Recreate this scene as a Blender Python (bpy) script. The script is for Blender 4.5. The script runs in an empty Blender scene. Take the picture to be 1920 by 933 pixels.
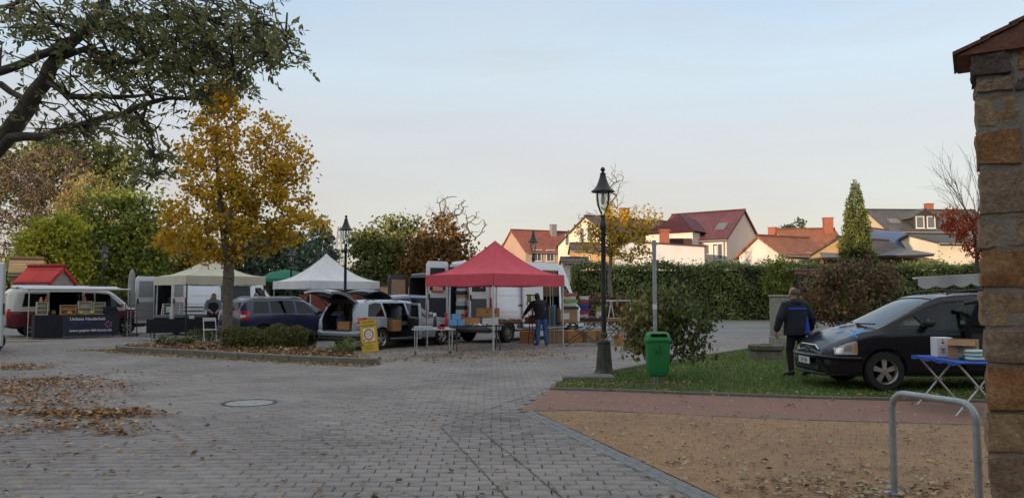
import bpy, bmesh, math, random
import numpy as np
from mathutils import Vector, Matrix
R = math.radians
random.seed(7); RNG = np.random.default_rng(7)
SC = bpy.context.scene
COL = SC.collection

# ------------------------------------------------------------------ camera
EYE = 1.55; FPX = 1443.0; PITCH = math.atan(91.5/FPX)
cam_d = bpy.data.cameras.new('camera'); cam = bpy.data.objects.new('camera', cam_d); COL.objects.link(cam)
cam.location = (0, 0, EYE); cam.rotation_euler = (R(90)+PITCH, 0, 0)
cam_d.sensor_width = 36; cam_d.lens = 36*FPX/1920; cam_d.clip_start = 0.05; cam_d.clip_end = 3000
SC.camera = cam

# ------------------------------------------------------------------ sky, sun, exposure
SUN_AZ = math.atan2(-0.60, -0.80); SUN_EL = R(6.0)        # low morning sun behind and left of the camera
w = bpy.data.worlds.new('World'); SC.world = w; w.use_nodes = True
nt = w.node_tree; N = nt.nodes; N.clear(); Lk = nt.links.new
out = N.new('ShaderNodeOutputWorld'); bg = N.new('ShaderNodeBackground'); bg.inputs[1].default_value = 0.1
sky = N.new('ShaderNodeTexSky'); sky.sky_type = 'NISHITA'; sky.sun_disc = False
sky.sun_elevation = SUN_EL; sky.sun_rotation = SUN_AZ; sky.air_density = 1.0; sky.dust_density = 1.2; sky.ozone_density = 1.0
tc = N.new('ShaderNodeTexCoord'); sep = N.new('ShaderNodeSeparateXYZ'); Lk(tc.outputs['Generated'], sep.inputs[0])
asn = N.new('ShaderNodeMath'); asn.operation = 'ARCSINE'; Lk(sep.outputs['Z'], asn.inputs[0])
mr = N.new('ShaderNodeMapRange'); mr.inputs['From Min'].default_value = 0; mr.inputs['From Max'].default_value = R(90); Lk(asn.outputs[0], mr.inputs[0])
# streaky thin high cloud
mp = N.new('ShaderNodeMapping'); mp.inputs['Scale'].default_value = (1.0, 1.0, 5.5); mp.inputs['Rotation'].default_value = (R(8), R(-6), 0)
Lk(tc.outputs['Generated'], mp.inputs[0])
nz = N.new('ShaderNodeTexNoise'); nz.inputs['Scale'].default_value = 1.7; nz.inputs['Detail'].default_value = 6; nz.inputs['Roughness'].default_value = 0.5
Lk(mp.outputs[0], nz.inputs['Vector'])
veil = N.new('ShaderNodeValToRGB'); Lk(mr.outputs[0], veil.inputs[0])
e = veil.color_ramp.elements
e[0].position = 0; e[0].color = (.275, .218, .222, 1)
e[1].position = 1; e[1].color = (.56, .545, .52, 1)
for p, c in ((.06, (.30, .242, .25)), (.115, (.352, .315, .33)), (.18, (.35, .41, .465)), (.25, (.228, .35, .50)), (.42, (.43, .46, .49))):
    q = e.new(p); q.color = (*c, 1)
cl = N.new('ShaderNodeValToRGB'); Lk(nz.outputs[0], cl.inputs[0])
cl.color_ramp.elements[0].position = .36; cl.color_ramp.elements[0].color = (0, 0, 0, 1)
cl.color_ramp.elements[1].position = .72; cl.color_ramp.elements[1].color = (1, 1, 1, 1)
cm = N.new('ShaderNodeMix'); cm.data_type = 'RGBA'; cm.blend_type = 'MIX'
sc_ = N.new('ShaderNodeMath'); sc_.operation = 'MULTIPLY'; sc_.inputs[1].default_value = .62; Lk(cl.outputs[0], sc_.inputs[0])
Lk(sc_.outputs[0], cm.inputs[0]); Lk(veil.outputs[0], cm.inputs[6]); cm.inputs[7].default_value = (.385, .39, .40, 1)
nz2 = N.new('ShaderNodeTexNoise'); nz2.inputs['Scale'].default_value = 2.6; nz2.inputs['Detail'].default_value = 7; nz2.inputs['Roughness'].default_value = .55; nz2.inputs['Distortion'].default_value = .4
mp2 = N.new('ShaderNodeMapping'); mp2.inputs['Scale'].default_value = (1.0, 1.0, 7.5); mp2.inputs['Rotation'].default_value = (R(-10), R(14), R(40)); Lk(tc.outputs['Generated'], mp2.inputs[0]); Lk(mp2.outputs[0], nz2.inputs['Vector'])
r2 = N.new('ShaderNodeMapRange'); r2.inputs['From Min'].default_value = .5; r2.inputs['From Max'].default_value = .72; r2.inputs['To Max'].default_value = .55; Lk(nz2.outputs[0], r2.inputs[0])
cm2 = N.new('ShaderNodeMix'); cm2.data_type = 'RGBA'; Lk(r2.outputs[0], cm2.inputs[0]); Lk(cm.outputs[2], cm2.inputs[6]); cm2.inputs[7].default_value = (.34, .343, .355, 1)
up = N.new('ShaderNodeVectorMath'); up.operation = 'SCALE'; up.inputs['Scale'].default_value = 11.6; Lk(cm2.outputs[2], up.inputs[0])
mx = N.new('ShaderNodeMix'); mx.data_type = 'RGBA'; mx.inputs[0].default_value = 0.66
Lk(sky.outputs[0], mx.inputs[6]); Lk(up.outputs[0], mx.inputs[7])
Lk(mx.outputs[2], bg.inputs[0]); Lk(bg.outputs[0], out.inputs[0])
sd = bpy.data.lights.new('sun', 'SUN'); sd.energy = 2.5; sd.angle = R(0.6); sd.color = (1.0, .76, .54)
sun = bpy.data.objects.new('sun', sd); COL.objects.link(sun)
SUNV = Vector((math.sin(SUN_AZ)*math.cos(SUN_EL), math.cos(SUN_AZ)*math.cos(SUN_EL), math.sin(SUN_EL)))
sun.rotation_euler = SUNV.to_track_quat('Z', 'Y').to_euler()
sun.location = SUNV*60
SC.view_settings.view_transform = 'Standard'; SC.view_settings.look = 'None'
SC.view_settings.exposure = 1.0; SC.view_settings.gamma = 1.0; SC.view_settings.use_curve_mapping = False
SC.render.engine = 'CYCLES'; SC.cycles.use_denoising = True
SC.cycles.max_bounces = 6; SC.cycles.transparent_max_bounces = 12; SC.cycles.caustics_reflective = False; SC.cycles.caustics_refractive = False

# ------------------------------------------------------------------ picture coordinates -> places in the world
_f = Vector((0, math.cos(PITCH), math.sin(PITCH))); _u = Vector((0, -math.sin(PITCH), math.cos(PITCH)))
def ray(u, v): return _f + Vector(((u-960)/FPX, 0, 0)) + _u*((466.5-v)/FPX)
def G(u, v, z=0.0):
    d = ray(u, v); t = (z-EYE)/d.z; return Vector((d.x*t, d.y*t, z))
def P(u, v, Y):
    d = ray(u, v); t = Y/d.y; return Vector((d.x*t, Y, EYE+d.z*t))
def XU(u, Y): return P(u, 558, Y).x
def ZV(v, Y): return P(960, v, Y).z

# ------------------------------------------------------------------ objects
def tag(o, label=None, cat=None, group=None, kind=None):
    if label: o['label'] = label
    if cat: o['category'] = cat
    if group: o['group'] = group
    if kind: o['kind'] = kind
    return o
def thing(name, label, cat, loc=(0, 0, 0), rz=0.0, group=None):
    o = bpy.data.objects.new(name, None); COL.objects.link(o); o.empty_display_size = .2
    o.location = loc; o.rotation_euler = (0, 0, rz); return tag(o, label, cat, group)
def link(name, me, mat=None, parent=None, smooth=None):
    o = bpy.data.objects.new(name, me); COL.objects.link(o)
    if mat is not None:
        for m in (mat if isinstance(mat, (list, tuple)) else [mat]): me.materials.append(m)
    if parent: o.parent = parent
    if smooth is not None: smooth_by(me, smooth)
    return o
def smooth_by(me, deg):
    me.polygons.foreach_set('use_smooth', [True]*len(me.polygons))
    try: me.set_sharp_from_angle(angle=R(deg))
    except Exception: pass

class MB:
    """collects shapes, builds one mesh object"""
    def __init__(s): s.v = []; s.f = []; s.m = []; s.T = Matrix()
    def at(s, loc=(0,0,0), rz=0, rx=0, ry=0):
        s.T = Matrix.Translation(loc) @ Matrix.Rotation(rz, 4, 'Z') @ Matrix.Rotation(ry, 4, 'Y') @ Matrix.Rotation(rx, 4, 'X'); return s
    def add(s, vs, fs, mi=0):
        b = len(s.v); s.v += [tuple(s.T @ Vector(p)) for p in vs]
        s.f += [tuple(b+i for i in f) for f in fs]; s.m += [mi]*len(fs); return s
    def box(s, c, sz, mi=0, rz=0, bev=0):
        x, y, z = sz[0]/2, sz[1]/2, sz[2]/2; M = Matrix.Rotation(rz, 3, 'Z'); c = Vector(c)
        if bev <= 0:
            vs = [c+M@Vector((sx*x, sy*y, sz_*z)) for sz_ in (-1,1) for sx,sy in ((-1,-1),(1,-1),(1,1),(-1,1))]
            return s.add(vs, [(3,2,1,0),(4,5,6,7),(0,1,5,4),(1,2,6,5),(2,3,7,6),(3,0,4,7)], mi)
        b = min(bev, x*.9, y*.9, z*.9); vs = []
        for zz, ins in ((-z,b),(-z+b,0),(z-b,0),(z,b)):
            X, Y = x-ins, y-ins; k = b*.6
            ring = [(-X+k,-Y),(X-k,-Y),(X,-Y+k),(X,Y-k),(X-k,Y),(-X+k,Y),(-X,Y-k),(-X,-Y+k)]
            vs += [c+M@Vector((p[0], p[1], zz)) for p in ring]
        fs = [tuple(range(7,-1,-1)), tuple(range(24,32))]
        for r in range(3):
            for i in range(8): fs.append((r*8+i, r*8+(i+1)%8, r*8+8+(i+1)%8, r*8+8+i))
        return s.add(vs, fs, mi)
    def b2(s, lo, hi, mi=0, bev=0):
        return s.box([(a+b)/2 for a,b in zip(lo,hi)], [abs(b-a) for a,b in zip(lo,hi)], mi, 0, bev)
    def tube(s, pts, r, n=8, mi=0, caps=True, flat=1.0):
        pts = [Vector(p) for p in pts]; k = len(pts)
        rs = r if isinstance(r, (list, tuple)) else [r]*k
        vs = []; fs = []; ref = None
        for i, p in enumerate(pts):
            d = (pts[min(i+1,k-1)]-pts[max(i-1,0)])
            d = d.normalized() if d.length > 1e-9 else Vector((0,0,1))
            if ref is None: ref = Vector((1,0,0)) if abs(d.x) < .8 else Vector((0,1,0))
            a = (ref - d*ref.dot(d)); a = a.normalized() if a.length > 1e-6 else d.orthogonal().normalized(); ref = a
            b = d.cross(a)
            for j in range(n):
                t = 2*math.pi*j/n; ra = rs[i]
                ra, rb = (ra if isinstance(ra, (list,tuple)) else (ra, ra*flat))
                vs.append(p + a*(ra*math.cos(t)) + b*(rb*math.sin(t)))
        for i in range(k-1):
            for j in range(n): fs.append((i*n+j, i*n+(j+1)%n, (i+1)*n+(j+1)%n, (i+1)*n+j))
        if caps: fs += [tuple(range(n-1,-1,-1)), tuple(range((k-1)*n, k*n))]
        return s.add(vs, fs, mi)
    def lathe(s, prof, n=16, mi=0, c=(0,0,0), axis='z', cap=True):
        vs = []; fs = []
        for r, z in prof:
            for j in range(n):
                t = 2*math.pi*j/n; x, y = r*math.cos(t), r*math.sin(t)
                q = {'z': (x,y,z), 'y': (x,z,-y), 'x': (z,x,y)}[axis]
                vs.append((q[0]+c[0], q[1]+c[1], q[2]+c[2]))
        k = len(prof)
        for i in range(k-1):
            for j in range(n): fs.append((i*n+j, i*n+(j+1)%n, (i+1)*n+(j+1)%n, (i+1)*n+j))
        if cap: fs += [tuple(range(n-1,-1,-1)), tuple(range((k-1)*n, k*n))]
        return s.add(vs, fs, mi)
    def prism(s, poly, h0, h1, axis='z', mi=0):
        n = len(poly)
        def q(a, b, h): return {'z': (a,b,h), 'y': (a,h,b), 'x': (h,a,b)}[axis]
        vs = [q(a,b,h0) for a,b in poly]+[q(a,b,h1) for a,b in poly]
        fs = [tuple(range(n-1,-1,-1)), tuple(range(n,2*n))]+[(i,(i+1)%n,n+(i+1)%n,n+i) for i in range(n)]
        return s.add(vs, fs, mi)
    def grid(s, fn, nu, nv, mi=0):
        vs = [fn(i/nu, j/nv) for j in range(nv+1) for i in range(nu+1)]
        fs = [(j*(nu+1)+i, j*(nu+1)+i+1, (j+1)*(nu+1)+i+1, (j+1)*(nu+1)+i) for j in range(nv) for i in range(nu)]
        return s.add(vs, fs, mi)
    def mesh(s, name='m'):
        me = bpy.data.meshes.new(name); me.from_pydata([tuple(p) for p in s.v], [], s.f); me.update()
        bm = bmesh.new(); bm.from_mesh(me)
        for f, m in zip(bm.faces, s.m): f.material_index = m
        bmesh.ops.recalc_face_normals(bm, faces=bm.faces); bm.to_mesh(me); bm.free(); return me
    def build(s, name, mat, parent=None, smooth=None): return link(name, s.mesh(name), mat, parent, smooth)

def copy_tree(o, parent=None):
    c = o.copy(); COL.objects.link(c); c.parent = parent
    for ch in o.children: copy_tree(ch, c)
    return c
def evald(o):
    dg = bpy.context.evaluated_depsgraph_get(); dg.update()
    return bpy.data.meshes.new_from_object(o.evaluated_get(dg))
def boolean(me, cutters, op='DIFFERENCE'):
    o = bpy.data.objects.new('tmp', me); COL.objects.link(o); tmp = [o]
    for c in cutters:
        k = bpy.data.objects.new('cut', c); COL.objects.link(k); tmp.append(k); k.hide_render = True
        m = o.modifiers.new('b', 'BOOLEAN'); m.operation = op; m.solver = 'EXACT'; m.object = k
    r = evald(o)
    for t in tmp: bpy.data.objects.remove(t)
    return r
def remesh(me, vox, smooth=6):
    o = bpy.data.objects.new('tmp', me); COL.objects.link(o)
    m = o.modifiers.new('r', 'REMESH'); m.mode = 'VOXEL'; m.voxel_size = vox
    if smooth:
        q = o.modifiers.new('s', 'SMOOTH'); q.iterations = smooth; q.factor = .5
    r = evald(o); bpy.data.objects.remove(o); return r
def text(name, s, size, mat, parent, loc, rot, align='CENTER', ext=.001, bold=0.0, sx=1.0):
    cu = bpy.data.curves.new(name, 'FONT'); cu.body = s; cu.size = size; cu.align_x = align; cu.align_y = 'CENTER'
    cu.extrude = ext; cu.offset = bold; cu.resolution_u = 3
    o = bpy.data.objects.new('tmp', cu); COL.objects.link(o); me = evald(o); bpy.data.objects.remove(o)
    k = link(name, me, mat, parent); k.location = loc; k.rotation_euler = rot; k.scale = (sx, 1, 1); return k
def fastmesh(name, V, F, lv=None):
    """V (n,3); F (m,k) all faces same size; lv per face"""
    me = bpy.data.meshes.new(name); V = np.asarray(V, np.float32); F = np.asarray(F, np.int32); m, k = F.shape
    me.vertices.add(len(V)); me.vertices.foreach_set('co', V.ravel())
    me.loops.add(m*k); me.loops.foreach_set('vertex_index', F.ravel())
    me.polygons.add(m); me.polygons.foreach_set('loop_start', np.arange(0, m*k, k, dtype=np.int32))
    me.polygons.foreach_set('loop_total', np.full(m, k, np.int32))
    if lv is not None:
        a = me.attributes.new('lv', 'FLOAT', 'FACE'); a.data.foreach_set('value', np.asarray(lv, np.float32))
    me.update(); me.validate(); return me

# ------------------------------------------------------------------ materials
MATS = {}
def pm(name, col, rough=.6, var=.12, scale=6.0, bump=0.0, bscale=40.0, metal=0.0, coat=0.0, spec=.5, dirt=None, dscale=2.0, damt=.5, emit=None, sheen=0):
    """procedural surface: base colour broken by noise, optional dirt patches and fine relief"""
    m = bpy.data.materials.new(name); m.use_nodes = True; nt = m.node_tree; n = nt.nodes; L = nt.links.new
    b = n['Principled BSDF']; b.inputs['Roughness'].default_value = rough; b.inputs['Metallic'].default_value = metal
    b.inputs['Coat Weight'].default_value = coat; b.inputs['Coat Roughness'].default_value = .08; b.inputs['Specular IOR Level'].default_value = spec
    tc = n.new('ShaderNodeTexCoord')
    nz = n.new('ShaderNodeTexNoise'); nz.inputs['Scale'].default_value = scale; nz.inputs['Detail'].default_value = 4; L(tc.outputs['Object'], nz.inputs['Vector'])
    mr = n.new('ShaderNodeMapRange'); mr.inputs['From Min'].default_value = .3; mr.inputs['From Max'].default_value = .7
    mr.inputs['To Min'].default_value = 1-var; mr.inputs['To Max'].default_value = 1+var; L(nz.outputs[0], mr.inputs[0])
    vm = n.new('ShaderNodeVectorMath'); vm.operation = 'SCALE'; vm.inputs[0].default_value = col; L(mr.outputs[0], vm.inputs['Scale'])
    last = vm.outputs[0]
    if dirt:
        d = n.new('ShaderNodeTexNoise'); d.inputs['Scale'].default_value = dscale; d.inputs['Detail'].default_value = 8; d.inputs['Roughness'].default_value = .65; L(tc.outputs['Object'], d.inputs['Vector'])
        r = n.new('ShaderNodeMapRange'); r.inputs['From Min'].default_value = .48; r.inputs['From Max'].default_value = .68; r.inputs['To Max'].default_value = damt; L(d.outputs[0], r.inputs[0])
        mx = n.new('ShaderNodeMix'); mx.data_type = 'RGBA'; L(r.outputs[0], mx.inputs[0]); L(last, mx.inputs[6]); mx.inputs[7].default_value = (*dirt, 1); last = mx.outputs[2]
    L(last, b.inputs['Base Color'])
    if bump > 0:
        k = n.new('ShaderNodeTexNoise'); k.inputs['Scale'].default_value = bscale; k.inputs['Detail'].default_value = 5; L(tc.outputs['Object'], k.inputs['Vector'])
        bp = n.new('ShaderNodeBump'); bp.inputs['Strength'].default_value = bump; bp.inputs['Distance'].default_value = .02; L(k.outputs[0], bp.inputs['Height']); L(bp.outputs[0], b.inputs['Normal'])
    if emit: b.inputs['Emission Color'].default_value = (*emit[0], 1); b.inputs['Emission Strength'].default_value = emit[1]
    MATS[name] = m; return m
def leafmat(name, stops, rough=.55, trans=.35, k=1.0):
    """leaf colours picked per leaf from the 'lv' attribute"""
    stops = [(p, tuple(min(.8, x*k) for x in c)) for p, c in stops]
    m = bpy.data.materials.new(name); m.use_nodes = True; nt = m.node_tree; n = nt.nodes; L = nt.links.new
    b = n['Principled BSDF']; b.inputs['Roughness'].default_value = rough; b.inputs['Specular IOR Level'].default_value = .3
    a = n.new('ShaderNodeAttribute'); a.attribute_name = 'lv'
    r = n.new('ShaderNodeValToRGB'); L(a.outputs['Fac'], r.inputs[0]); el = r.color_ramp.elements
    el[0].position = stops[0][0]; el[0].color = (*stops[0][1], 1); el[1].position = stops[-1][0]; el[1].color = (*stops[-1][1], 1)
    for p, c in stops[1:-1]: q = el.new(p); q.color = (*c, 1)
    L(r.outputs[0], b.inputs['Base Color'])
    t = n.new('ShaderNodeBsdfTranslucent'); L(r.outputs[0], t.inputs[0]); mx = n.new('ShaderNodeMixShader'); mx.inputs[0].default_value = trans
    L(b.outputs[0], mx.inputs[1]); L(t.outputs[0], mx.inputs[2]); L(mx.outputs[0], n['Material Output'].inputs[0]); return m
def glassmat(name, tint=(.16,.19,.20), refl=.9):
    m = bpy.data.materials.new(name); m.use_nodes = True; nt = m.node_tree; n = nt.nodes; L = nt.links.new; n.remove(n['Principled BSDF'])
    t = n.new('ShaderNodeBsdfTransparent'); t.inputs[0].default_value = (*tint, 1); g = n.new('ShaderNodeBsdfGlossy'); g.inputs['Roughness'].default_value = .03
    g.inputs[0].default_value = (refl, refl, refl, 1)
    fr = n.new('ShaderNodeLayerWeight'); pw = n.new('ShaderNodeMath'); pw.operation = 'POWER'; pw.inputs[1].default_value = 4.0; L(fr.outputs['Facing'], pw.inputs[0]); ma = n.new('ShaderNodeMath'); ma.operation = 'MULTIPLY_ADD'; ma.inputs[1].default_value = .75; ma.inputs[2].default_value = .045; L(pw.outputs[0], ma.inputs[0]); mx = n.new('ShaderNodeMixShader'); L(ma.outputs[0], mx.inputs[0]); L(t.outputs[0], mx.inputs[1]); L(g.outputs[0], mx.inputs[2])
    L(mx.outputs[0], n['Material Output'].inputs[0]); return m
GLASS = glassmat('car_glass'); GLASS_D = glassmat('dark_glass', (.10,.12,.12)); PANE = pm('window_pane', (.10,.11,.12), .08, .1, 1, spec=.9); CLEAR = glassmat('lamp_glass', (.82,.84,.82), .9)
BLACK = pm('black_plastic', (.02,.02,.021), .5); RUBBER = pm('rubber', (.018,.018,.018), .85, .2, 20); CHROME = pm('chrome', (.62,.62,.62), .22, .05, 3, metal=1)
ALLOY = pm('alloy', (.48,.46,.44), .35, .1, 8, metal=.8); INT = pm('car_interior', (.022,.023,.025), .85, .2); ALU = pm('aluminium', (.55,.56,.57), .38, .08, 10, metal=.85)
GALV = pm('galvanised_steel', (.36,.39,.41), .48, .16, 14, metal=.55, bump=.15, bscale=60); STEEL_D = pm('dark_steel', (.03,.03,.032), .5, .15); WHITE_P = pm('white_plastic', (.72,.72,.70), .5, .04)
CARD = pm('cardboard', (.36,.22,.11), .85, .12, 5); CARD2 = pm('orange_cardboard', (.42,.21,.085), .85, .14, 5); SKIN = pm('skin', (.45,.25,.17), .55, .06); PAPER = pm('paper_white', (.70,.70,.68), .8, .06)
WOODL = pm('pale_wood', (.50,.31,.15), .7, .15, 9); WOODB = pm('brown_wood', (.23,.11,.05), .7, .2, 9); RED_L = pm('tail_light_red', (.45,.01,.012), .15, .1, 12, coat=.6); CLEAR_L = pm('lamp_lens', (.55,.57,.58), .12, .12, 9, coat=.7)
BARK = pm('bark', (.15,.12,.09), .9, .3, 7, bump=.6, bscale=22); BARK_D = pm('dark_bark', (.075,.062,.05), .9, .3, 7, bump=.6, bscale=22); BARK_G = pm('grey_bark', (.16,.14,.12), .9, .25, 8, bump=.5)
# ================================================================== ground 
def inpoly(px, py, poly):
    px = np.asarray(px); py = np.asarray(py); ins = np.zeros(px.shape, bool); n = len(poly)
    for i in range(n):
        x0, y0 = poly[i][0], poly[i][1]; x1, y1 = poly[(i+1) % n][0], poly[(i+1) % n][1]
        c = ((y0 > py) != (y1 > py)) & (px < (x1-x0)*(py-y0)/((y1-y0) if y1 != y0 else 1e-9)+x0); ins ^= c
    return ins
def sheet(name, poly, z, mat, kind='structure', parent=None, sub=0):
    me = bpy.data.meshes.new(name); bm = bmesh.new(); f = bm.faces.new([bm.verts.new((p[0], p[1], z)) for p in poly])
    bmesh.ops.recalc_face_normals(bm, faces=bm.faces)
    if bm.faces[0].normal.z < 0: bmesh.ops.reverse_faces(bm, faces=bm.faces)
    bmesh.ops.triangulate(bm, faces=bm.faces); bm.to_mesh(me); bm.free()
    return tag(link(name, me, mat, parent), kind=kind)
EARTH = pm('earth', (.085,.075,.05), .95, .3, .4)
ground = sheet('ground', [(-900,-300),(900,-300),(900,1600),(-900,1600)], -.06, EARTH)

SE0 = G(1000,770); SE1 = G(1350,933); SE2 = SE0+(SE1-SE0)*1.7
SANDTOP = [G(1000,770), G(1100,769), G(1300,778), G(1500,787), G(1850,797)]
KERBL = [G(1031,730), G(1150,733), G(1290,739), G(1500,746), G(1700,751), G(1900,755)]
SANDP = SANDTOP+[Vector((9.5, SANDTOP[-1].y-.3, 0)), Vector((9.5, 1.5, 0)), Vector((SE2.x, 1.5, 0)), SE2]
PATHP = KERBL+[Vector((12, KERBL[-1].y-.2, 0)), Vector((12, SANDTOP[-1].y-.35, 0))]+SANDTOP[::-1]+[G(972,772)]
LAWNP = KERBL+[Vector((14, KERBL[-1].y-.3, 0)), Vector((27, 30, 0)), Vector((27, 49, 0)), Vector((20, 40, 0)), Vector((12.5, 30, 0)), G(1440,650), G(1300,672), G(1190,690), G(1100,708), G(1050,716)]
BEDF = [(-11.9,23.4), (-11.2,22.25), (-9.9,21.5), (-8.4,20.7), (-6.9,19.75), (-5.4,18.95), (-4.2,18.35), (-3.15,17.95)]
BEDB = [(-3.05,18.25), (-4.5,20.7), (-5.9,22.6), (-6.3,24.6), (-8.6,25.0), (-10.6,25.9), (-11.6,25.2), (-12.1,24.2)]
BEDP = BEDF+BEDB
OUTS = [SANDP, PATHP, LAWNP, BEDP]

def stone_mat():
    m = bpy.data.materials.new('paving_stone'); m.use_nodes = True; nt = m.node_tree; n = nt.nodes; L = nt.links.new; b = n['Principled BSDF']; b.inputs['Roughness'].default_value = .82
    a = n.new('ShaderNodeAttribute'); a.attribute_name = 'lv'; r = n.new('ShaderNodeValToRGB'); L(a.outputs['Fac'], r.inputs[0]); el = r.color_ramp.elements
    el[0].position = 0; el[0].color = (.165,.155,.145,1); el[1].position = 1; el[1].color = (.37,.315,.272,1)
    for p, c in ((.3,(.238,.216,.204)),(.55,(.272,.246,.232)),(.8,(.305,.265,.24))): q = el.new(p); q.color = (*c,1)
    g = n.new('ShaderNodeNewGeometry'); nz = n.new('ShaderNodeTexNoise'); nz.inputs['Scale'].default_value = 55; nz.inputs['Detail'].default_value = 5; L(g.outputs['Position'], nz.inputs['Vector'])
    n2 = n.new('ShaderNodeTexNoise'); n2.inputs['Scale'].default_value = .55; n2.inputs['Detail'].default_value = 4; L(g.outputs['Position'], n2.inputs['Vector'])
    ad = n.new('ShaderNodeMath'); ad.operation = 'ADD'; L(nz.outputs[0], ad.inputs[0]); L(n2.outputs[0], ad.inputs[1])
    mr = n.new('ShaderNodeMapRange'); mr.inputs['From Min'].default_value = .6; mr.inputs['From Max'].default_value = 1.4; mr.inputs['To Min'].default_value = .60; mr.inputs['To Max'].default_value = 1.38; L(ad.outputs[0], mr.inputs[0])
    vm = n.new('ShaderNodeVectorMath'); vm.operation = 'SCALE'; L(r.outputs[0], vm.inputs[0]); L(mr.outputs[0], vm.inputs['Scale']); L(vm.outputs[0], b.inputs['Base Color'])
    bp = n.new('ShaderNodeBump'); bp.inputs['Strength'].default_value = .35; bp.inputs['Distance'].default_value = .006; L(nz.outputs[0], bp.inputs['Height']); L(bp.outputs[0], b.inputs['Normal']); return m
STONE = stone_mat()
JOINT = pm('joint_sand', (.075,.07,.055), .95, .3, 3, dirt=(.06,.072,.036), dscale=.8, damt=.7)
paved = sheet('paved_square', [(-48,1.5),(48,1.5),(48,60),(-48,60)], -.016, JOINT)
SW, SD, GAP = .235, .160, .009
def stone_field(ang, y0, y1, test):
    c, s = math.cos(ang), math.sin(ang)
    rows = np.arange(int(y0/SD)-30, int(y1/SD)+30); cols = np.arange(-140, 141)
    rr, cc = np.meshgrid(rows, cols, indexing='ij')
    lx = (cc+.5*(rr % 2))*SW; ly = rr*SD
    X = (lx*c-ly*s).ravel(); Y = (lx*s+ly*c).ravel()
    k = (Y > y0) & (Y < y1) & (np.abs(X) < Y*.70+1.2) & test(X, Y)
    return X[k], Y[k]
_d = (SE1-SE0).normalized(); _nrm = Vector((-_d.y, _d.x, 0)); _nrm = _nrm if _nrm.x < 0 else -_nrm
SEANG = math.atan2(_d.y, _d.x)
# old band along the sand: right of the mossy joint (826,800)-(950,933) and below the joint (826,800)-(1029,726)
BA, BB, BC = G(826,800), G(950,933), G(1029,726)
BANDP = [BA, BB+(BB-BA)*.8, SE2, SE1, SE0, G(987,764), G(1029,730)]
def free(X, Y):
    k = np.ones(X.shape, bool)
    for p in OUTS: k &= ~inpoly(X, Y, p)
    return k
def off_line(X, Y, a, b):       # distance to line a-b
    d = (b-a).normalized(); return np.abs((X-a.x)*d.y-(Y-a.y)*d.x)
MAN = G(468,755)
main_t = lambda X, Y: free(X, Y) & ~inpoly(X, Y, BANDP) & ((X-MAN.x)**2+(Y-MAN.y)**2 > .43**2)
band_t = lambda X, Y: free(X, Y) & inpoly(X, Y, BANDP) & ((off_line(X, Y, SE0, SE1) > .19) | (Y > SE0.y+.1))
XA, YA = stone_field(R(1.5), 4.6, 31.5, main_t); XB, YB = stone_field(R(1.5), 4.6, 15, band_t)
SX = np.concatenate([XA, XB]); SY = np.concatenate([YA, YB]); SA = np.concatenate([np.full(len(XA), R(1.5)), np.full(len(XB), R(1.5))]); SB = np.concatenate([np.zeros(len(XA)), np.ones(len(XB))])
SY = SY+.010*np.sin(SX*1.1+SY*.3)+.006*np.sin(SX*2.7-SY*.9); SX = SX+.008*np.sin(SY*1.3)+.005*np.sin(SY*3.1+SX); SA = SA+RNG.normal(0, .008, len(SA))
def stone_verts(n, rng):
    """n stones about the origin: 8 corners, chamfered top, a little wavy and tilted"""
    hx, hy = SW/2-GAP/2, SD/2-GAP/2; cor = np.array([(-1,-1),(1,-1),(1,1),(-1,1)], float)
    V = np.zeros((n, 8, 3)); jit = rng.uniform(-.0035, .0035, (n, 4, 2))
    V[:, 4:, :2] = cor*[hx-.006, hy-.006]+jit; V[:, :4, :2] = cor*[hx, hy]+jit
    V[:, 4:, 2] = rng.uniform(-.003, .003, (n, 4))+rng.uniform(-.004, .003, (n, 1)); V[:, :4, 2] = V[:, 4:, 2]-.011
    W = V.copy(); W[:, :4] = V[:, :4]; return W
STF = np.array([(4,5,6,7),(0,1,5,4),(1,2,6,5),(2,3,7,6),(3,0,4,7)])
u_ = 960+FPX*SX/SY
inview = (u_ > 5) & (u_ < 1915) & (SY > 6.15)
order = np.argsort(np.where(inview, SY, 1e9)); near = order[:300]; rest = np.setdiff1d(np.arange(len(SX)), near)
V = stone_verts(len(rest), RNG); ca, sa = np.cos(SA[rest])[:, None], np.sin(SA[rest])[:, None]
V = np.stack([V[:,:,0]*ca-V[:,:,1]*sa+SX[rest][:, None], V[:,:,0]*sa+V[:,:,1]*ca+SY[rest][:, None], V[:,:,2]], -1)
F = (STF[None]+8*np.arange(len(rest))[:, None, None]).reshape(-1, 4)
lv = np.clip(RNG.normal(.50, .13, len(rest))-.25*SB[rest], 0, 1)
tag(link('paving_stones', fastmesh('paving_stones', V.reshape(-1, 3), F, np.repeat(lv, 5)), STONE, paved), kind='stuff')
SVAR = []
for i in range(12):
    vv = stone_verts(1, RNG)[0]; me = fastmesh('paving_stone', vv, STF, np.full(5, np.clip(RNG.normal(.50, .13), 0, 1))); me.materials.append(STONE); SVAR.append(me)
for j, i in enumerate(near):
    o = bpy.data.objects.new('paving_stone', SVAR[int(RNG.integers(12))]); COL.objects.link(o); o.parent = paved
    o.location = (SX[i], SY[i], 0); o.rotation_euler = (0, 0, SA[i]+(math.pi if RNG.random() < .5 else 0))
MOSS = pm('moss', (.085,.088,.05), .95, .35, 30, bump=.5)
_t = (BB-BA).normalized(); _s = Vector((_t.y, -_t.x, 0)); _s = _s if _s.x > 0 else -_s
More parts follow.
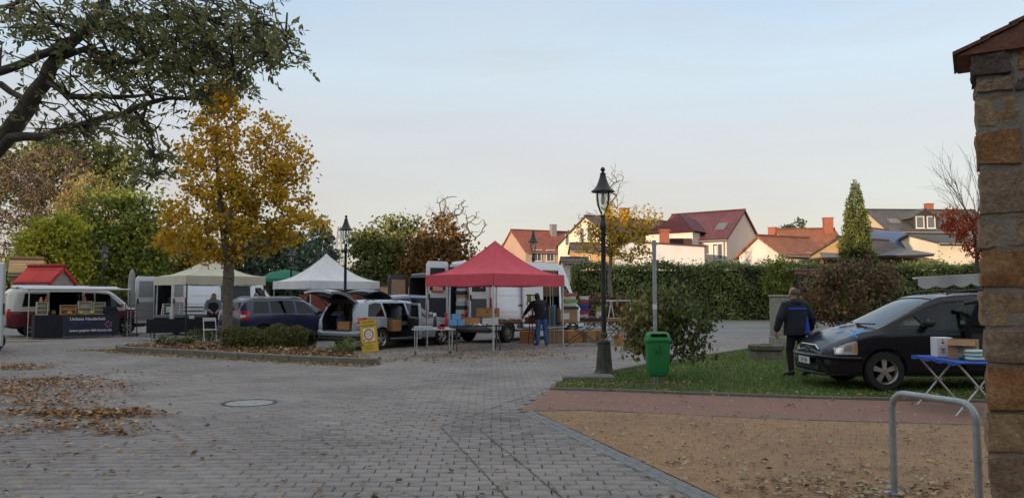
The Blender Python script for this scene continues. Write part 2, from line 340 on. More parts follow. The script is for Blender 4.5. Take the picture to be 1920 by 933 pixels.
for a_, b_ in ((BA, BB+(BB-BA)*.6), (BA+_s*.42+_t*.25, BB+(BB-BA)*.6+_s*.42), (BA, BC+(BA-BC)*.02)):
    m_ = MB(); n_ = int((b_-a_).length/.06); d_ = (b_-a_)/n_; s_ = Vector((d_.y, -d_.x, 0)).normalized(); L0 = []
    for i in range(n_+1): c_ = a_+d_*i+s_*random.uniform(-.004,.004); h_ = random.uniform(.002,.009); L0 += [(c_.x-s_.x*h_, c_.y-s_.y*h_, .0055), (c_.x+s_.x*h_, c_.y+s_.y*h_, .0055)]
    m_.add(L0, [(2*i, 2*i+1, 2*i+3, 2*i+2) for i in range(n_)]); tag(m_.build('moss_joint', MOSS, paved), kind='stuff')
# beyond the range where single stones can be picked out the material carries the bond
def far_pave():
    m = bpy.data.materials.new('far_paving'); m.use_nodes = True; nt = m.node_tree; n = nt.nodes; L = nt.links.new; b = n['Principled BSDF']; b.inputs['Roughness'].default_value = .85
    g = n.new('ShaderNodeNewGeometry'); br = n.new('ShaderNodeTexBrick'); L(g.outputs['Position'], br.inputs['Vector']); br.inputs['Scale'].default_value = 1; br.inputs['Brick Width'].default_value = SW; br.inputs['Row Height'].default_value = SD
    br.inputs['Mortar Size'].default_value = .006; br.inputs['Color1'].default_value = (.245,.235,.225,1); br.inputs['Color2'].default_value = (.215,.208,.20,1); br.inputs['Mortar'].default_value = (.10,.095,.085,1)
    nz = n.new('ShaderNodeTexNoise'); nz.inputs['Scale'].default_value = .5; nz.inputs['Detail'].default_value = 6; L(g.outputs['Position'], nz.inputs['Vector'])
    mr = n.new('ShaderNodeMapRange'); mr.inputs['From Min'].default_value = .3; mr.inputs['From Max'].default_value = .7; mr.inputs['To Min'].default_value = .75; mr.inputs['To Max'].default_value = 1.2; L(nz.outputs[0], mr.inputs[0])
    vm = n.new('ShaderNodeVectorMath'); vm.operation = 'SCALE'; L(br.outputs[0], vm.inputs[0]); L(mr.outputs[0], vm.inputs['Scale']); L(vm.outputs[0], b.inputs['Base Color']); return m
sheet('far_paving', [(-48,31.3),(48,31.3),(48,60),(-48,60)], -.004, far_pave())
# edging blocks along the sand
EDGE = pm('edging_stone', (.20,.205,.205), .85, .15, 14, bump=.3)
ed = tag(bpy.data.objects.new('sand_edging', None), kind='structure'); COL.objects.link(ed)
mb = MB().box((0,0,0), (.235,.095,.06), bev=.008); em = mb.mesh('edging_block'); em.materials.append(EDGE)
n_ = int((SE2-SE0).length/.245)
for i in range(n_):
    for k in (0, 1):
        p = SE0+_d*(.12+i*.245+.11*k)+_nrm*(.052+.1*k)
        o = bpy.data.objects.new('edging_block', em); COL.objects.link(o); o.parent = ed
        o.location = (p.x, p.y, -.026+random.uniform(-.003,.003)); o.rotation_euler = (0, 0, SEANG+random.uniform(-.015,.015))
def gravel(name, c1, c2, c3, sc=60, disp=.01):
    m = bpy.data.materials.new(name); m.use_nodes = True; nt = m.node_tree; n = nt.nodes; L = nt.links.new; b = n['Principled BSDF']; b.inputs['Roughness'].default_value = .95
    g = n.new('ShaderNodeNewGeometry'); a = n.new('ShaderNodeTexNoise'); a.inputs['Scale'].default_value = sc; a.inputs['Detail'].default_value = 6; a.inputs['Roughness'].default_value = .7; L(g.outputs['Position'], a.inputs['Vector'])
    c = n.new('ShaderNodeTexNoise'); c.inputs['Scale'].default_value = .9; c.inputs['Detail'].default_value = 5; L(g.outputs['Position'], c.inputs['Vector'])
    r = n.new('ShaderNodeValToRGB'); L(a.outputs[0], r.inputs[0]); el = r.color_ramp.elements; el[0].position = .33; el[0].color = (*c1,1); el[1].position = .68; el[1].color = (*c2,1)
    mr = n.new('ShaderNodeMapRange'); mr.inputs['From Min'].default_value = .42; mr.inputs['From Max'].default_value = .6; mr.inputs['To Max'].default_value = .95; c2 = n.new('ShaderNodeTexNoise'); c2.inputs['Scale'].default_value = 6.5; c2.inputs['Detail'].default_value = 7; c2.inputs['Roughness'].default_value = .68; L(g.outputs['Position'], c2.inputs['Vector']); av = n.new('ShaderNodeMix'); av.inputs[0].default_value = .55; L(c.outputs[0], av.inputs[2]); L(c2.outputs[0], av.inputs[3]); L(av.outputs[0], mr.inputs[0])
    mx = n.new('ShaderNodeMix'); mx.data_type = 'RGBA'; L(mr.outputs[0], mx.inputs[0]); L(r.outputs[0], mx.inputs[6]); mx.inputs[7].default_value = (*c3,1); L(mx.outputs[2], b.inputs['Base Color'])
    bp = n.new('ShaderNodeBump'); bp.inputs['Strength'].default_value = .6; bp.inputs['Distance'].default_value = disp; L(a.outputs[0], bp.inputs['Height']); L(bp.outputs[0], b.inputs['Normal']); return m
sand = sheet('sand_area', SANDP, .004, gravel('sand', (.23,.125,.055), (.46,.29,.16), (.24,.15,.085)))
rpath = sheet('red_path', PATHP, .0, gravel('red_gravel', (.20,.09,.065), (.38,.21,.16), (.22,.135,.105)))
lawn = sheet('lawn', LAWNP, .012, gravel('lawn_soil', (.055,.075,.022), (.11,.14,.045), (.09,.075,.04), 30))
# flat edging strip along the lawn and between path and sand: single long concrete slabs
ke = tag(bpy.data.objects.new('lawn_edging', None), kind='structure'); COL.objects.link(ke)
CONC = pm('concrete', (.19,.175,.15), .9, .2, 5, bump=.4, dirt=(.075,.08,.05), dscale=3, damt=.6)
def slabs(parent, name, pts, length, w, h, z0, mat, bev=.01):
    for a, b in zip(pts[:-1], pts[1:]):
        a, b = Vector((a[0],a[1],0)), Vector((b[0],b[1],0)); n = max(1, round((b-a).length/length)); d = (b-a)/n; an = math.atan2(d.y, d.x)
        me = MB().box((0,0,0), (d.length-.008, w, h), bev=bev).mesh(name); me.materials.append(mat)
        for i in range(n):
            o = bpy.data.objects.new(name, me); COL.objects.link(o); o.parent = parent; p = a+d*(i+.5)
            o.location = (p.x, p.y, z0+h/2+random.uniform(-.004,.004)); o.rotation_euler = (random.uniform(-.01,.01), 0, an)
slabs(ke, 'edging_slab', KERBL, .95, .055, .09, -.045, CONC, .008)
pe = tag(bpy.data.objects.new('path_edging', None), kind='structure'); COL.objects.link(pe)
slabs(pe, 'edging_slab', SANDTOP, .9, .05, .05, -.037, CONC, .006)
fe = tag(bpy.data.objects.new('lawn_back_edging', None), kind='structure'); COL.objects.link(fe)
slabs(fe, 'edging_slab', [G(1100,708), G(1190,690), G(1300,672), G(1440,650), (12.5,30)], .95, .07, .12, -.05, CONC, .01)
# planting bed with raised kerb
bed = sheet('planting_bed', BEDP, .05, gravel('bed_soil', (.03,.022,.014), (.075,.055,.035), (.05,.045,.025), 25))
kb = tag(bpy.data.objects.new('bed_kerb', None), kind='structure'); COL.objects.link(kb)
slabs(kb, 'kerb_stone', BEDF, .8, .16, .26, -.10, CONC, .02)
slabs(kb, 'kerb_stone', [BEDB[1], BEDB[2], BEDB[3]], .9, .12, .2, -.10, CONC, .02)
# lamp plinth slabs at the lawn's tip
pl = tag(bpy.data.objects.new('lamp_plinth', None), kind='structure'); COL.objects.link(pl)
_a = G(1055,714); _b = G(1152,714)
MB().b2((_a.x,_a.y-.12,-.03),(_b.x,_b.y+.12,.10), bev=.02).build('plinth_slab', CONC, pl)
MB().b2((_a.x+.35,_a.y+.13,-.03),(_b.x+.02,_b.y+.55,.085), bev=.02).build('plinth_slab', CONC, pl)
sheet('edging_bed', [SE0+_nrm*.0, SE2+_nrm*.0, SE2+_nrm*.40, SE0+_nrm*.40], -.009, CONC, 'structure')
# manhole cover
mh = thing('manhole_cover', 'round iron manhole cover with grey concrete filling set in the paving', 'manhole cover', (MAN.x, MAN.y, 0))
MB().lathe([(.345,-.02),(.345,.004),(.40,.006),(.40,-.02)], 36, cap=False).build('frame_ring', STEEL_D, mh)
MB().lathe([(.40,.001),(.60,-.003),(.62,-.02)], 36, cap=False).build('surround', EDGE, mh)
MB().lathe([(.005,.002),(.338,.002),(.338,-.02)], 36, cap=False).build('cover_plate', pm('manhole_concrete',(.34,.33,.31),.85,.2,9,bump=.4), mh)

# ------------------------------------------------------------------ grass and fallen leaves
def blades(name, poly, n, hmin, hmax, mat, label, keep=None, z=.012, w=.007):
    P_ = np.array([(p[0], p[1]) for p in poly]); lo, hi = P_.min(0), P_.max(0); out = []
    while sum(len(o) for o in out) < n:
        q = RNG.uniform(lo, hi, (n, 2)); k = inpoly(q[:,0], q[:,1], poly) & (RNG.random(n) < np.clip((14.0/np.maximum(q[:,1],6))**2, 0, 1)) & (np.abs(q[:,0]) < q[:,1]*.7+1)
        if keep is not None: k &= keep(q[:,0], q[:,1])
        out.append(q[k])
    q = np.concatenate(out)[:n]; h = RNG.uniform(hmin, hmax, n)*np.clip(q[:,1]/15, .8, 2)**.3; a = RNG.uniform(0, 2*np.pi, n); ww = w*np.clip(q[:,1]/10, 1, 3)
    b = np.stack([np.cos(a)*ww, np.sin(a)*ww, np.zeros(n)], 1); tip = np.stack([RNG.normal(0, .5, n)*h, RNG.normal(0, .5, n)*h, h], 1); base = np.column_stack([q, np.full(n, z)])
    V = np.stack([base-b, base+b, base+tip], 1).reshape(-1, 3); F = np.arange(3*n).reshape(-1, 3)
    o = link(name, fastmesh(name, V, F, RNG.random(n)), mat); return tag(o, label, 'grass', kind='stuff')
GRASS = leafmat('grass_blade', [(0,(.030,.055,.012)),(.5,(.055,.098,.02)),(.8,(.085,.13,.032)),(1,(.16,.15,.06))], trans=.25, k=2.3)
BINP = G(1231,725)
bare = lambda X, Y: ((X-BINP.x)**2*.5+(Y-BINP.y-.2)**2 > .45*RNG.random(len(X))) & ~((X < _b.x+.03) & (X > _a.x-.05) & (Y < _b.y+.6) & (Y > _b.y-.15))
blades('lawn_grass', LAWNP, 90000, .025, .06, GRASS, 'short green lawn grass around the dark car and green bin', bare)
def leaves_at(name, xy, zf, smin, smax, mat, label, cat='leaves', curl=.5, tilt=.35):
    n = len(xy); a = RNG.uniform(0, 2*np.pi, n); s = RNG.uniform(smin, smax, n); wd = s*RNG.uniform(.38, .7, n)
    d = np.stack([np.cos(a), np.sin(a), RNG.normal(0, tilt*.6, n)], 1); p = np.stack([-np.sin(a), np.cos(a), RNG.normal(0, tilt, n)], 1)
    c = np.column_stack([xy, zf+.012+RNG.random(n)*.012]); cu = (RNG.random(n)*curl*s*.35)[:, None]*np.array([0, 0, 1.])
    V = np.stack([c-d*s[:,None]*.5, c+p*wd[:,None]*.5+cu, c+d*s[:,None]*.5, c-p*wd[:,None]*.5+cu], 1)
    V[:,:,2] = np.maximum(V[:,:,2], (zf+.003)[:,None] if np.ndim(zf) else zf+.003)
    i = 4*np.arange(n)[:,None]; F = np.concatenate([i+np.array([0,1,2]), i+np.array([0,2,3])]); l = RNG.random(n)
    o = link(name, fastmesh(name, V.reshape(-1,3), F, np.concatenate([l, l])), mat); return tag(o, label, cat, kind='stuff')
DRY = leafmat('dry_leaf', [(0,(.06,.026,.012)),(.28,(.15,.062,.022)),(.5,(.25,.11,.036)),(.74,(.33,.165,.055)),(.9,(.36,.24,.10)),(.94,(.42,.36,.25)),(1,(.47,.30,.05))], trans=.12, k=1.3)
PALE = leafmat('pale_leaf', [(0,(.10,.05,.03)),(.35,(.27,.20,.11)),(.6,(.38,.32,.20)),(.85,(.45,.40,.30)),(1,(.50,.28,.05))], trans=.12)
YELL = leafmat('yellow_fallen_leaf', [(0,(.12,.06,.02)),(.4,(.33,.19,.05)),(.75,(.45,.29,.07)),(1,(.50,.40,.16))], trans=.15)
piles = [((10,688),.75,.35,420),((40,692),.6,.3,260),((60,722),1.1,.42,650),((15,735),.7,.32,380),((105,712),.7,.22,330),((90,745),.9,.4,330),((120,775),.8,.24,480),((185,780),.6,.26,480),((215,775),.35,.25,180),((70,758),.7,.22,260),((150,800),.45,.2,170),((225,812),.3,.2,90),((10,815),.35,.12,70),((185,730),.7,.3,110),((60,800),1.2,.6,170),((150,850),1.6,.9,130),((262,700),1.4,.7,70)]
xy = np.concatenate([RNG.normal((G(*c).x, G(*c).y), (sx*.72, sy*.66), (int(n*1.15), 2)) for c, sx, sy, n in piles])
leaves_at('leaf_drift', xy, RNG.random(len(xy))**2*.055, .04, .09, DRY, 'brown drifts of fallen leaves on the paving at the left')
def scatter(n, ylo, yhi, test, power=2.0):
    Y = ylo+(yhi-ylo)*RNG.random(n*4)**power; X = RNG.uniform(-1, 1, n*4)*(Y*.69+.3); k = test(X, Y); return np.column_stack([X[k], Y[k]])[:n]
xy = scatter(520, 6, 24, lambda X, Y: free(X, Y) & (RNG.random(len(X)) < .55+.45*(X < 0)))
leaves_at('scattered_paving_leaves', xy, 0., .04, .085, PALE, 'single pale fallen leaves scattered over the grey paving')
xy = RNG.uniform((0.2,5.6),(8,10.6),(1500,2)); k = inpoly(xy[:,0], xy[:,1], SANDP) & (RNG.random(1500) < .45+.55*(xy[:,1] < 7.6)); xy = xy[k][:680]
xy = np.concatenate([xy, RNG.normal((2.6,6.4),(.55,.3),(190,2)), RNG.normal((3.15,6.1),(.35,.3),(110,2))]); xy = xy[inpoly(xy[:,0], xy[:,1], SANDP)]
GRIT = leafmat('sand_grit', [(0,(.10,.065,.035)),(.4,(.28,.18,.10)),(.75,(.44,.32,.20)),(1,(.55,.48,.38))], trans=0)
gx = np.column_stack([RNG.uniform(.2,9,16000), 5.7+5.2*RNG.random(16000)**1.5]); gx = gx[inpoly(gx[:,0], gx[:,1], SANDP)]
leaves_at('sand_grit', gx, .001, .006, .022, GRIT, 'fine loose grit on the sandy ground', 'grit', curl=1.5, tilt=.8)
leaves_at('scattered_sand_leaves', xy, .006, .04, .085, PALE, 'pale and brown leaves lying on the sandy ground')
xy = RNG.uniform((0.3,9.6),(11,13.4),(420,2)); xy = xy[inpoly(xy[:,0], xy[:,1], PATHP)]
leaves_at('scattered_path_leaves', xy, .003, .04, .075, PALE, 'small leaves lying on the reddish gravel path')
xy = np.concatenate([RNG.uniform((.6,11.6),(14,24),(430,2)), RNG.normal((1.3,13.3),(.5,.3),(90,2)), RNG.normal((BINP.x+.2,BINP.y+.3),(.5,.25),(120,2)), np.column_stack([RNG.uniform(2,9,160), RNG.normal(12.25,.18,160)])]); xy = xy[inpoly(xy[:,0], xy[:,1], LAWNP)]
leaves_at('scattered_lawn_leaves', xy, .04, .045, .08, YELL, 'yellow and brown leaves lying on the lawn')
xy = RNG.uniform((-12,17.9),(-3,25.6),(14000,2)); k = inpoly(xy[:,0], xy[:,1], BEDP) & (RNG.random(14000) < .9); xy = xy[k][:5200]
leaves_at('bed_leaf_litter', xy, .055+RNG.random(len(xy))*.05, .06, .12, DRY, 'thick brown leaf litter covering the planting bed')
t_ = RNG.random(1500); seg = np.array(BEDF); ii = RNG.integers(0, len(seg)-1, 1500); xy = seg[ii]+(seg[ii+1]-seg[ii])*t_[:,None]+np.column_stack([RNG.normal(-.03,.12,1500), -.16-np.abs(RNG.normal(0,.22,1500))])
xy = np.concatenate([xy, RNG.normal((-12.1,22.6),(.5,.25),(240,2)), np.column_stack([RNG.uniform(-3.2,2.5,420), RNG.normal(20.8,1.0,420)]), RNG.uniform((-4.5,18.6),(1.5,24),(650,2)), RNG.normal((-.2,21.0),(.9,.5),(160,2)), RNG.normal((-2.6,19.4),(.7,.5),(160,2))])
leaves_at('kerbside_leaves', xy, .004, .05, .095, YELL, 'yellow fallen leaves along the bed kerb and around the parked cars')
xy = np.column_stack([RNG.uniform(9,34,700), RNG.normal(53.6,.35,700)])
leaves_at('hedge_foot_leaves', xy, .004, .09, .16, DRY, 'rusty fallen leaves along the foot of the long hedge')
# ================================================================== trees and shrubs
def leafquads(C, s, asp, rng, droop=0.0, six=False):
    """leaf faces centred at C; returns V,F (quads)"""
    n = len(C); d = rng.normal(0, 1, (n, 3)); d[:, 2] -= droop; d /= np.linalg.norm(d, axis=1)[:, None]
    r = rng.normal(0, 1, (n, 3)); p = np.cross(d, r); p /= np.maximum(np.linalg.norm(p, axis=1), 1e-6)[:, None]
    s = np.asarray(s)[:, None]
    V = np.stack([C-d*s*.5, C+p*s*asp*.5-d*s*.05, C+d*s*.5, C-p*s*asp*.5-d*s*.05], 1); return V.reshape(-1, 3), np.arange(4*n).reshape(-1, 4)
def in_blobs(blobs, n, rng, shell=.5):
    w = np.array([b[3]*b[4]*b[5] for b in blobs])**.8; w /= w.sum(); k = rng.choice(len(blobs), n, p=w); B = np.array(blobs)[k]
    d = rng.normal(0, 1, (n, 3)); d /= np.linalg.norm(d, axis=1)[:, None]; r = rng.random(n)**(1/3*(1-shell)+.0) ; r = np.maximum(r, rng.random(n)**.5)
    return B[:, :3]+d*r[:, None]*B[:, 3:6]
def skeleton(trunk, tips, rng, wob=.12, gravity=.0, rtip=.008, expo=.42, att=.35):
    """joins every tip to the growing tree; returns nodes, parents, radii"""
    nodes = [Vector(p) for p in trunk]; par = [-1]+list(range(len(trunk)-1)); top = trunk[-1]
    base = np.array(trunk[0]); tips = sorted(tips, key=lambda t: np.linalg.norm(np.array(t)-np.array(trunk[len(trunk)//2])))
    arr = np.array([tuple(p) for p in nodes]); ok = [i >= max(1, int(len(trunk)*att)) for i in range(len(trunk))]
    isok = np.array(ok); 
    tipidx = []
    for t in tips:
        t = np.array(t); dv = t-arr; dist = np.linalg.norm(dv, axis=1); cost = dist+.55*np.maximum(0, arr[:, 2]-t[2]+.15*dist)*1.0
        cost[~isok] = 1e9; j = int(np.argmin(cost)); a = arr[j]; L_ = dist[j]; k = max(2, min(6, int(L_/.35)+1)); prev = j; add = []
        side = rng.normal(0, wob*L_, 3)
        for i in range(1, k+1):
            f = i/k; q = a+(t-a)*f+side*math.sin(math.pi*f)+np.array([0, 0, gravity*L_*math.sin(math.pi*f)])
            nodes.append(Vector(q)); par.append(prev); prev = len(nodes)-1; add.append(q)
        arr = np.vstack([arr, np.array(add)]); isok = np.concatenate([isok, np.ones(len(add), bool)]); tipidx.append(prev)
    cnt = np.zeros(len(nodes)); 
    for i in tipidx: cnt[i] += 1
    for i in range(len(nodes)-1, 0, -1): cnt[par[i]] += cnt[i]
    rad = rtip*np.maximum(cnt, 1)**expo
    return nodes, par, rad, arr, tipidx
def branch_mesh(mb, nodes, par, rad, ntr, trunk_r, n=5):
    for i in range(len(nodes)):
        p = par[i]
        if p < 0: continue
        a, b = nodes[p], nodes[i]; r0 = rad[p] if p >= ntr else trunk_r[p]; r1 = rad[i] if i >= ntr else trunk_r[i]
        if i >= ntr: r0 = min(r0, max(r1*1.25, rad[i]))
        mb.tube([a, b], [float(r0), float(r1)], 8 if i < ntr else (n if r1 > .012 else 3), caps=False)
def tree(name, label, base, trunk, trunk_r, blobs, tips, nleaf, lsize, mat, bark, group=None, cat='tree', spread=.32, asp=.62, droop=.2, lvf=None, seed=1, bare=(), rtip=.008, wob=.12, expo=.42, att=.35, gravity=0., parts=True, jit=.0, per_edge=0.3):
    """blobs in coordinates relative to base; bare: extra blobs whose twigs carry no leaves"""
    rng = np.random.default_rng(seed); t = thing(name, label, cat, base, 0, group)
    T = in_blobs(blobs, tips, rng); Bt = in_blobs(bare, bare_n(bare, tips), rng) if bare else np.zeros((0, 3))
    nodes, par, rad, arr, ti = skeleton([tuple(p) for p in trunk], list(map(tuple, T))+list(map(tuple, Bt)), rng, wob, gravity, rtip, expo, att)
    ntr = len(trunk); tr = np.interp(np.linspace(0, 1, ntr), np.linspace(0, 1, len(trunk_r)), trunk_r)
    mb = MB(); branch_mesh(mb, nodes, par, rad, ntr, tr)
    me = mb.mesh('trunk'); link('trunk', me, bark, t, 60)
    # leaves gather at the twig ends
    ends = arr[ntr:]; d2 = np.min(np.stack([np.sum(((ends-np.array(b[:3]))/np.array(b[3:6]))**2, 1) for b in blobs]), 0)
    w = np.where(d2 < 1.35, .25+np.clip(d2, 0, 1), 0.0); w[[i-ntr for i in ti]] *= 2.2
    clump = rng.random(len(ends))**1.5+.12; w = w*clump; w /= w.sum()
    k = rng.choice(len(ends), nleaf, p=w); C = ends[k]+rng.normal(0, spread, (nleaf, 3))*np.array([1, 1, .8])
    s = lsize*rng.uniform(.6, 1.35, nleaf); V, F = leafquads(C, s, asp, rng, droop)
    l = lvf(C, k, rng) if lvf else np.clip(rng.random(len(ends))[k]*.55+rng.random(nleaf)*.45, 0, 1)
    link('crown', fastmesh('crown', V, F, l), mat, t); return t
def bare_n(bare, tips): return max(70, int(tips*.45))
def bush(name, label, base, blobs, nleaf, lsize, mat, bark, stems=14, cat='bush', group=None, seed=1, spread=.18, asp=.6, droop=.3, lvf=None, tips=160, stem_r=.02):
    return tree(name, label, base, [(0,0,0),(.02,0,.12),(.0,.02,.28)], [stem_r*1.8, stem_r*1.5, stem_r*1.2], blobs, tips, nleaf, lsize, mat, bark, group, cat, spread, asp, droop, lvf, seed, rtip=.005, att=.3)
def hedge(name, label, x0, x1, y0, y1, h, n, lsize, mat, core, seed=2, cat='hedge', lump=.22, top=.25, z0=0.0, lvf=None):
    rng = np.random.default_rng(seed); t = thing(name, label, cat, ((x0+x1)/2, y0, z0)); L_ = x1-x0; D_ = y1-y0; cx = (x0+x1)/2
    def wave(x, z, k): return lump*(np.sin(x*1.3+k)+np.sin(x*2.9+z*1.7+k*2)*.6+np.sin(z*3.1+x*.7)*.5)*.4
    nf = int(n*.68); x = rng.uniform(-L_/2, L_/2, nf); z = rng.uniform(.02, h, nf); y = wave(x, z, 0)+np.abs(rng.normal(0, .13, nf))
    nt_ = n-nf; x2 = rng.uniform(-L_/2, L_/2, nt_); y2 = rng.uniform(0, D_, nt_); z2 = h+wave(x2, y2, 2)*top/lump-np.abs(rng.normal(0, .1, nt_))+rng.exponential(.11, nt_)
    C = np.concatenate([np.column_stack([x, y, z]), np.column_stack([x2, y2, z2])])
    for xe in (-L_/2, L_/2):
        m_ = int(n*.03); C = np.concatenate([C, np.column_stack([np.full(m_, xe)+rng.normal(0, .1, m_), rng.uniform(0, D_, m_), rng.uniform(0, h, m_)])])
    V, F = leafquads(C, lsize*rng.uniform(.6, 1.3, len(C)), .6, rng, .2)
    cl = np.sin(C[:,0]*.9)*.5+np.sin(C[:,0]*2.3+C[:,2]*1.9)*.5; l = lvf(C, rng) if lvf else np.clip(.45+.16*cl+rng.normal(0, .2, len(C)), 0, 1)
    link('foliage', fastmesh('foliage', V, F, l), mat, t)
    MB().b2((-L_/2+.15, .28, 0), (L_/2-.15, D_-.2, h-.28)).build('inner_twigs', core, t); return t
GREEN_D = [(0,(.012,.02,.007)),(.5,(.028,.046,.013)),(1,(.06,.085,.022))]
LM = {
 'ash': leafmat('ash_leaf', [(0,(.018,.022,.010)),(.45,(.042,.045,.018)),(.8,(.066,.064,.024)),(.93,(.095,.08,.028)),(1,(.12,.075,.028))], trans=.42, k=5.48),
 'yellow': leafmat('yellow_leaf', [(0,(.06,.075,.012)),(.2,(.19,.16,.018)),(.45,(.43,.28,.019)),(.75,(.53,.335,.026)),(.92,(.53,.275,.028)),(1,(.36,.13,.025))], trans=.38, k=1.42),
 'brown': leafmat('brown_leaf', [(0,(.045,.031,.02)),(.5,(.105,.070,.042)),(1,(.16,.115,.065))], trans=.25, k=1.75),
 'tan': leafmat('tan_leaf', [(0,(.08,.065,.02)),(.5,(.17,.135,.04)),(1,(.27,.20,.07))], trans=.3, k=2.10),
 'lime': leafmat('lime_leaf', [(0,(.07,.09,.012)),(.5,(.19,.20,.022)),(1,(.34,.29,.03))], trans=.35, k=2.18),
 'green': leafmat('green_leaf', [(0,(.02,.035,.008)),(.4,(.06,.085,.016)),(.75,(.13,.135,.022)),(1,(.22,.18,.03))], trans=.3, k=2.62),
 'dark': leafmat('dark_leaf', GREEN_D, trans=.15, k=2.52),
 'olive': leafmat('olive_leaf', [(0,(.02,.028,.01)),(.5,(.05,.06,.018)),(1,(.11,.10,.03))], trans=.2, k=2.94),
 'rust': leafmat('rust_leaf', [(0,(.05,.03,.012)),(.35,(.11,.065,.02)),(.65,(.16,.075,.02)),(.85,(.11,.10,.025)),(1,(.24,.11,.025))], trans=.25, k=1.63),
 'hedge': leafmat('hedge_leaf', [(0,(.013,.017,.008)),(.35,(.028,.036,.013)),(.7,(.050,.062,.020)),(1,(.085,.09,.03))], trans=.18, k=5.16),
 'juniper': leafmat('juniper_leaf', [(0,(.03,.033,.012)),(.5,(.075,.08,.024)),(1,(.14,.125,.04))], trans=.1, k=1.75),
 'spruce': leafmat('spruce_leaf', [(0,(.012,.02,.014)),(.5,(.025,.038,.026)),(1,(.05,.068,.042))], trans=.05, k=3.06),
 'thuja': leafmat('thuja_leaf', [(0,(.02,.028,.008)),(.5,(.05,.062,.013)),(1,(.10,.11,.025))], trans=.1, k=2.03),
 'plum': leafmat('plum_leaf', [(0,(.025,.014,.012)),(.4,(.06,.032,.022)),(.62,(.05,.055,.02)),(.8,(.10,.05,.025)),(1,(.15,.085,.03))], trans=.2, k=2.70),
 'red': leafmat('red_leaf', [(0,(.22,.035,.015)),(.5,(.42,.075,.02)),(1,(.52,.16,.03))], trans=.35, k=1.1),
 'mixed': leafmat('mixed_leaf', [(0,(.025,.035,.012)),(.4,(.06,.07,.02)),(.6,(.12,.10,.03)),(.75,(.09,.045,.03)),(1,(.17,.09,.03))], trans=.25, k=2.69),
}
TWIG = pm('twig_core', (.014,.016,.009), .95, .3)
def twigs(mb, p, d, ln, r, depth, rng, up=.12, ang=.5, kids=4):
    """bare branch that forks into straight finer twigs"""
    d = Vector(d).normalized(); q = Vector(p); pts = [q.copy()]
    for i in range(3): d = (d+Vector(rng.normal(0,.07,3))+Vector((0,0,up*.3))).normalized(); q = q+d*ln/3; pts.append(q.copy())
    mb.tube(pts, [r, r*.8, r*.62, r*.4], 5 if r > .01 else 3, caps=False)
    if depth <= 0: return
    for k in range(kids):
        f = .3+.7*(k+rng.random())/kids; i = min(2, int(f*3)); b = pts[i].lerp(pts[i+1], f*3-i); s = Vector(rng.normal(0,1,3)); s = (s-d*s.dot(d)).normalized(); a = ang*rng.uniform(.6,1.3)
        twigs(mb, b, d*math.cos(a)+s*math.sin(a), ln*rng.uniform(.45,.7), r*.5, depth-1, rng, up, ang, kids)
def rel(base, u, v, Y, ru, rv, ry=None):
    """crown ellipsoid given by its picture centre and half sizes at depth Y, relative to base"""
    c = P(u, v, Y)-Vector(base); k = Y/FPX; return (c.x, c.y, c.z, ru*k, (ry if ry else ru*k*.8), rv*k)
# ---- the big ash leaning in from the left, close to the camera
AB = Vector((-6.6, 7.4, 0)); Y0 = 7.2
def A(u, v, Y=Y0): return P(u, v, Y)-AB
rng = np.random.default_rng(11); ash = thing('ash_tree', 'large dark green tree whose boughs hang into the picture at top left', 'tree', AB)
limbs = [([(0,0,0),(.15,0,.8),(.45,-.05,1.6),A(-75,370),A(-30,312),A(10,255),A(45,205),A(85,150),A(112,105)], [.20,.175,.16,.145,.135,.125,.115,.10,.085]),
 ([A(-30,312),A(20,260,7.1),A(70,255,7.0),A(115,245,6.8),A(170,232,6.7),A(230,212,6.6),A(290,190,6.5),A(350,185,6.5),A(385,187,6.5)], [.07,.062,.055,.05,.045,.038,.03,.02,.01]),
 ([A(112,105),A(140,75),A(190,50,7.0),A(250,38,6.9),A(320,32,6.8),A(385,35,6.8),A(430,30,6.7)], [.08,.065,.055,.045,.035,.022,.01]),
 ([A(-60,150,7.5),A(0,132,7.3),A(50,118,7.2),A(100,95,7.1),A(130,80,7.0),A(165,55),A(190,20),A(205,-30)], [.07,.06,.055,.055,.06,.06,.055,.05]),
 ([A(85,150),A(130,178,6.9),A(180,182,6.8),A(250,178,6.7),A(330,185,6.6)], [.05,.04,.032,.022,.01]),
 ([A(-40,150,7.6),A(0,160,7.4),A(40,185,7.3),A(70,190,7.2)], [.05,.045,.04,.03]),
 ([A(112,105),A(160,95),A(215,120,6.8),A(290,115,6.7),A(360,135,6.6),A(440,140,6.5),A(478,120,6.5),A(510,100,6.5),A(535,72,6.5)], [.045,.04,.035,.028,.022,.016,.012,.008,.004]),
 ([A(250,205,6.6),A(268,225,6.55),A(282,250,6.5),A(288,290,6.5),A(292,330,6.5)], [.025,.02,.016,.012,.006]),
 ([A(190,50,7.0),A(260,55,6.9),A(330,75,6.8),A(400,90,6.7),A(450,60,6.7),A(480,40,6.7)], [.04,.032,.026,.02,.012,.005]),
 ([A(205,-30),A(280,-10,6.9),A(350,-5,6.8),A(430,-15,6.7),(A(480,-20,6.7))], [.05,.035,.025,.015,.006]),
 ([A(20,15,7.2),A(60,25,7.1),A(110,50,7.0),A(160,70,7.0)], [.022,.02,.018,.012]),
 ([A(-40,20,7.3),A(20,10,7.2),A(90,-20,7.1)], [.03,.025,.02])]
mb = MB(); limbs = [(p, [x*.72 for x in r]) for p, r in limbs]
for pts, rs in limbs:
    q = []; rr = []
    for i in range(len(pts)-1):
        for f in (0, .5): q.append(Vector(pts[i])*(1-f)+Vector(pts[i+1])*f+Vector(rng.normal(0, .012, 3))); rr.append(rs[i]*(1-f)+rs[i+1]*f)
    q.append(Vector(pts[-1])); rr.append(rs[-1]); mb.tube(q, rr, 9, caps=True)
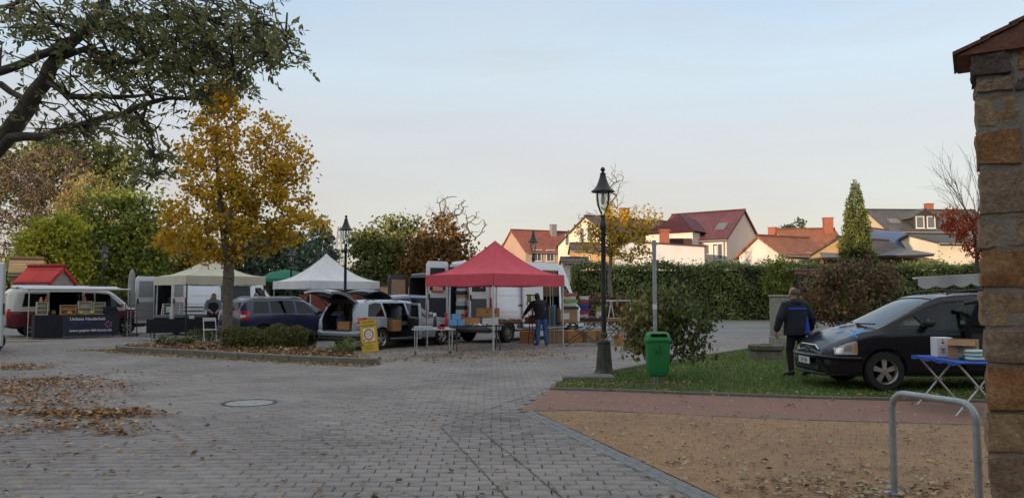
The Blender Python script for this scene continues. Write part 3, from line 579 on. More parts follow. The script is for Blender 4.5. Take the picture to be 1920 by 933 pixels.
allp = [(Vector(p), r) for pts, rs in limbs for p, r in zip(pts[1:], rs[1:])]
regs = [((60,30),(70,45),34),((170,15),(70,35),40),((280,20),(70,40),52),((390,40),(70,45),52),((250,110),(90,50),56),((350,130),(80,45),60),((430,130),(60,40),44),((160,130),(50,40),20),((130,235),(70,22),30),((215,215),(50,22),18),((320,90),(80,40),44),((480,95),(45,40),18),((520,100),(30,40),10),((300,290),(26,40),20),((270,300),(20,30),10),((290,225),(30,20),8),((40,95),(50,40),12),((60,210),(40,25),8),((440,10),(40,25),18),((20,60),(40,40),12),((500,90),(35,35),22),((535,80),(22,35),16),((470,60),(40,35),20),((505,40),(30,25),8)]
lp = []; ld = []
for (cu, cv), (su, sv), n in regs:
    for _ in range(int(n*.64)):
        e_ = A(rng.normal(cu, su*.55), rng.normal(cv, sv*.55), rng.uniform(6.1, 7.5)); j = min(range(len(allp)), key=lambda i: (allp[i][0]-e_).length); a_ = allp[j][0]
        m1 = a_.lerp(e_, .5)+Vector(rng.normal(0, .06, 3))+Vector((0,0,.05)); L_ = (e_-a_).length
        if L_ > 1.3: a_ = e_+(a_-e_)*(1.3/L_); m1 = a_.lerp(e_, .5)
        mb.tube([a_, m1, e_], [.011,.007,.003], 4, caps=False)
        # pinnate sprigs: paired leaflets along short stalks
        for _ in range(3):
            s0 = m1.lerp(e_, rng.random()); dr = Vector(rng.normal(0, 1, 3)); dr.z = -abs(dr.z)*.7-.1; dr.normalize(); ln = rng.uniform(.12, .24)
            mb.tube([s0, s0+dr*ln], [.002,.0012], 3, caps=False); sd_ = dr.cross(Vector(rng.normal(0,1,3))).normalized()
            for kk in range(4):
                for sg in (-1, 1):
                    lp.append(s0+dr*ln*(.3+.2*kk)); ld.append((dr*.55+sd_*sg+Vector(rng.normal(0,.25,3))).normalized())
            lp.append(s0+dr*ln); ld.append(dr)
link('trunk', mb.mesh('trunk'), BARK_D, ash, 60)
C = np.array([tuple(p) for p in lp]); D = np.array([tuple(d) for d in ld]); n = len(C); s = rng.uniform(.042, .078, n)[:, None]; keep = rng.random(n) < .8; C, D, s = C[keep], D[keep], s[keep]; n = len(C)
pz = np.cross(D, rng.normal(0, 1, (n, 3))); pz /= np.linalg.norm(pz, axis=1)[:, None]; up_ = np.cross(D, pz)
V = np.stack([C, C+D*s*.35+pz*s*.19+up_*s*.04, C+D*s*.7+pz*s*.15+up_*s*.03, C+D*s-up_*s*.06, C+D*s*.7-pz*s*.15+up_*s*.03, C+D*s*.35-pz*s*.19+up_*s*.04], 1)
i6 = 6*np.arange(n)[:, None]; F = np.concatenate([i6+np.array([0,1,2,3]), i6+np.array([0,3,4,5])]); l = np.clip(rng.normal(.45, .25, n), 0, 1)
link('crown', fastmesh('crown', V.reshape(-1,3), F, np.concatenate([l, l])), LM['ash'], ash)

# ---- the golden tree in the planting bed
YB = Vector((XU(428,24.0), 24.0, .05)); Yt = 24.0
yb = [rel(YB,u,v,Yt,ru,rv) for u,v,ru,rv in [(415,215,38,42),(380,268,48,44),(428,245,34,50),(395,325,66,52),(503,262,34,46),(530,300,52,55),(480,330,75,55),(545,355,42,45),(400,390,88,50),(500,400,85,48),(350,430,50,34),(440,445,90,36),(560,425,50,26),(330,455,32,24),(600,425,20,12),(380,475,55,20)]]
tr_ = [(0,0,0),(-.02,0,.5),(.0,0,1.0),(-.05,.02,1.7),(.0,0,2.1),(-.02,0,2.6),P(415,400,Yt)-YB,P(410,340,Yt)-YB,P(405,280,Yt)-YB,P(408,215,Yt)-YB]
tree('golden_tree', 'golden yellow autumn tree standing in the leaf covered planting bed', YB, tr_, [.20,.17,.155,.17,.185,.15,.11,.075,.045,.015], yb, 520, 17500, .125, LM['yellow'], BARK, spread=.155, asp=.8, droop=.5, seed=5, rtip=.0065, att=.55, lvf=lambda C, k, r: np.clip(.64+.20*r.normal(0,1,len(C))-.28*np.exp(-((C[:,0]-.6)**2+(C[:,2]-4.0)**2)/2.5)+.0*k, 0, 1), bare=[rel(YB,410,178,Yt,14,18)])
# bushes in and around the square
bush('bin_bush', 'bush with drooping green and reddish leaves behind the green litter bin', G(1245,713), [(-.3,.1,1.2,.42,.45,.45),(.2,.2,1.32,.48,.45,.45),(.45,.1,1.0,.42,.4,.45),(-.5,0,.95,.3,.35,.35),(.6,.1,.62,.25,.3,.32),(0,.1,.85,.5,.4,.4),(-.6,-.05,.55,.2,.2,.15)], 2600, .12, LM['mixed'], BARK, seed=8, spread=.13, asp=.5, droop=1.2, tips=210, stem_r=.03, lvf=lambda C, k, r: np.clip(.30-.30*np.clip(C[:,0],-.9,.9)+.2*r.normal(0,1,len(C)), 0, 1))
BBs = Vector((XU(1590,35), 35, 0))
bush('plum_bush', 'broad bush with brownish purple leaves behind the man at the dark car', BBs, [rel(BBs,u,v,35,ru,rv) for u,v,ru,rv in [(1540,540,38,38),(1600,520,55,36),(1580,560,70,45),(1650,540,35,42),(1530,580,28,25),(1640,590,40,30)]], 9000, .17, LM['plum'], BARK, seed=9, spread=.22, asp=.55, tips=260, stem_r=.05)
SH = Vector((XU(1130,38), 38, 0))
bush('low_dark_shrub', 'low dark shrub below the hedge beside the young yellow tree', SH, [rel(SH,u,v,38,ru,rv) for u,v,ru,rv in [(1130,575,34,22),(1165,580,30,22),(1100,590,20,16)]], 3200, .16, LM['plum'], BARK, seed=10, spread=.2, lvf=lambda C,k,r: np.clip(r.normal(.45,.2,len(C)),0,1))
SL = Vector((XU(1457,52), 52.6, 0))
bush('leafy_sapling', 'leafy light green sapling rising out of the long hedge', SL, [rel(SL,u,v,52.6,ru,rv) for u,v,ru,rv in [(1440,505,16,22),(1470,505,20,24),(1455,530,25,25)]], 1500, .26, LM['green'], BARK, seed=12, spread=.22, asp=.4, tips=90)
# juniper hedge in the bed
JUN = thing('juniper_hedge', 'low bushy juniper hedge in front of the dark blue estate car', 'hedge', (-7.4,23.3,.05))
rng = np.random.default_rng(4); n = 17000; x = rng.uniform(-1.25,1.25,n); a = rng.uniform(0,math.pi,n); rr_ = 1-np.abs(rng.normal(0,.12,n)); hh = .60+.07*np.sin(x*4)+.05*np.sin(x*9)-.25*np.clip(-x-.9,0,1)
C = np.column_stack([x*1.02, .62*np.cos(a)*rr_+.35, np.abs(np.sin(a))**.6*hh*rr_+.02]); V, F = leafquads(C, rng.uniform(.06,.14,n), .28, rng, -.7)
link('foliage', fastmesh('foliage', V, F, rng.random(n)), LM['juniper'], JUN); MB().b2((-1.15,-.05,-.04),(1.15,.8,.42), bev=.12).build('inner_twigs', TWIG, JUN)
for i, (u, v, sz) in enumerate([(315,652,.3),(372,640,.36),(455,645,.28),(400,640,.42),(655,663,.34),(640,668,.25),(350,650,.2),(500,655,.22)]):
    b_ = G(u,v); b_.z = .05
    bush('bed_plant', ['small bed plant under the left corner of the cream tent','small bed plant just left of the golden trunk','small bed plant just right of the golden trunk','leafy bed plant close behind the golden trunk','small dark bed plant near the right tip of the bed','tiny bed plant at the right tip of the bed','tiny bed plant in the leaf litter left of the trunk','tiny bed plant in front of the juniper hedge'][i], b_, [(0,0,sz*.6,sz*1.1,sz*.6,sz*.55)], 420, .07, LM['olive'], BARK, seed=20+i, spread=.05, tips=40, stem_r=.006, cat='plant', group='plants in the bed')
# the long hedge
hedge('long_hedge', 'long tall clipped green hedge in front of the houses', 4.4, 36.5, 54.2, 56.4, 3.75, 42000, .20, LM['hedge'], TWIG, lump=.35, top=.3)

# ---- background trees
def bgtree(name, label, u, Y, blobs, tips, nleaf, ls, m, bark=BARK, seed=1, th=.5, tr=.25, base_v=None, **kw):
    b = Vector((XU(u, Y), Y, 0)); bl = [rel(b, a, c, Y+kw.get('dy', 0), ru, rv) for a, c, ru, rv in blobs]; kw.pop('dy', None)
    zc = max(x[2] for x in bl); tk = [(0,0,0),(.1,0,zc*.2),(0,.1,zc*.4),(.1,0,zc*.6),(.0,0,zc*.78),(.05,0,zc*.95)]
    return tree(name, label, b, tk, [tr,tr*.85,tr*.7,tr*.5,tr*.3,tr*.1], bl, tips, nleaf, ls, m, bark, seed=seed, **{**dict(spread=.45, rtip=.014, group='trees around the square', asp=.65), **kw})
bgtree('tall_dark_tree', 'tall dark green tree rising behind the others at far left', 130, 74, [(30,330,60,60),(110,300,60,36),(190,300,45,36),(235,300,32,30),(225,330,40,40),(60,290,45,26),(150,340,70,60)], 260, 8000, .48, LM['olive'], seed=31, tr=.4)
bgtree('russet_tree', 'russet brown feathery tree at the left edge behind the red van', 60, 60, [(30,370,60,60),(90,330,55,50),(110,390,55,60),(40,440,60,60),(130,300,40,30),(15,310,30,35),(80,480,70,50)], 420, 9500, .30, LM['brown'], seed=32, tr=.35, rtip=.022, asp=.3)
bgtree('weeping_birch', 'tan weeping birch with pale stems behind the lime green tree', 165, 57, [(170,390,42,60),(140,420,35,60),(205,410,36,60),(175,470,55,60)], 260, 9000, .27, LM['tan'], BARK_G, seed=33, droop=1.6, asp=.3, gravity=.15, rtip=.02)
bgtree('lime_green_tree', 'bright yellow green small tree behind the red and white van', 98, 47, [(75,450,34,34),(118,440,34,34),(98,490,52,42),(130,490,30,36),(62,500,28,30)], 240, 9000, .26, LM['lime'], seed=34, spread=.36)
bgtree('green_maple', 'green and yellow tree behind the grey wrapped parasol', 225, 50, [(220,420,45,60),(265,410,38,50),(200,470,55,50),(262,470,55,55),(290,440,28,40),(235,510,70,40),(180,380,25,30)], 320, 12000, .27, LM['green'], seed=35, spread=.4)
bgtree('dark_fir_clump', 'dark green tree between the golden tree and the white tent', 500, 56, [(470,470,40,40),(520,465,40,40),(560,480,40,40),(500,500,70,30)], 160, 6000, .3, LM['spruce'], seed=36)
bgtree('pale_willow_bush', 'dull yellow green tree behind the golden tree crown', 330, 54, [(330,470,45,50),(300,500,40,40),(370,480,40,40),(400,490,40,40)], 160, 5000, .3, LM['tan'], seed=37)
bgtree('broad_green_tree', 'broad dark green tree right of the white tent', 735, 60, [(735,445,36,36),(705,480,38,40),(760,470,40,55),(690,510,35,30),(745,515,45,35),(770,425,20,22)], 240, 9500, .30, LM['olive'], seed=38, bare=[rel(Vector((XU(735,60),60,0)),690,460,60,20,18)])
bgtree('rust_brown_tree', 'rust and green autumn tree with bare upper twigs behind the vans', 830, 58, [(825,445,32,26),(800,465,32,34),(850,475,34,36),(810,500,52,38),(875,505,26,34),(840,420,16,14)], 220, 6200, .30, LM['rust'], seed=39, bare=[rel(Vector((XU(830,58),58,0)),845,385,58,35,22), rel(Vector((XU(830,58),58,0)),890,420,58,24,26), rel(Vector((XU(830,58),58,0)),815,405,58,20,18)], rtip=.018)
bgtree('young_yellow_tree', 'half bare yellow tree in front of the hedge right of the tall lamp', 1143, 45, [(1165,430,30,30),(1195,420,30,22),(1140,440,30,26),(1175,465,42,28),(1110,460,30,20),(1215,405,18,16),(1150,395,14,18),(1100,430,22,12)], 210, 2600, .19, LM['yellow'], BARK_G, seed=40, spread=.2, bare=[rel(Vector((XU(1143,45),45,0)),1150,340,45,24,32), rel(Vector((XU(1143,45),45,0)),1110,405,45,34,12), rel(Vector((XU(1143,45),45,0)),1200,410,45,36,30)], rtip=.012, tr=.17, lvf=lambda C,k,r: np.clip(r.normal(.42,.22,len(C))-.25*(C[:,2]<3.6),0,1))
for i,(u,v,Y,s_,lab) in enumerate([(962,480,130,22,'small round dark tree far away left of the red roofed house'),(1470,440,190,8,'leftmost tiny dark conifer above the low red roofs'),(1482,438,190,9,'second tiny dark conifer above the low red roofs'),(1496,430,190,11,'tallest tiny dark conifer above the low red roofs')]):
    bgtree('far_tree', lab, u, Y, [(u,v,s_*.8,s_*(1 if i==0 else 1.4)),(u+s_*.4,v+s_*.6,s_*.8,s_*.8),(u,500,s_,40)], 70, 1500, .9, LM['olive'] if i==0 else LM['spruce'], seed=41+i, tr=.3, spread=.6)
for i,(u0,u1,vt,Y,m,lab) in enumerate([(-40,300,500,58,'dark','dark undergrowth below the trees at the far left'),(240,470,505,58,'olive','dull green undergrowth behind the cream tent'),(440,700,520,62,'dark','dark green thicket behind the white tent'),(660,1010,500,66,'olive','green thicket behind the white vans')]):
    x0, x1 = XU(u0,Y), XU(u1,Y); hedge('undergrowth', lab, x0, x1, Y, Y+4, ZV(vt,Y)-.4, 9000, .42, LM[m], TWIG, seed=50+i, lump=.9, top=.8, cat='thicket')
# conifers: tiers of drooping boughs round a straight stem
def conifer(name, label, base, h, rad, n, m, ls, seed, shape=1.0, low=.05, asp=.35, flare=.9, group='trees around the square'):
    rng = np.random.default_rng(seed); t = thing(name, label, 'tree', base, 0, group); MB().tube([(0,0,0),(.02,0,h*.5),(0,0,h*.98)], [rad*.09, rad*.05, .01], 7).build('trunk', BARK, t, 60)
    nb = 130; bz = low+(1-low)*rng.random(nb)**1.1; ba = rng.uniform(0, 2*np.pi, nb); bl = rad*np.clip((1-bz)**shape*flare+.05, 0, 1)*rng.uniform(.78, 1.12, nb)
    k = rng.choice(nb, n, p=(bl+.1*rad)/np.sum(bl+.1*rad)); f = rng.random(n)**.55
    C = np.column_stack([np.cos(ba[k]+rng.normal(0,.14,n))*bl[k]*f, np.sin(ba[k]+rng.normal(0,.14,n))*bl[k]*f, h*bz[k]-f*bl[k]*.28+rng.normal(0,.10*rad*.6,n)])
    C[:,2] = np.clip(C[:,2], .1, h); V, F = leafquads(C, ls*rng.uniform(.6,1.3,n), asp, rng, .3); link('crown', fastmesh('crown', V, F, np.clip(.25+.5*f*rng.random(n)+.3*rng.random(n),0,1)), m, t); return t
rng = np.random.default_rng(61); th = thing('thuja_tree', 'tall narrow dark green conifer between the house roofs', 'tree', (XU(1609,51),51,0), 0, 'trees around the square'); H_ = ZV(337,51); n = 26000
MB().tube([(0,0,0),(.02,0,H_*.5),(0,0,H_*.97)], [.16,.09,.01], 7).build('trunk', BARK, th, 60)
zz = 1-np.sqrt(rng.random(n)); zz = np.clip(zz, .005, 1); an = rng.uniform(0, 2*np.pi, n); bump_ = .15*np.sin(an*3+zz*23)+.14*np.sin(an*5-zz*37)+.13*np.sin(zz*61+an*2)+rng.normal(0,.07,n)
rr_ = 1.5*np.clip((1-zz)**.62, 0, 1)*np.clip(1+bump_, .5, 1.4)*(.55+.45*rng.random(n)**.5); C = np.column_stack([np.cos(an)*rr_, np.sin(an)*rr_, zz*H_+rng.normal(0,.08,n)])
V, F = leafquads(C, rng.uniform(.13,.30,n), .34, rng, .5); link('crown', fastmesh('crown', V, F, np.clip(.36+.8*bump_+rng.normal(0,.2,n),0,1)), LM['thuja'], th)
conifer('spruce_tree', 'dark spruce behind the golden tree and the white tent', (XU(598,62),62,0), ZV(398,62), 2.9, 7000, LM['spruce'], .34, 62, shape=.75, flare=1.25)
conifer('small_spruce', 'shorter dark spruce half hidden left of the taller one', (XU(560,64),64,0), ZV(440,64), 2.8, 5000, LM['spruce'], .36, 63, shape=.8, flare=1.2)
# bare tree with red leaves behind the stone pillar
RB = Vector((XU(1835,24), 24, 0))
rt_ = tree('red_leaved_tree', 'mostly bare tree with hanging red leaves behind the stone pillar', RB, [(0,0,0),(.05,0,1),(-.05,0,2),(0,0,3),(-.1,0,3.7)], [.10,.08,.07,.05,.03], [rel(RB,u,v,24,ru,rv) for u,v,ru,rv in [(1800,420,26,22),(1825,440,25,40),(1780,405,18,12),(1850,470,20,25)]], 80, 1050, .16, LM['red'], BARK_D, seed=70, spread=.13, asp=.35, droop=1.8, rtip=.004, expo=.36, wob=.06, cat='tree')
rng = np.random.default_rng(71); mb = MB()
for i in range(11):
    b_ = P(1838-rng.uniform(0,18), 470-rng.uniform(0,60), 24)-RB; twigs(mb, b_, (-.75+.13*i+rng.normal(0,.1), rng.normal(0,.3), 1.1), rng.uniform(1.1,1.9), .016, 2, rng, .05, .42, 4)
mb.build('bare_twigs', pm('reddish_twig', (.13,.085,.075), .85, .2), rt_)
for o_, bs, yy, n_, hh in ((bpy.data.objects['rust_brown_tree'], Vector((XU(830,58),58,0)), 58, 9, (838,420)), (bpy.data.objects['young_yellow_tree'], Vector((XU(1143,45),45,0)), 45, 9, (1150,390)), (bpy.data.objects['golden_tree'], YB, 24, 6, (412,215)), (bpy.data.objects['russet_tree'], Vector((XU(60,60),60,0)), 60, 16, (70,360))):
    mb = MB()
    for i in range(n_): twigs(mb, P(hh[0]+rng.normal(0,14), hh[1]+rng.normal(0,12), yy)-bs, (-.8+1.6*i/max(n_-1,1), rng.normal(0,.4), .9), (.9 if yy > 30 else .35)*rng.uniform(.8,1.4), .022 if yy > 30 else .008, 2, rng, .08, .5, 3)
    mb.build('bare_twigs', BARK_G if yy > 30 else BARK, o_)
# ================================================================== houses
def render_mat(name, c, dirt=None): return pm(name, c, .9, .06, .8, bump=.15, bscale=12, dirt=dirt, dscale=.5, damt=.35)
WCREAM = render_mat('cream_render', (.70,.61,.46)); WPINK = render_mat('pink_render', (.45,.30,.22)); WOCHRE = render_mat('ochre_render', (.36,.24,.12), (.25,.17,.09)); WGREY = render_mat('pale_grey_render', (.62,.60,.58))
WPEACH = render_mat('peach_render', (.72,.60,.50)); WDIRTY = render_mat('stained_cream_render', (.70,.64,.56), (.34,.28,.21)); WTAN = render_mat('tan_render', (.58,.47,.33)); WORANGE = render_mat('orange_render', (.52,.31,.16))
def tiles(name, c, c2, row=.33, wid=.3):
    m = bpy.data.materials.new(name); m.use_nodes = True; nt = m.node_tree; n = nt.nodes; L = nt.links.new; b = n['Principled BSDF']; b.inputs['Roughness'].default_value = .7
    g = n.new('ShaderNodeTexCoord'); br = n.new('ShaderNodeTexBrick'); L(g.outputs['UV'], br.inputs['Vector']); br.inputs['Scale'].default_value = 1; br.inputs['Brick Width'].default_value = wid; br.inputs['Row Height'].default_value = row
    br.inputs['Mortar Size'].default_value = .025; br.inputs['Mortar Smooth'].default_value = .6; br.inputs['Color1'].default_value = (*c,1); br.inputs['Color2'].default_value = (*c2,1); br.inputs['Mortar'].default_value = (c[0]*.45,c[1]*.45,c[2]*.45,1)
    nz = n.new('ShaderNodeTexNoise'); nz.inputs['Scale'].default_value = .7; nz.inputs['Detail'].default_value = 6; L(g.outputs['Object'], nz.inputs['Vector']); mr = n.new('ShaderNodeMapRange'); mr.inputs['From Min'].default_value = .3; mr.inputs['From Max'].default_value = .7; mr.inputs['To Min'].default_value = .72; mr.inputs['To Max'].default_value = 1.2; L(nz.outputs[0], mr.inputs[0])
    vm = n.new('ShaderNodeVectorMath'); vm.operation = 'SCALE'; L(br.outputs[0], vm.inputs[0]); L(mr.outputs[0], vm.inputs['Scale']); L(vm.outputs[0], b.inputs['Base Color'])
    bp = n.new('ShaderNodeBump'); bp.inputs['Strength'].default_value = .8; bp.inputs['Distance'].default_value = .04; L(br.outputs['Fac'], bp.inputs['Height']); bp.invert = True; L(bp.outputs[0], b.inputs['Normal']); return m
TPURP = tiles('plum_tiles', (.13,.04,.052), (.16,.05,.06)); TRED = tiles('red_tiles', (.32,.09,.05), (.26,.075,.045)); TBROWN = tiles('brown_tiles', (.12,.075,.06), (.09,.06,.05)); TGREY = tiles('grey_slates', (.085,.08,.08), (.12,.11,.10)); TORNG = tiles('orange_tiles', (.34,.12,.055), (.27,.09,.045))
BRICKR = pm('chimney_brick', (.30,.10,.06), .85, .2, 6); TRIMW = pm('white_trim', (.70,.68,.64), .6, .05); CURT = pm('curtain_white', (.6,.6,.58), .7, .08); GUT = pm('gutter_grey', (.22,.21,.2), .5, .1)
def slab(a, b, c, d, th):
    """roof slab through four corners (a,b lower edge, c,d upper edge), thickened downwards, with uv in metres"""
    a, b, c, d = map(Vector, (a, b, c, d)); n = (b-a).cross(d-a).normalized()
    if n.z < 0: n = -n
    vs = [p-n*th for p in (a,b,c,d)]+[a,b,c,d]; fs = [(0,1,2,3),(4,5,6,7),(0,1,5,4),(1,2,6,5),(2,3,7,6),(3,0,4,7)]
    return vs, fs
def roofpart(name, quads, mat, parent, th=.16):
    mb = MB()
    for q in quads: mb.add(*slab(*q, th))
    me = mb.mesh(name); uv = me.uv_layers.new(name='UVMap')
    for p in me.polygons:
        n = p.normal; ax = Vector((0,0,1)).cross(n); ax = ax.normalized() if ax.length > 1e-4 else Vector((1,0,0)); ay = n.cross(ax)
        for li in p.loop_indices:
            co = me.vertices[me.loops[li].vertex_index].co; uv.data[li].uv = (co.dot(ax), co.dot(ay))
    return link(name, me, mat, parent)
def window(parent, c, nrm, w, h, bars=1, curtain=False, frame=TRIMW, sill=True, depth=.05):
    """c: centre on the wall in house coordinates; nrm: outward normal (unit, horizontal)"""
    n = Vector(nrm); s = Vector((-n.y, n.x, 0)); rz = math.atan2(s.y, s.x)
    f = MB().at(Vector(c)+n*.0, rz); t = .075
    for x in (-w/2, w/2): f.box((x,-depth*.5+0,0), (t, depth+.06, h+t))
    for z in (-h/2, h/2): f.box((0,-depth*.5,z), (w-t, depth+.05, t))
    for i in range(bars): f.box(((i+1)*w/(bars+1)-w/2, -.015, 0), (.05, .05, h-t))
    if sill: f.box((0,-.09,-h/2-.07), (w+.2,.2,.05))
    o = f.build('window', frame, parent); g = MB().at(Vector(c), rz); g.box((0,0.0,0), (w-.05,.02,h-.05)); pn = g.build('pane', PANE, o)
    if curtain: MB().at(Vector(c), rz).box((-w*.22,-.012,-h*.02), (w*.26,.012,h*.8)).build('curtain', CURT, o)
    return o
def house(name, label, loc, rz, lx, ly, eave, ridge, wmat, rmat, wins=(), chim=(), over=.35, group='houses beyond the hedge', sky=(), gable_over=.2, wallz0=0):
    """ridge along local x. Origin at the centre of the footprint"""
    t = thing(name, label, 'house', loc, rz, group); X, Y = lx/2, ly/2
    m = MB(); m.prism([(-Y,wallz0),(Y,wallz0),(Y,eave),(0,ridge),(-Y,eave)], -X, X, 'x'); m.build('wall', wmat, t)
    k = (ridge-eave)/Y; o = over; g = gable_over; e = .02
    z = lambda y: ridge-k*abs(y)+.2
    rf = roofpart('roof', [((-X-g,-Y-o,z(Y+o)),(X+g,-Y-o,z(Y+o)),(X+g,0,z(0)),(-X-g,0,z(0))), ((X+g,Y+o,z(Y+o)),(-X-g,Y+o,z(Y+o)),(-X-g,0,z(0)),(X+g,0,z(0)))], rmat, t)
    MB().tube([(-X-g,0,ridge+.22),(X+g,0,ridge+.22)], .11, 8).build('ridge_cap', rmat, rf)
    for s in (-1, 1): MB().tube([(-X-g,s*(Y+o+.06),z(Y+o)-.16),(X+g,s*(Y+o+.06),z(Y+o)-.16)], .07, 8).build('gutter', GUT, rf)
    for cx, cy, w_, h_, mt in chim:
        zc = z(cy); c_ = MB(); c_.box((cx,cy,zc+h_/2-.4), (w_,w_*.8,h_+.8), bev=.02); c_.box((cx,cy,zc+h_+.03), (w_+.12,w_*.8+.12,.08)); c_.build('chimney', mt, rf)
    for cx, cy, w_, h_ in sky:
        a = math.atan(k); q = MB().at((cx,cy,z(cy)+.03), 0, a if cy < 0 else -a); q.box((0,0,0), (w_+.12,h_+.12,.09)); sk = q.build('skylight', GUT, rf); MB().at((cx,cy,z(cy)+.05), 0, a if cy < 0 else -a).box((0,0,.02), (w_,h_,.07)).build('pane', PANE, sk)
    for wn in wins:
        face, s, zc, w_, h_ = wn[:5]; kw = wn[5] if len(wn) > 5 else {}
        c, nr = {'front': ((s,-Y,zc),(0,-1,0)), 'back': ((s,Y,zc),(0,1,0)), 'left': ((-X,s,zc),(-1,0,0)), 'right': ((X,s,zc),(1,0,0))}[face]
        window(t, Vector(c)+Vector(nr)*.02, nr, w_, h_, **kw)
    return t
def from_corner(u, v0, Y, rz, lx, ly, which):
    """centre of a footprint whose given local corner stands at picture column u, depth Y"""
    c = Vector((XU(u, Y), Y, 0)); sx, sy = which; off = Matrix.Rotation(rz, 3, 'Z') @ Vector((sx*lx/2, sy*ly/2, 0)); return c-off
# plum roofed house 
rz = R(-37); lx, ly = 7.5, 9.2; loc = from_corner(1364,0,72,rz,lx,ly,(1,-1))
pu = house('plum_roofed_house', 'peach house with plum tiled gable roof and stair tower in the middle distance', loc, rz, lx, ly, ZV(447,72), ZV(399,76.5), WPEACH, TPURP, [('front',2.9,ZV(471,72),.95,1.5,dict(curtain=True)),('front',2.9,ZV(500,72),.95,1.3,{})], [(1.6,.9,.75,.7,WGREY)], sky=[(2.6,-2.8,.8,1.1)])
hw = ZV(431,70)
tw = MB(); tw.b2((-3.75,-6.35,0),(1.15,-4.62,hw)); tw.build('stair_tower', WPEACH, pu)
a0,a1,b0,b1 = -4.05,1.45,-6.65,-3.2; ap = (-1.0,-4.4,hw+2.0); ap2=(-1.0,-2.6,hw+2.0)
roofpart('tower_roof', [((a0,b0,hw+.1),(a1,b0,hw+.1),ap,ap), ], TPURP, pu)
m_ = MB(); m_.add([(a0,b0,hw+.1),(a1,b0,hw+.1),(a1,-2.6,hw+.1),(a0,-2.6,hw+.1),ap,ap2],[(0,1,4),(1,2,5,4),(3,0,4,5),(2,3,5),(3,2,1,0)]); me = m_.mesh('hip'); me.uv_layers.new(name='UVMap')
for p in me.polygons:
    ax = Vector((0,0,1)).cross(p.normal); ax = ax.normalized() if ax.length > 1e-4 else Vector((1,0,0)); ay = p.normal.cross(ax)
    for li in p.loop_indices: co = me.vertices[me.loops[li].vertex_index].co; me.uv_layers[0].data[li].uv = (co.dot(ax), co.dot(ay))
link('hip_roof', me, TPURP, pu)
window(pu, (-1.7,-6.37,hw-2.0), (0,-1,0), 1.2, 1.7, 1, True); window(pu, (.35,-6.37,hw-1.6), (0,-1,0), .55, 1.0, 0)
MB().tube([(3.55,-4.72,.2),(3.55,-4.72,ZV(447,72)-.2)], .06, 8).build('downpipe', GUT, pu)
# flat topped pale building
x0, x1 = XU(1180,66), XU(1322,66); fb = thing('pale_flat_building', 'windowless pale grey building with flat top behind the hedge', 'building', ((x0+x1)/2,66,0), 0, 'houses beyond the hedge'); W_ = x1-x0
MB().prism([(-W_/2,0),(W_/2,0),(W_/2,ZV(463,66)),(-W_/2,ZV(454,66))], 0, 9, 'y').build('wall', WGREY, fb); MB().prism([(-W_/2-.1,ZV(454,66)),(W_/2+.1,ZV(463,66)),(W_/2+.1,ZV(463,66)+.14),(-W_/2-.1,ZV(454,66)+.14)], -.12, 9.1, 'y').build('coping', TBROWN, fb)
MB().box((XU(1247,68)-(x0+x1)/2,2,ZV(447,68)), (.75,.7,1.6)).box((XU(1247,68)-(x0+x1)/2,2,ZV(440,68)+.35), (.95,.9,.1)).build('chimney', BRICKR, fb)
MB().b2((XU(1262,69)-(x0+x1)/2,4,ZV(462,69)),(XU(1262,69)-(x0+x1)/2+2,8,ZV(445,69))).build('roof_annex', TPURP, fb)
# cream gable house with brown roof + red roofed pink house to its left
rz = R(33); lx, ly = 13, 10.2; loc = from_corner(1047,0,88,rz,lx,ly,(-1,1))
house('cream_gable_house', 'cream gabled house with arched gable windows and brown roof behind the lamp', loc, rz, lx, ly, ZV(466,92), ZV(415,88), WCREAM, TBROWN, [('left',.6,ZV(446,88),.75,1.5,dict(bars=0)),('left',-.7,ZV(446,88),.75,1.5,dict(bars=0)),('left',3.3,ZV(452,88),.7,1.2,dict(bars=0)),('left',1.8,ZV(482,88),1.0,1.7,{}),('left',-1.0,ZV(482,88),1.0,1.7,{}),('front',2,ZV(482,84),1.1,1.6,{})], [(-2.0,-1.2,.9,1.6,BRICKR)])
rz = R(24); lx, ly = 13, 9; loc = from_corner(983,0,101,rz,lx,ly,(-1,-1))
house('red_roofed_house', 'pinkish house with steep red tiled roof left of the cream gable house', loc+Vector((.2,0,0)), rz, lx, ly, ZV(471,101), ZV(432,104), WPINK, TRED, [('front',-4.8,ZV(478,101),1.1,1.5,{}),('front',-2.9,ZV(478,101),1.1,1.5,{}),('front',-.7,ZV(489,101),1.4,2.0,dict(curtain=True)),('front',1.4,ZV(488,101),1.3,1.8,{})], [(-.6,-.9,.8,1.4,GUT)], sky=[(1.3,-1.6,.7,.8)])
ann = house('orange_annexe', 'low orange rendered annexe with lean-to roof beside the cream gable house', (XU(1118,80),82,0), 0, XU(1165,80)-XU(1078,80), 5, ZV(478,80)+.4, ZV(466,80)+.5, WORANGE, TBROWN, [('front',-1.2,ZV(492,80),.9,1.2,{})])
house('white_shed', 'small white shed with dark flat-pitched roof under the yellow tree', (XU(1078,72),73,0), 0, XU(1100,72)-XU(1055,72), 4, ZV(494,72), ZV(486,72), WDIRTY, TBROWN)
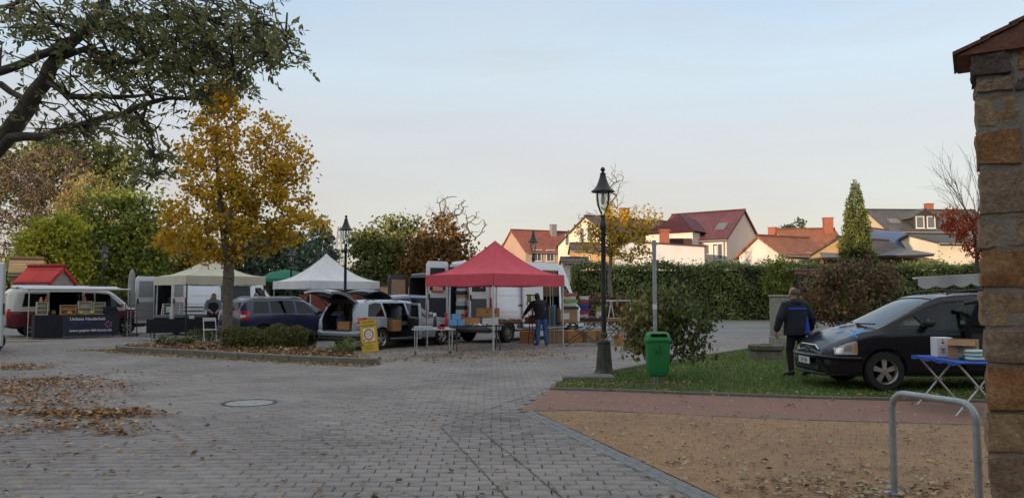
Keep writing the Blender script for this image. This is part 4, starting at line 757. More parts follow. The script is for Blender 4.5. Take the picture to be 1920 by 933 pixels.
# low cream house group
rz = R(28); lx, ly = 5.5, 4.4; loc = from_corner(1465,0,60,rz,lx,ly,(-1,-1))
house('low_cream_house', 'low cream gabled house with weathered wall and red roof right of the plum roofed house', loc, rz, lx, ly, ZV(476,60), ZV(448,63), WDIRTY, TORNG, [])
house('long_red_roof', 'long low house with a broad red tiled roof and brick chimney left of the conifer', (XU(1528,74),76,0), R(-6), XU(1580,74)-XU(1478,74), 8.5, ZV(472,72), ZV(433,76), WDIRTY, TORNG, [], [(2.0,-.6,.85,1.3,BRICKR)], sky=[(-.8,-2.2,.6,.6)])
house('small_far_red_house', 'tiny red roofed house peeping over the low cream house', (XU(1445,112),114,0), R(-30), 6, 6, ZV(460,112), ZV(446,112), WPEACH, TRED, [], [(1.2,-.6,1.1,1.6,BRICKR)])
rz = R(35); loc = from_corner(1632,0,57,rz,7,4.9,(-1,-1)); house('ochre_gable_house', 'ochre gabled house half hidden behind the tall conifer', loc, rz, 7, 4.9, ZV(478,60)-.1, ZV(447,58), WOCHRE, TBROWN, [])
house('long_stained_wall_house', 'whitewashed stained low wing between the cream house and the ochre gable', (XU(1497,62.5),63.8,0), R(-3), XU(1540,62)-XU(1462,62), 4, ZV(474,62), ZV(468,63.5), WDIRTY, TORNG, [])
# grey slate house at right
x0, x1 = XU(1652,84), XU(1870,84); gh = house('slate_roofed_house', 'tan house with big grey slate roof and twin dormer windows at right', ((x0+x1)/2+.4,88,0), R(3), x1-x0, 9, ZV(434,84), ZV(397,88), WTAN, TGREY, [('front',-5.4+i*2.6,ZV(455,84),1.25,1.9,dict(curtain=i%2==0)) for i in range(5)]+[('front',-5.4+i*2.6,ZV(488,84),1.25,1.9,{}) for i in range(5)], [(1.2,.3,.8,.9,BRICKR)], sky=[(-4.7,-2.7,1.0,.9)])
dx = XU(1731,84)-((x0+x1)/2+.4); dz = ZV(432,84)
MB().prism([(dx-1.35,dz),(dx+1.35,dz),(dx+1.35,dz+1.5),(dx,dz+2.25),(dx-1.35,dz+1.5)], -4.4, -1.2, 'y').build('dormer', TGREY, gh)
roofpart('dormer_roof', [((dx-1.7,-4.55,dz+1.35),(dx-1.7,-1.0,dz+1.35),(dx,-1.0,dz+2.4),(dx,-4.55,dz+2.4)), ((dx+1.7,-1.0,dz+1.35),(dx+1.7,-4.55,dz+1.35),(dx,-4.55,dz+2.4),(dx,-1.0,dz+2.4))], TGREY, gh, .1)
for s in (-.62,.62): window(gh, (dx+s,-4.42,dz+.85), (0,-1,0), .85, 1.25, 0, False, TRIMW)
house('small_orange_gable', 'small house with orange tiled roof left of the slate roofed house', (XU(1655,80),81,0), R(40), 5.5, 5, ZV(445,80), ZV(431,80), WPEACH, TORNG)
rz = R(12); house('cream_wing', 'cream side wing with downpipe in front of the slate roofed house', (XU(1790,62),64,0), rz, XU(1850,62)-XU(1722,62), 6, ZV(470,62)+.5, ZV(444,64), WCREAM, TGREY, [])
# blue curved hall roof
bh = thing('blue_roofed_hall', 'hall with a curved blue metal roof right of the tall conifer', 'building', (XU(1648,63),66,0), R(-72), 'houses beyond the hedge'); bw = 3.0
arc = [(-bw+bw*2*i/14, ZV(476,63)+2.1*math.sin(math.pi*i/14)**.8) for i in range(15)]
BLUE_R = pm('blue_sheet_roof', (.06,.095,.19), .45, .12, 3)
MB().prism([(-bw,0)]+[(bw,0)]+[(a,b) for a,b in arc[::-1]], -.4, 3.6, 'y').build('wall', WGREY, bh)
MB().prism([(a*1.03,b+.02) for a,b in arc]+[(a*1.03,b+.14) for a,b in arc[::-1]], -.6, 3.8, 'y').build('roof', BLUE_R, bh)
# grey low roof and timber carport by the hedge
cp = thing('grey_carport', 'low carport with a long flat grey felt roof behind the hedge', 'carport', (XU(1740,50),57.2,0), R(0), 'houses beyond the hedge'); hw_ = (XU(1870,50)-XU(1625,50))/2
FELT = pm('grey_felt', (.13,.14,.15), .8, .12, 2)
MB().prism([(-hw_,ZV(492,50)+.55),(hw_,ZV(488,50)+.65),(hw_,ZV(488,50)+.8),(-hw_,ZV(492,50)+.7)], -.4, 5.5, 'y').build('fascia', STEEL_D, cp)
m_ = MB(); zl, zr = ZV(492,50)+.72, ZV(488,50)+.82; m_.add([(-hw_,-.6,zl),(hw_,-.6,zr),(hw_,5.8,zr+.95),(-hw_+2.4,5.8,zl+.95),(-hw_,-.6,zl-.05),(hw_,-.6,zr-.05)],[(0,1,2,3),(0,1,5,4)]); m_.build('roof', FELT, cp)
for x in (-hw_+.3, 0, hw_-.3): MB().b2((x-.1,-.1,0),(x+.1,.1,zl-.1)).build('post', WOODB, cp)
sc = thing('timber_shelter', 'dark timber shelter post with curved brace behind the stone cabinet', 'shelter', (XU(1493,51),50.5,0), 0)
MB().b2((-.12,-.12,0),(.12,.12,ZV(512,50))).build('post', STEEL_D, sc); MB().tube([(.1,0,ZV(545,50)),(.45,0,ZV(530,50)),(.75,0,ZV(514,50))],.09,8).build('brace', STEEL_D, sc); MB().b2((-.2,-.2,ZV(513,50)),(1.6,.2,ZV(506,50))).build('beam', BRICKR, sc); MB().b2((-.3,-.3,ZV(506,50)),(1.7,1.8,ZV(503,50))).build('roof', FELT, sc)
# orange wall and red fence in the back
ow = thing('orange_wall_building', 'low orange building with flat dark roof edge behind the cars', 'building', (XU(735,48),48.6,0)); hw_ = (XU(757,48)-XU(706,48))/2
MB().b2((-hw_,0,0),(hw_,3,ZV(535,48))).build('wall', WORANGE, ow); MB().b2((-hw_-.15,-.15,ZV(535,48)+.01),(hw_+.15,3.1,ZV(532,48))).build('roof', TBROWN, ow)
RFEN = pm('red_fence_wood', (.20,.045,.03), .7, .2, 5)
fn = thing('red_board_fence', 'dark red upright board fence behind the white tent', 'fence', (XU(560,46),46,0)); L_ = XU(700,46)-XU(560,46); nb = 34
bm_ = MB().b2((0,0,.25),(L_/nb-.02,.03,1.75)).mesh('board'); bm_.materials.append(RFEN)
for i in range(nb):
    o = bpy.data.objects.new('board', bm_); COL.objects.link(o); o.parent = fn; o.location = (i*L_/nb,0,random.uniform(-.03,.03))
for z in (.5,1.4): MB().b2((0,.03,z),(L_,.07,z+.09)).build('rail', RFEN, fn)
pf = thing('white_picket_fence', 'low white picket fence in front of the red board fence', 'fence', (XU(560,44.5),44.5,0)); pm_ = MB().prism([(0,.05),(.07,.05),(.07,.72),(.035,.79),(0,.72)],0,.025,'y').mesh('picket'); pm_.materials.append(TRIMW); L_ = XU(690,44.5)-XU(560,44.5)
for i in range(int(L_/.17)):
    o = bpy.data.objects.new('picket', pm_); COL.objects.link(o); o.parent = pf; o.location = (i*.17,0,0)
for z in (.2,.55): MB().b2((0,.026,z),(L_,.05,z+.06)).build('rail', TRIMW, pf)
# unseen houses added behind the photographer to block the sun from the square
for i, (t_, ln, hh) in enumerate([(-16,20,13.2),(4.5,21,13.5),(25.5,21,13.1),(45,18,13.4)]):
    d = Vector((SUNV.x, SUNV.y, 0)).normalized(); s_ = Vector((d.y, -d.x, 0)); s_ = s_ if s_.x < 0 else -s_; c = d*31+s_*t_
    house('street_house', ['rightmost house of the row behind the photographer','second house of the row behind the photographer','third house of the row behind the photographer','leftmost house of the row behind the photographer'][i], c, math.atan2(s_.y, s_.x), ln, 9.5, hh-4.0, hh, [WCREAM,WTAN,WPINK,WGREY][i], [TRED,TBROWN,TORNG,TGREY][i], [(f,x,z,1.1,1.5,{}) for f in ('front','back') for x in (-6,-2,2,6) for z in (2.2,5.2)], [(2,0,.8,.5,BRICKR)], group='houses behind the photographer')
for i, (x_, hh) in enumerate([(-12,10.5),(9,11.5),(30,10.8)]):  # second unseen row, added to darken the reflections in the black car
    house('street_house', ['left house close behind the photographer','tall house straight behind the photographer','right house close behind the photographer'][i], (x_,-17,0), 0, 20.8, 10, hh-3.4, hh, [WTAN,WOCHRE,WPINK][i], [TBROWN,TRED,TGREY][i], [(f,x,z,1.1,1.5,{}) for f in ('front','back') for x in (-6,-2,2,6) for z in (2.2,5.2)], [(2,0,.8,.5,BRICKR)], group='houses behind the photographer')
# power pylon far away
py = thing('power_pylon', 'distant grey lattice power pylon between spruce and tall trees', 'pylon', (XU(634,330),330,0)); PYM = pm('pylon_steel', (.30,.31,.33), .6, .1); H_ = ZV(425,330); mb = MB()
for sx in (-1,1):
    for sy in (-1,1): mb.tube([(sx*3.0,sy*3.0,0),(sx*1.6,sy*1.6,H_*.55),(sx*.4,sy*.4,H_)], .17, 4, caps=False)
for i in range(11):
    z0, z1 = H_*i/11, H_*(i+1)/11; w0 = np.interp(z0,[0,H_*.55,H_],[3,1.6,.4]); w1 = np.interp(z1,[0,H_*.55,H_],[3,1.6,.4])
    for sy in (-1,1):
        mb.tube([(-w0,sy*w0,z0),(w1,sy*w1,z1)], .10, 3, caps=False); mb.tube([(w0,sy*w0,z0),(-w1,sy*w1,z1)], .10, 3, caps=False)
mb.build('lattice', PYM, py)
for z in (H_*.42,H_*.66): MB().tube([(-9,0,z+.3),(0,0,z+.8),(9,0,z+.3)], .16, 4).tube([(-9,0,z+.3),(0,0,z-.4),(9,0,z+.3)], .1, 4).build('cross_arm', PYM, py)
for z in (H_*.42,H_*.66):
    for x in (-9,9): MB().tube([(x+i*14,-i*3,z+.2-4.0*math.sin(math.pi*i/9)) for i in range(10)], .035, 3).build('wire', PYM, py)

# ================================================================== stone pillar with tiled cap
PX, PYF = XU(1842,4.7), 4.7
pil = thing('stone_pillar', 'sandstone pillar of rough blocks with tiled cap at the right edge', 'pillar', (PX,PYF,0), R(-31))
def sandstone(name, a, b, c):
    m = bpy.data.materials.new(name); m.use_nodes = True; nt = m.node_tree; n = nt.nodes; L = nt.links.new; bs = n['Principled BSDF']; bs.inputs['Roughness'].default_value = .92
    g = n.new('ShaderNodeNewGeometry'); z1 = n.new('ShaderNodeTexNoise'); z1.inputs['Scale'].default_value = 5.5; z1.inputs['Detail'].default_value = 8; z1.inputs['Roughness'].default_value = .62; z1.inputs['Distortion'].default_value = .6; L(g.outputs['Position'], z1.inputs['Vector'])
    r = n.new('ShaderNodeValToRGB'); L(z1.outputs[0], r.inputs[0]); e = r.color_ramp.elements; e[0].position = .3; e[0].color = (*a,1); e[1].position = .72; e[1].color = (*c,1); q = e.new(.52); q.color = (*b,1)
    z2 = n.new('ShaderNodeTexNoise'); z2.inputs['Scale'].default_value = 38; z2.inputs['Detail'].default_value = 8; z2.inputs['Roughness'].default_value = .7; L(g.outputs['Position'], z2.inputs['Vector']); mr = n.new('ShaderNodeMapRange'); mr.inputs['From Min'].default_value = .3; mr.inputs['From Max'].default_value = .7; mr.inputs['To Min'].default_value = .5; mr.inputs['To Max'].default_value = 1.35; L(z2.outputs[0], mr.inputs[0])
    vm = n.new('ShaderNodeVectorMath'); vm.operation = 'SCALE'; L(r.outputs[0], vm.inputs[0]); L(mr.outputs[0], vm.inputs['Scale']); L(vm.outputs[0], bs.inputs['Base Color'])
    bp = n.new('ShaderNodeBump'); bp.inputs['Strength'].default_value = 1.0; bp.inputs['Distance'].default_value = .035; L(z2.outputs[0], bp.inputs['Height']); L(bp.outputs[0], bs.inputs['Normal']); return m
SST = [sandstone('sandstone_buff', (.27,.17,.09), (.46,.32,.185), (.55,.41,.26)), sandstone('sandstone_rust', (.27,.12,.05), (.44,.22,.09), (.52,.33,.17)), sandstone('sandstone_grey', (.22,.15,.10), (.38,.27,.18), (.50,.38,.26)), sandstone('sandstone_dark', (.09,.068,.06), (.16,.12,.10), (.24,.18,.145))]
MORT = pm('lime_mortar', (.24,.21,.18), .95, .2, 8, bump=.6, bscale=50)
def rock(sx, sy, sz, seed, amp=.02):
    """squared block with hewn faces, chipped edges"""
    from mathutils import noise
    bm = bmesh.new(); bmesh.ops.create_cube(bm, size=1); bmesh.ops.subdivide_edges(bm, edges=bm.edges, cuts=6, use_grid_fill=True); of = Vector((seed*1.7, seed*.9, seed*2.3)); rng = np.random.default_rng(seed); sk = rng.uniform(-.035, .035, 4)
    for v in bm.verts:
        p = v.co.copy(); q = Vector((p.x*sx+p.z*sz*sk[0], p.y*sy, p.z*sz+p.x*sx*sk[1])); edge = sum(abs(c) > .49 for c in p)
        d = Vector((p.x*2, p.y*2, p.z*2)); d = Vector((c if abs(c) > .98 else 0 for c in d)); d.normalize()
        h = noise.fractal(q*9+of, 1.0, 2.0, 4)*amp*.9+noise.noise(q*3+of)*amp*.7
        if edge >= 2: h -= amp*.45*abs(noise.noise(q*14+of))+.003
        v.co = q+d*h
    me = bpy.data.meshes.new('stone'); bm.to_mesh(me); bm.free(); return me
zt = lambda v: ZV(v, PYF)
# left quoins: (top row, bottom row, width px, material)
quo = [(95,146,62,3),(150,178,58,2),(180,243,70,0),(248,313,72,1),(318,403,118,2),(405,466,84,2),(470,542,140,1),(545,612,72,0),(617,678,140,2),(682,765,140,1),(768,845,140,0),(850,960,140,2),(965,1040,150,0)]
k_ = PYF/FPX
for i, (v0, v1, wpx, mi) in enumerate(quo):
    z1, z0 = zt(v0), zt(v1); h = z1-z0; w_ = wpx*k_; o = link('stone', rock(w_, .36, h-.012, 100+i, .02), SST[mi], pil, 22); o.location = (w_/2+random.uniform(-.012,.008), .16+random.uniform(-.012,.012), (z0+z1)/2)
    # rubble to the right of the quoin
    x = w_+.03; rr = random.Random(i)
    while x < .62:
        ww = rr.uniform(.12,.2); hh = h*rr.uniform(.42,.95); o = link('stone', rock(ww, .3, hh, 200+i*7+int(x*50), .022), SST[rr.choice([3,3,2,1])], pil, 50); o.location = (x+ww/2, .136, z0+h*.5+rr.uniform(-.1,.1)*(h-hh)); 
        if hh < h*.6: o2 = link('stone', rock(ww, .3, h-hh-.04, 300+i*7+int(x*50), .02), SST[3], pil, 50); o2.location = (x+ww/2, .138, z0+hh+.02+(h-hh-.04)/2); o.location.z = z0+hh/2
        x += ww+.03
MB().b2((.013,-.004,0),(.66,.345,ZV(138,5.1))).build('mortar_core', MORT, pil)
CLAY = pm('clay_tile', (.20,.075,.045), .8, .25, 9, bump=.5, dirt=(.05,.045,.04), dscale=6, damt=.7); zc = ZV(140,5.1); cap = MB()
for j in range(3):
    z0 = zc+.005+j*.066; d0 = -.11+j*.15
    for i in range(3):
        y0 = -.06+i*.16
        cap.add([(d0,y0,z0),(d0,y0+.155,z0),(d0+.2,y0+.155,z0+.075),(d0+.2,y0,z0+.075),(d0,y0,z0+.022),(d0,y0+.155,z0+.022),(d0+.2,y0+.155,z0+.097),(d0+.2,y0,z0+.097)],[(3,2,1,0),(4,5,6,7),(0,1,5,4),(1,2,6,5),(2,3,7,6),(3,0,4,7)])
cap.add([(-.09,-.045,zc),(.8,-.045,zc),(.8,-.045,zc+.32),(.3,-.045,zc+.17),(-.09,.40,zc),(.8,.40,zc),(.8,.40,zc+.32),(.3,.40,zc+.17)],[(0,1,2,3),(7,6,5,4),(0,4,5,1),(1,5,6,2),(2,6,7,3),(3,7,4,0)])
cap.build('tile_cap', CLAY, pil)

# ================================================================== lamps and street furniture
LAMP_G = pm('lamp_paint', (.018,.022,.022), .42, .25, 9, bump=.1); LAMP_B = pm('lamp_base_iron', (.045,.05,.035), .7, .3, 8, bump=.5, dirt=(.09,.085,.05), dscale=9, damt=.6); BULB = pm('lamp_globe', (.75,.74,.70), .3, .05)
def lamp(label, u, Y, h=4.25):
    t = thing('street_lamp', label, 'street lamp', (XU(u,Y),Y,0), R(20), 'old style street lamps'); mb = MB()
    fl = [(.20,0),(.205,.05),(.175,.10),(.165,.16),(.125,.62),(.135,.64),(.13,.68),(.085,.70),(.065,.74),(.075,.82),(.055,.86)]
    n = 24; vs = []; fs = []
    for r, z in fl:
        for j in range(n): q = r*(1-(.09 if (j % 2 and .12 < z < .63) else 0)); a = 2*math.pi*j/n; vs.append((q*math.cos(a), q*math.sin(a), z))
    for i in range(len(fl)-1):
        for j in range(n): fs.append((i*n+j, i*n+(j+1)%n, (i+1)*n+(j+1)%n, (i+1)*n+j))
    fs.append(tuple(range(n-1,-1,-1))); mb.add(vs, fs); mb.build('base', LAMP_B, t, 30)
    e_ = h-1.02
    MB().lathe([(.052,.84),(.05,2.0),(.046,e_-.30),(.06,e_-.28),(.075,e_-.2),(.06,e_-.14),(.045,e_-.06),(.055,e_),(.03,e_+.02)], 14).build('post', LAMP_G, t, 40)
    fr = MB()
    for s in range(4):
        a = math.pi/2*s+.4; c, q = math.cos(a), math.sin(a); fr.tube([(c*.02,q*.02,e_),(c*.07,q*.07,e_+.07),(c*.14,q*.14,e_+.22),(c*.165,q*.165,e_+.38),(c*.16,q*.16,e_+.50)], .012, 6)
    fr.build('fork', LAMP_G, t)
    MB().lathe([(.02,e_+.10),(.07,e_+.13),(.125,e_+.22),(.15,e_+.36),(.148,e_+.50)], 18, cap=False).build('glass_bowl', CLEAR, t, 60)
    MB().lathe([(.005,e_+.22),(.035,e_+.26),(.042,e_+.34),(.03,e_+.42),(.02,e_+.52)], 12).build('lamp_globe', BULB, t, 60)
    MB().lathe([(.24,e_+.49),(.245,e_+.505),(.20,e_+.54),(.145,e_+.60),(.10,e_+.70),(.068,e_+.80),(.055,e_+.86),(.062,e_+.875),(.035,e_+.895),(.022,e_+.91),(.048,e_+.945),(.05,e_+.965),(.03,e_+1.0),(.004,e_+1.012)], 22).build('hood', LAMP_G, t, 40); return t
lamp('tall street lamp standing at the tip of the lawn in front of the hedge', 1132, 15.75)
lamp('street lamp rising behind the open tailgate of the silver estate car', 647, 26.4, 4.4)
lamp('street lamp behind the bonnet of the red and white van', 193, 37)
lamp('street lamp rising behind the white van roof and red tent', 1000, 33, 4.45)
lamp('street lamp between the dark firs above the green tent', 545, 40)
lamp('tiny far street lamp left of the lamp behind the red and white van', 150, 57)
# litter bin on a galvanised post
GB = pm('bin_green', (.012,.20,.05), .38, .08, 5, spec=.5); GBD = pm('bin_print', (.005,.05,.018), .5); lb = thing('litter_bin', 'bright green plastic litter bin strapped to a galvanised post on the lawn', 'litter bin', (BINP.x,BINP.y-.13,0))
def rr(w_, d_, k=6, r=.06):
    pts = []
    for cx, cy, a0 in ((w_/2-r,d_/2-r,0),(-w_/2+r,d_/2-r,90),(-w_/2+r,-d_/2+r,180),(w_/2-r,-d_/2+r,270)):
        for i in range(k+1): a = R(a0+90*i/k); pts.append((cx+r*math.cos(a), cy+r*math.sin(a)))
    return pts
def ringloft(mb, rows, mi=0, caps=True):
    n = len(rows[0]); vs = [p for r in rows for p in r]; fs = []
    for i in range(len(rows)-1):
        for j in range(n): fs.append((i*n+j, i*n+(j+1)%n, (i+1)*n+(j+1)%n, (i+1)*n+j))
    if caps: fs += [tuple(range(n-1,-1,-1)), tuple(range((len(rows)-1)*n, len(rows)*n))]
    return mb.add(vs, fs, mi)
mb = MB(); ringloft(mb, [[(x,y,z) for x,y in rr(w_,d_)] for w_,d_,z in ((.26,.20,.205),(.33,.25,.225),(.365,.28,.30),(.39,.30,.6),(.405,.31,.80))]); mb.build('body', GB, lb, 40)
mb = MB(); ringloft(mb, [[(x,y,z) for x,y in rr(w_,d_)] for w_,d_,z in ((.425,.325,.795),(.44,.34,.805),(.44,.34,.845),(.42,.325,.86))]); mb.build('rim', GB, lb, 40)
def dome(w0, d0): return [[(x,y+oy,z) for x,y in rr(w_,d_,6,.07)] for w_,d_,z,oy in ((.41,.32,.86,0),(.40,.31,.90,.0),(.36,.27,.945,.012),(.29,.20,.965,.02))]
lid = MB(); ringloft(lid, dome(0,0)); lidm = boolean(lid.mesh(), [MB().at((0,-.2,.905)).box((0,0,0),(.30,.46,.058),bev=.028).mesh()]); link('lid', lidm, GB, lb, 40)
MB().b2((-.17,-.06,.872),(.17,.12,.938)).build('inner_liner', BLACK, lb)
em_ = MB()
for r0, r1 in ((.086,.094),): 
    n=36; em_.add([(r*math.cos(2*math.pi*j/n),0,r*math.sin(2*math.pi*j/n)) for r in (r0,r1) for j in range(n)], [(j,(j+1)%n,n+(j+1)%n,n+j) for j in range(n)])
def fl(poly): em_.add([(x,0,z) for x,z in poly],[tuple(range(len(poly)))])
fl([(.012,.05),(.03,.05),(.034,.015),(.03,-.01),(.042,-.062),(.03,-.062),(.02,-.02),(.006,-.062),(-.006,-.062),(.008,-.01),(.01,.03),(-.022,.044),(-.024,.036)])
fl([(.012+.011*math.cos(a*math.pi/6),.066+.011*math.sin(a*math.pi/6)) for a in range(12)])
fl([(-.058,.012),(-.018,.012),(-.024,-.05),(-.052,-.05)]); fl([(-.062,.02),(-.014,.02),(-.014,.015),(-.062,.015)])
o = em_.build('litter_emblem', GBD, lb); o.location = (.0,-.154,.635); o.rotation_euler = (R(1.9),0,0)
ps = thing('galvanised_post', 'tall bare galvanised post carrying the green litter bin', 'post', (BINP.x,BINP.y+.075,0)); MB().lathe([(.036,-.05),(.036,ZV(452,13.4)),(.038,ZV(452,13.4)),(.038,ZV(452,13.4)+.03),(.01,ZV(452,13.4)+.035)],14).build('tube', GALV, ps, 40)
for z in (.32,.82): MB().lathe([(.037,z),(.042,z+.002),(.042,z+.03),(.037,z+.032)],14,cap=False).build('clamp', GALV, ps)
MB().lathe([(.0375,1.35),(.0375,1.44)],14,cap=False).build('sticker', PAPER, ps); MB().b2((-.03,-.06,2.28),(-.0,-.03,2.36)).build('bracket_stub', GALV, ps)
# bike stand
A0, A1 = Vector((XU(1666,6.2),6.2,0)), Vector((XU(1822,5.5),5.5,0)); bk = thing('bike_stand', 'galvanised tubular bicycle stand in the sand at lower right', 'bike stand', A0); d = A1-A0; L_ = d.length; dn = d.normalized(); Hh = .80; r_ = .13; pts = [Vector((0,0,-.1))]+[Vector((0,0,z)) for z in (.2,.5,Hh-r_)]
for i in range(1,7): a = R(15*i); pts.append(dn*(r_-r_*math.cos(a))+Vector((0,0,Hh-r_+r_*math.sin(a))))
for i in range(0,6): a = R(90-15*i); pts.append(dn*(L_-r_+r_*math.cos(a))+Vector((0,0,Hh-r_+r_*math.sin(a))))
pts += [dn*L_+Vector((0,0,z)) for z in (Hh-r_,.5,.2,-.1)]; MB().tube(pts,.0265,14).build('hoop', GALV, bk, 50)
for q in (Vector(), dn*L_): MB().lathe([(.075,.0),(.075,.012),(.03,.014)],16,c=(q.x,q.y,.003)).build('foot_plate', GALV, bk, 30)
# old stone cabinet and stone pedestal on the lawn
OSM = pm('weathered_concrete', (.33,.31,.26), .92, .2, 5, bump=.5, dirt=(.09,.085,.065), dscale=5, damt=.75); OSD = pm('mossy_stone', (.13,.115,.085), .95, .3, 6, bump=.8, bscale=20, dirt=(.05,.055,.03), dscale=5, damt=.7)
cb = thing('stone_cabinet', 'upright weathered concrete cabinet pillar at the back edge of the lawn', 'cabinet', (XU(1464,24.8),24.9,0), R(-40))
MB().box((0,0,.90),(.50,.50,1.36),bev=.015).build('shaft', OSM, cb); MB().box((0,0,.16),(.56,.56,.32),bev=.02).build('plinth', OSM, cb); MB().box((0,0,1.61),(.57,.57,.07),bev=.02).build('cap', OSM, cb); MB().box((-.02,-.252,.92),(.36,.01,1.1)).build('door', OSM, cb); MB().box((0.0,-.26,1.42),(.07,.01,.06)).build('number_plate', GUT, cb)
pd = thing('stone_pedestal', 'low mossy octagonal stone pedestal in the grass beside the cabinet', 'pedestal', G(1437,674)); MB().lathe([(.50,-.05),(.47,.05),(.40,.24),(.43,.25),(.46,.27),(.46,.36),(.42,.385)],8).build('block', OSD, pd, 25); MB().box((.04,.04,.39),(.26,.22,.03),bev=.01).build('worn_top', OSD, pd)
# ================================================================== vehicles
def paint(name, c, rough=.32, flake=.06, coat=.8, spec=.5): return pm(name, c, rough, flake, 2.5, coat=coat, spec=spec, metal=.15, dirt=tuple(x*.8+.008 for x in c), dscale=1.2, damt=.25)
def two_tone(name, lo, hi, z):
    m = paint(name, lo); nt = m.node_tree; n = nt.nodes; L = nt.links.new; b = n['Principled BSDF']; src = b.inputs['Base Color'].links[0].from_socket
    tc = n.new('ShaderNodeTexCoord'); s = n.new('ShaderNodeSeparateXYZ'); L(tc.outputs['Object'], s.inputs[0]); g = n.new('ShaderNodeMath'); g.operation = 'GREATER_THAN'; g.inputs[1].default_value = z; L(s.outputs['Z'], g.inputs[0])
    mx = n.new('ShaderNodeMix'); mx.data_type = 'RGBA'; L(g.outputs[0], mx.inputs[0]); L(src, mx.inputs[6]); mx.inputs[7].default_value = (*hi,1); L(mx.outputs[2], b.inputs['Base Color']); return m
class Car:
    """body lofted through stations (x, z bottom, z shoulder, z top, half width bottom, shoulder, top); x runs from tail to nose"""
    def __init__(s, st): s.st = st; s.xs = [a[0] for a in st]; s.L = st[-1][0]
    def par(s, x): return [float(np.interp(x, s.xs, [a[i] for a in s.st])) for i in range(1, 7)]
    def sec(s, x, ins=0.0, floor=None):
        zb, zs, zt, wb, ws, wt = s.par(x)
        pts = [(wb-.06, zb), (wb, zb+.07), (max(wb,ws)+.008, zb+(zs-zb)*.55), (ws+.002, zs-.05), (ws-.012, zs), (wt+(ws-wt)*.16, zs+(zt-zs)*.86), (wt-.05, zt-.012), (wt*.5, zt+.012), (0, zt+.018)]
        if ins: pts = [(max(0, y-ins), (min(z, zt+.018-ins) if z > zs else z)) for y, z in pts]
        if floor is not None: pts = [(y, max(z, floor)) for y, z in pts]
        return pts
    def sy(s, x, z):
        p = s.sec(x)
        for (y0, z0), (y1, z1) in zip(p[:-1], p[1:]):
            if z0 <= z <= z1 and z1 > z0: return y0+(y1-y0)*(z-z0)/(z1-z0)
        return p[1][0] if z < p[1][1] else p[-2][0]*.5
    def tz(s, x, y):
        p = s.sec(x)[4:]; y = abs(y)
        for (y0, z0), (y1, z1) in zip(p[:-1], p[1:]):
            if y1 <= y <= y0: return z0+(z1-z0)*((y0-y)/max(y0-y1, 1e-6))
        return p[0][1]
    def loft(s, xs, ins=0, floor=None):
        mb = MB(); rows = []
        for x in xs:
            h = s.sec(x, ins, floor); ring = [(x, -y, z) for y, z in h[:-1]]+[(x, 0, h[-1][1])]+[(x, y, z) for y, z in h[:-1][::-1]]; rows.append(ring)
        ringloft(mb, rows); return mb.mesh()
    def side_patch(s, x0, x1, z0, z1, sg, off, nx=8, nz=5, zf=None, xf=None):
        mb = MB()
        def fn(a, b):
            x = x0+(x1-x0)*a
            if xf: x += xf(b)
            za = z0; zb_ = zf(x) if zf else z1; z = za+(zb_-za)*b; return (x, sg*(s.sy(min(max(x,.0),s.L), z)+off), z)
        mb.grid(fn, nx, nz); return mb
    def side_poly(s, poly, sg, off):
        mb = MB(); mb.add([(x, sg*(s.sy(x, z)+off), z) for x, z in poly], [tuple(range(len(poly)))]); return mb
def wheel(parent, x, y, r, sg, spokes=5, w_=.21, alloy=ALLOY, hub=True):
    t = MB().lathe([(r*.63,-w_/2),(r*.93,-w_/2),(r,-w_/2+.035),(r,w_/2-.035),(r*.93,w_/2),(r*.63,w_/2)], 28, axis='y', cap=False); t.lathe([(r*.64,-w_/2+.02),(r*.64,w_/2-.02)], 28, axis='y', cap=False); t.box((0,-sg*.03,0),(.3,.02,.3))
    wo = t.build('wheel', RUBBER, parent, 40); wo.location = (x, y, r); o = sg*(w_/2-.03); m = MB()
    m.lathe([(r*.56,o-sg*.05),(r*.62,o),(r*.66,o+sg*.012),(r*.64,o-sg*.02),(r*.6,o-sg*.06)], 28, axis='y', cap=False); m.lathe([(.01,o+sg*.005),(r*.16,o+sg*.005),(r*.2,o-sg*.02),(r*.2,o-sg*.06)], 14, axis='y', cap=False)
    for i in range(spokes):
        a = 2*math.pi*i/spokes+.3; c, q = math.cos(a), math.sin(a); k = r*.085 if spokes < 7 else r*.05
        m.add([(c*r*.12-q*k*1.1, o-sg*.004, q*r*.12+c*k*1.1),(c*r*.12+q*k*1.1, o-sg*.004, q*r*.12-c*k*1.1),(c*r*.6+q*k*1.7, o-sg*.014, q*r*.6-c*k*1.7),(c*r*.6-q*k*1.7, o-sg*.014, q*r*.6+c*k*1.7)]+[(c*r*.12-q*k*1.1, o-sg*.05, q*r*.12+c*k*1.1),(c*r*.12+q*k*1.1, o-sg*.05, q*r*.12-c*k*1.1),(c*r*.6+q*k*1.7, o-sg*.05, q*r*.6-c*k*1.7),(c*r*.6-q*k*1.7, o-sg*.05, q*r*.6+c*k*1.7)], [(0,1,2,3),(0,3,7,4),(1,2,6,5),(2,3,7,6)])
    m.build('rim', alloy, wo, 35); MB().lathe([(.01,-sg*.02),(r*.6,-sg*.02)],18,axis='y',cap=False).build('brake_disc', STEEL_D, wo)
def plate(parent, s, loc, rz, w_=.52, size=.085):
    o = MB().box((0,0,0),(w_,.012,.112),bev=.004).build('number_plate', PAPER, parent); o.location = loc; o.rotation_euler = (0,0,rz); o.name = 'number_plate'
    MB().b2((-w_/2,-.008,-.056),(-w_/2+.04,-.0065,.056)).build('blue_band', pm('plate_blue',(.02,.06,.35),.5), o)
    if s: text('plate_text', s, size, BLACK, o, (.02,-.008,0), (R(90),0,0), sx=.8)
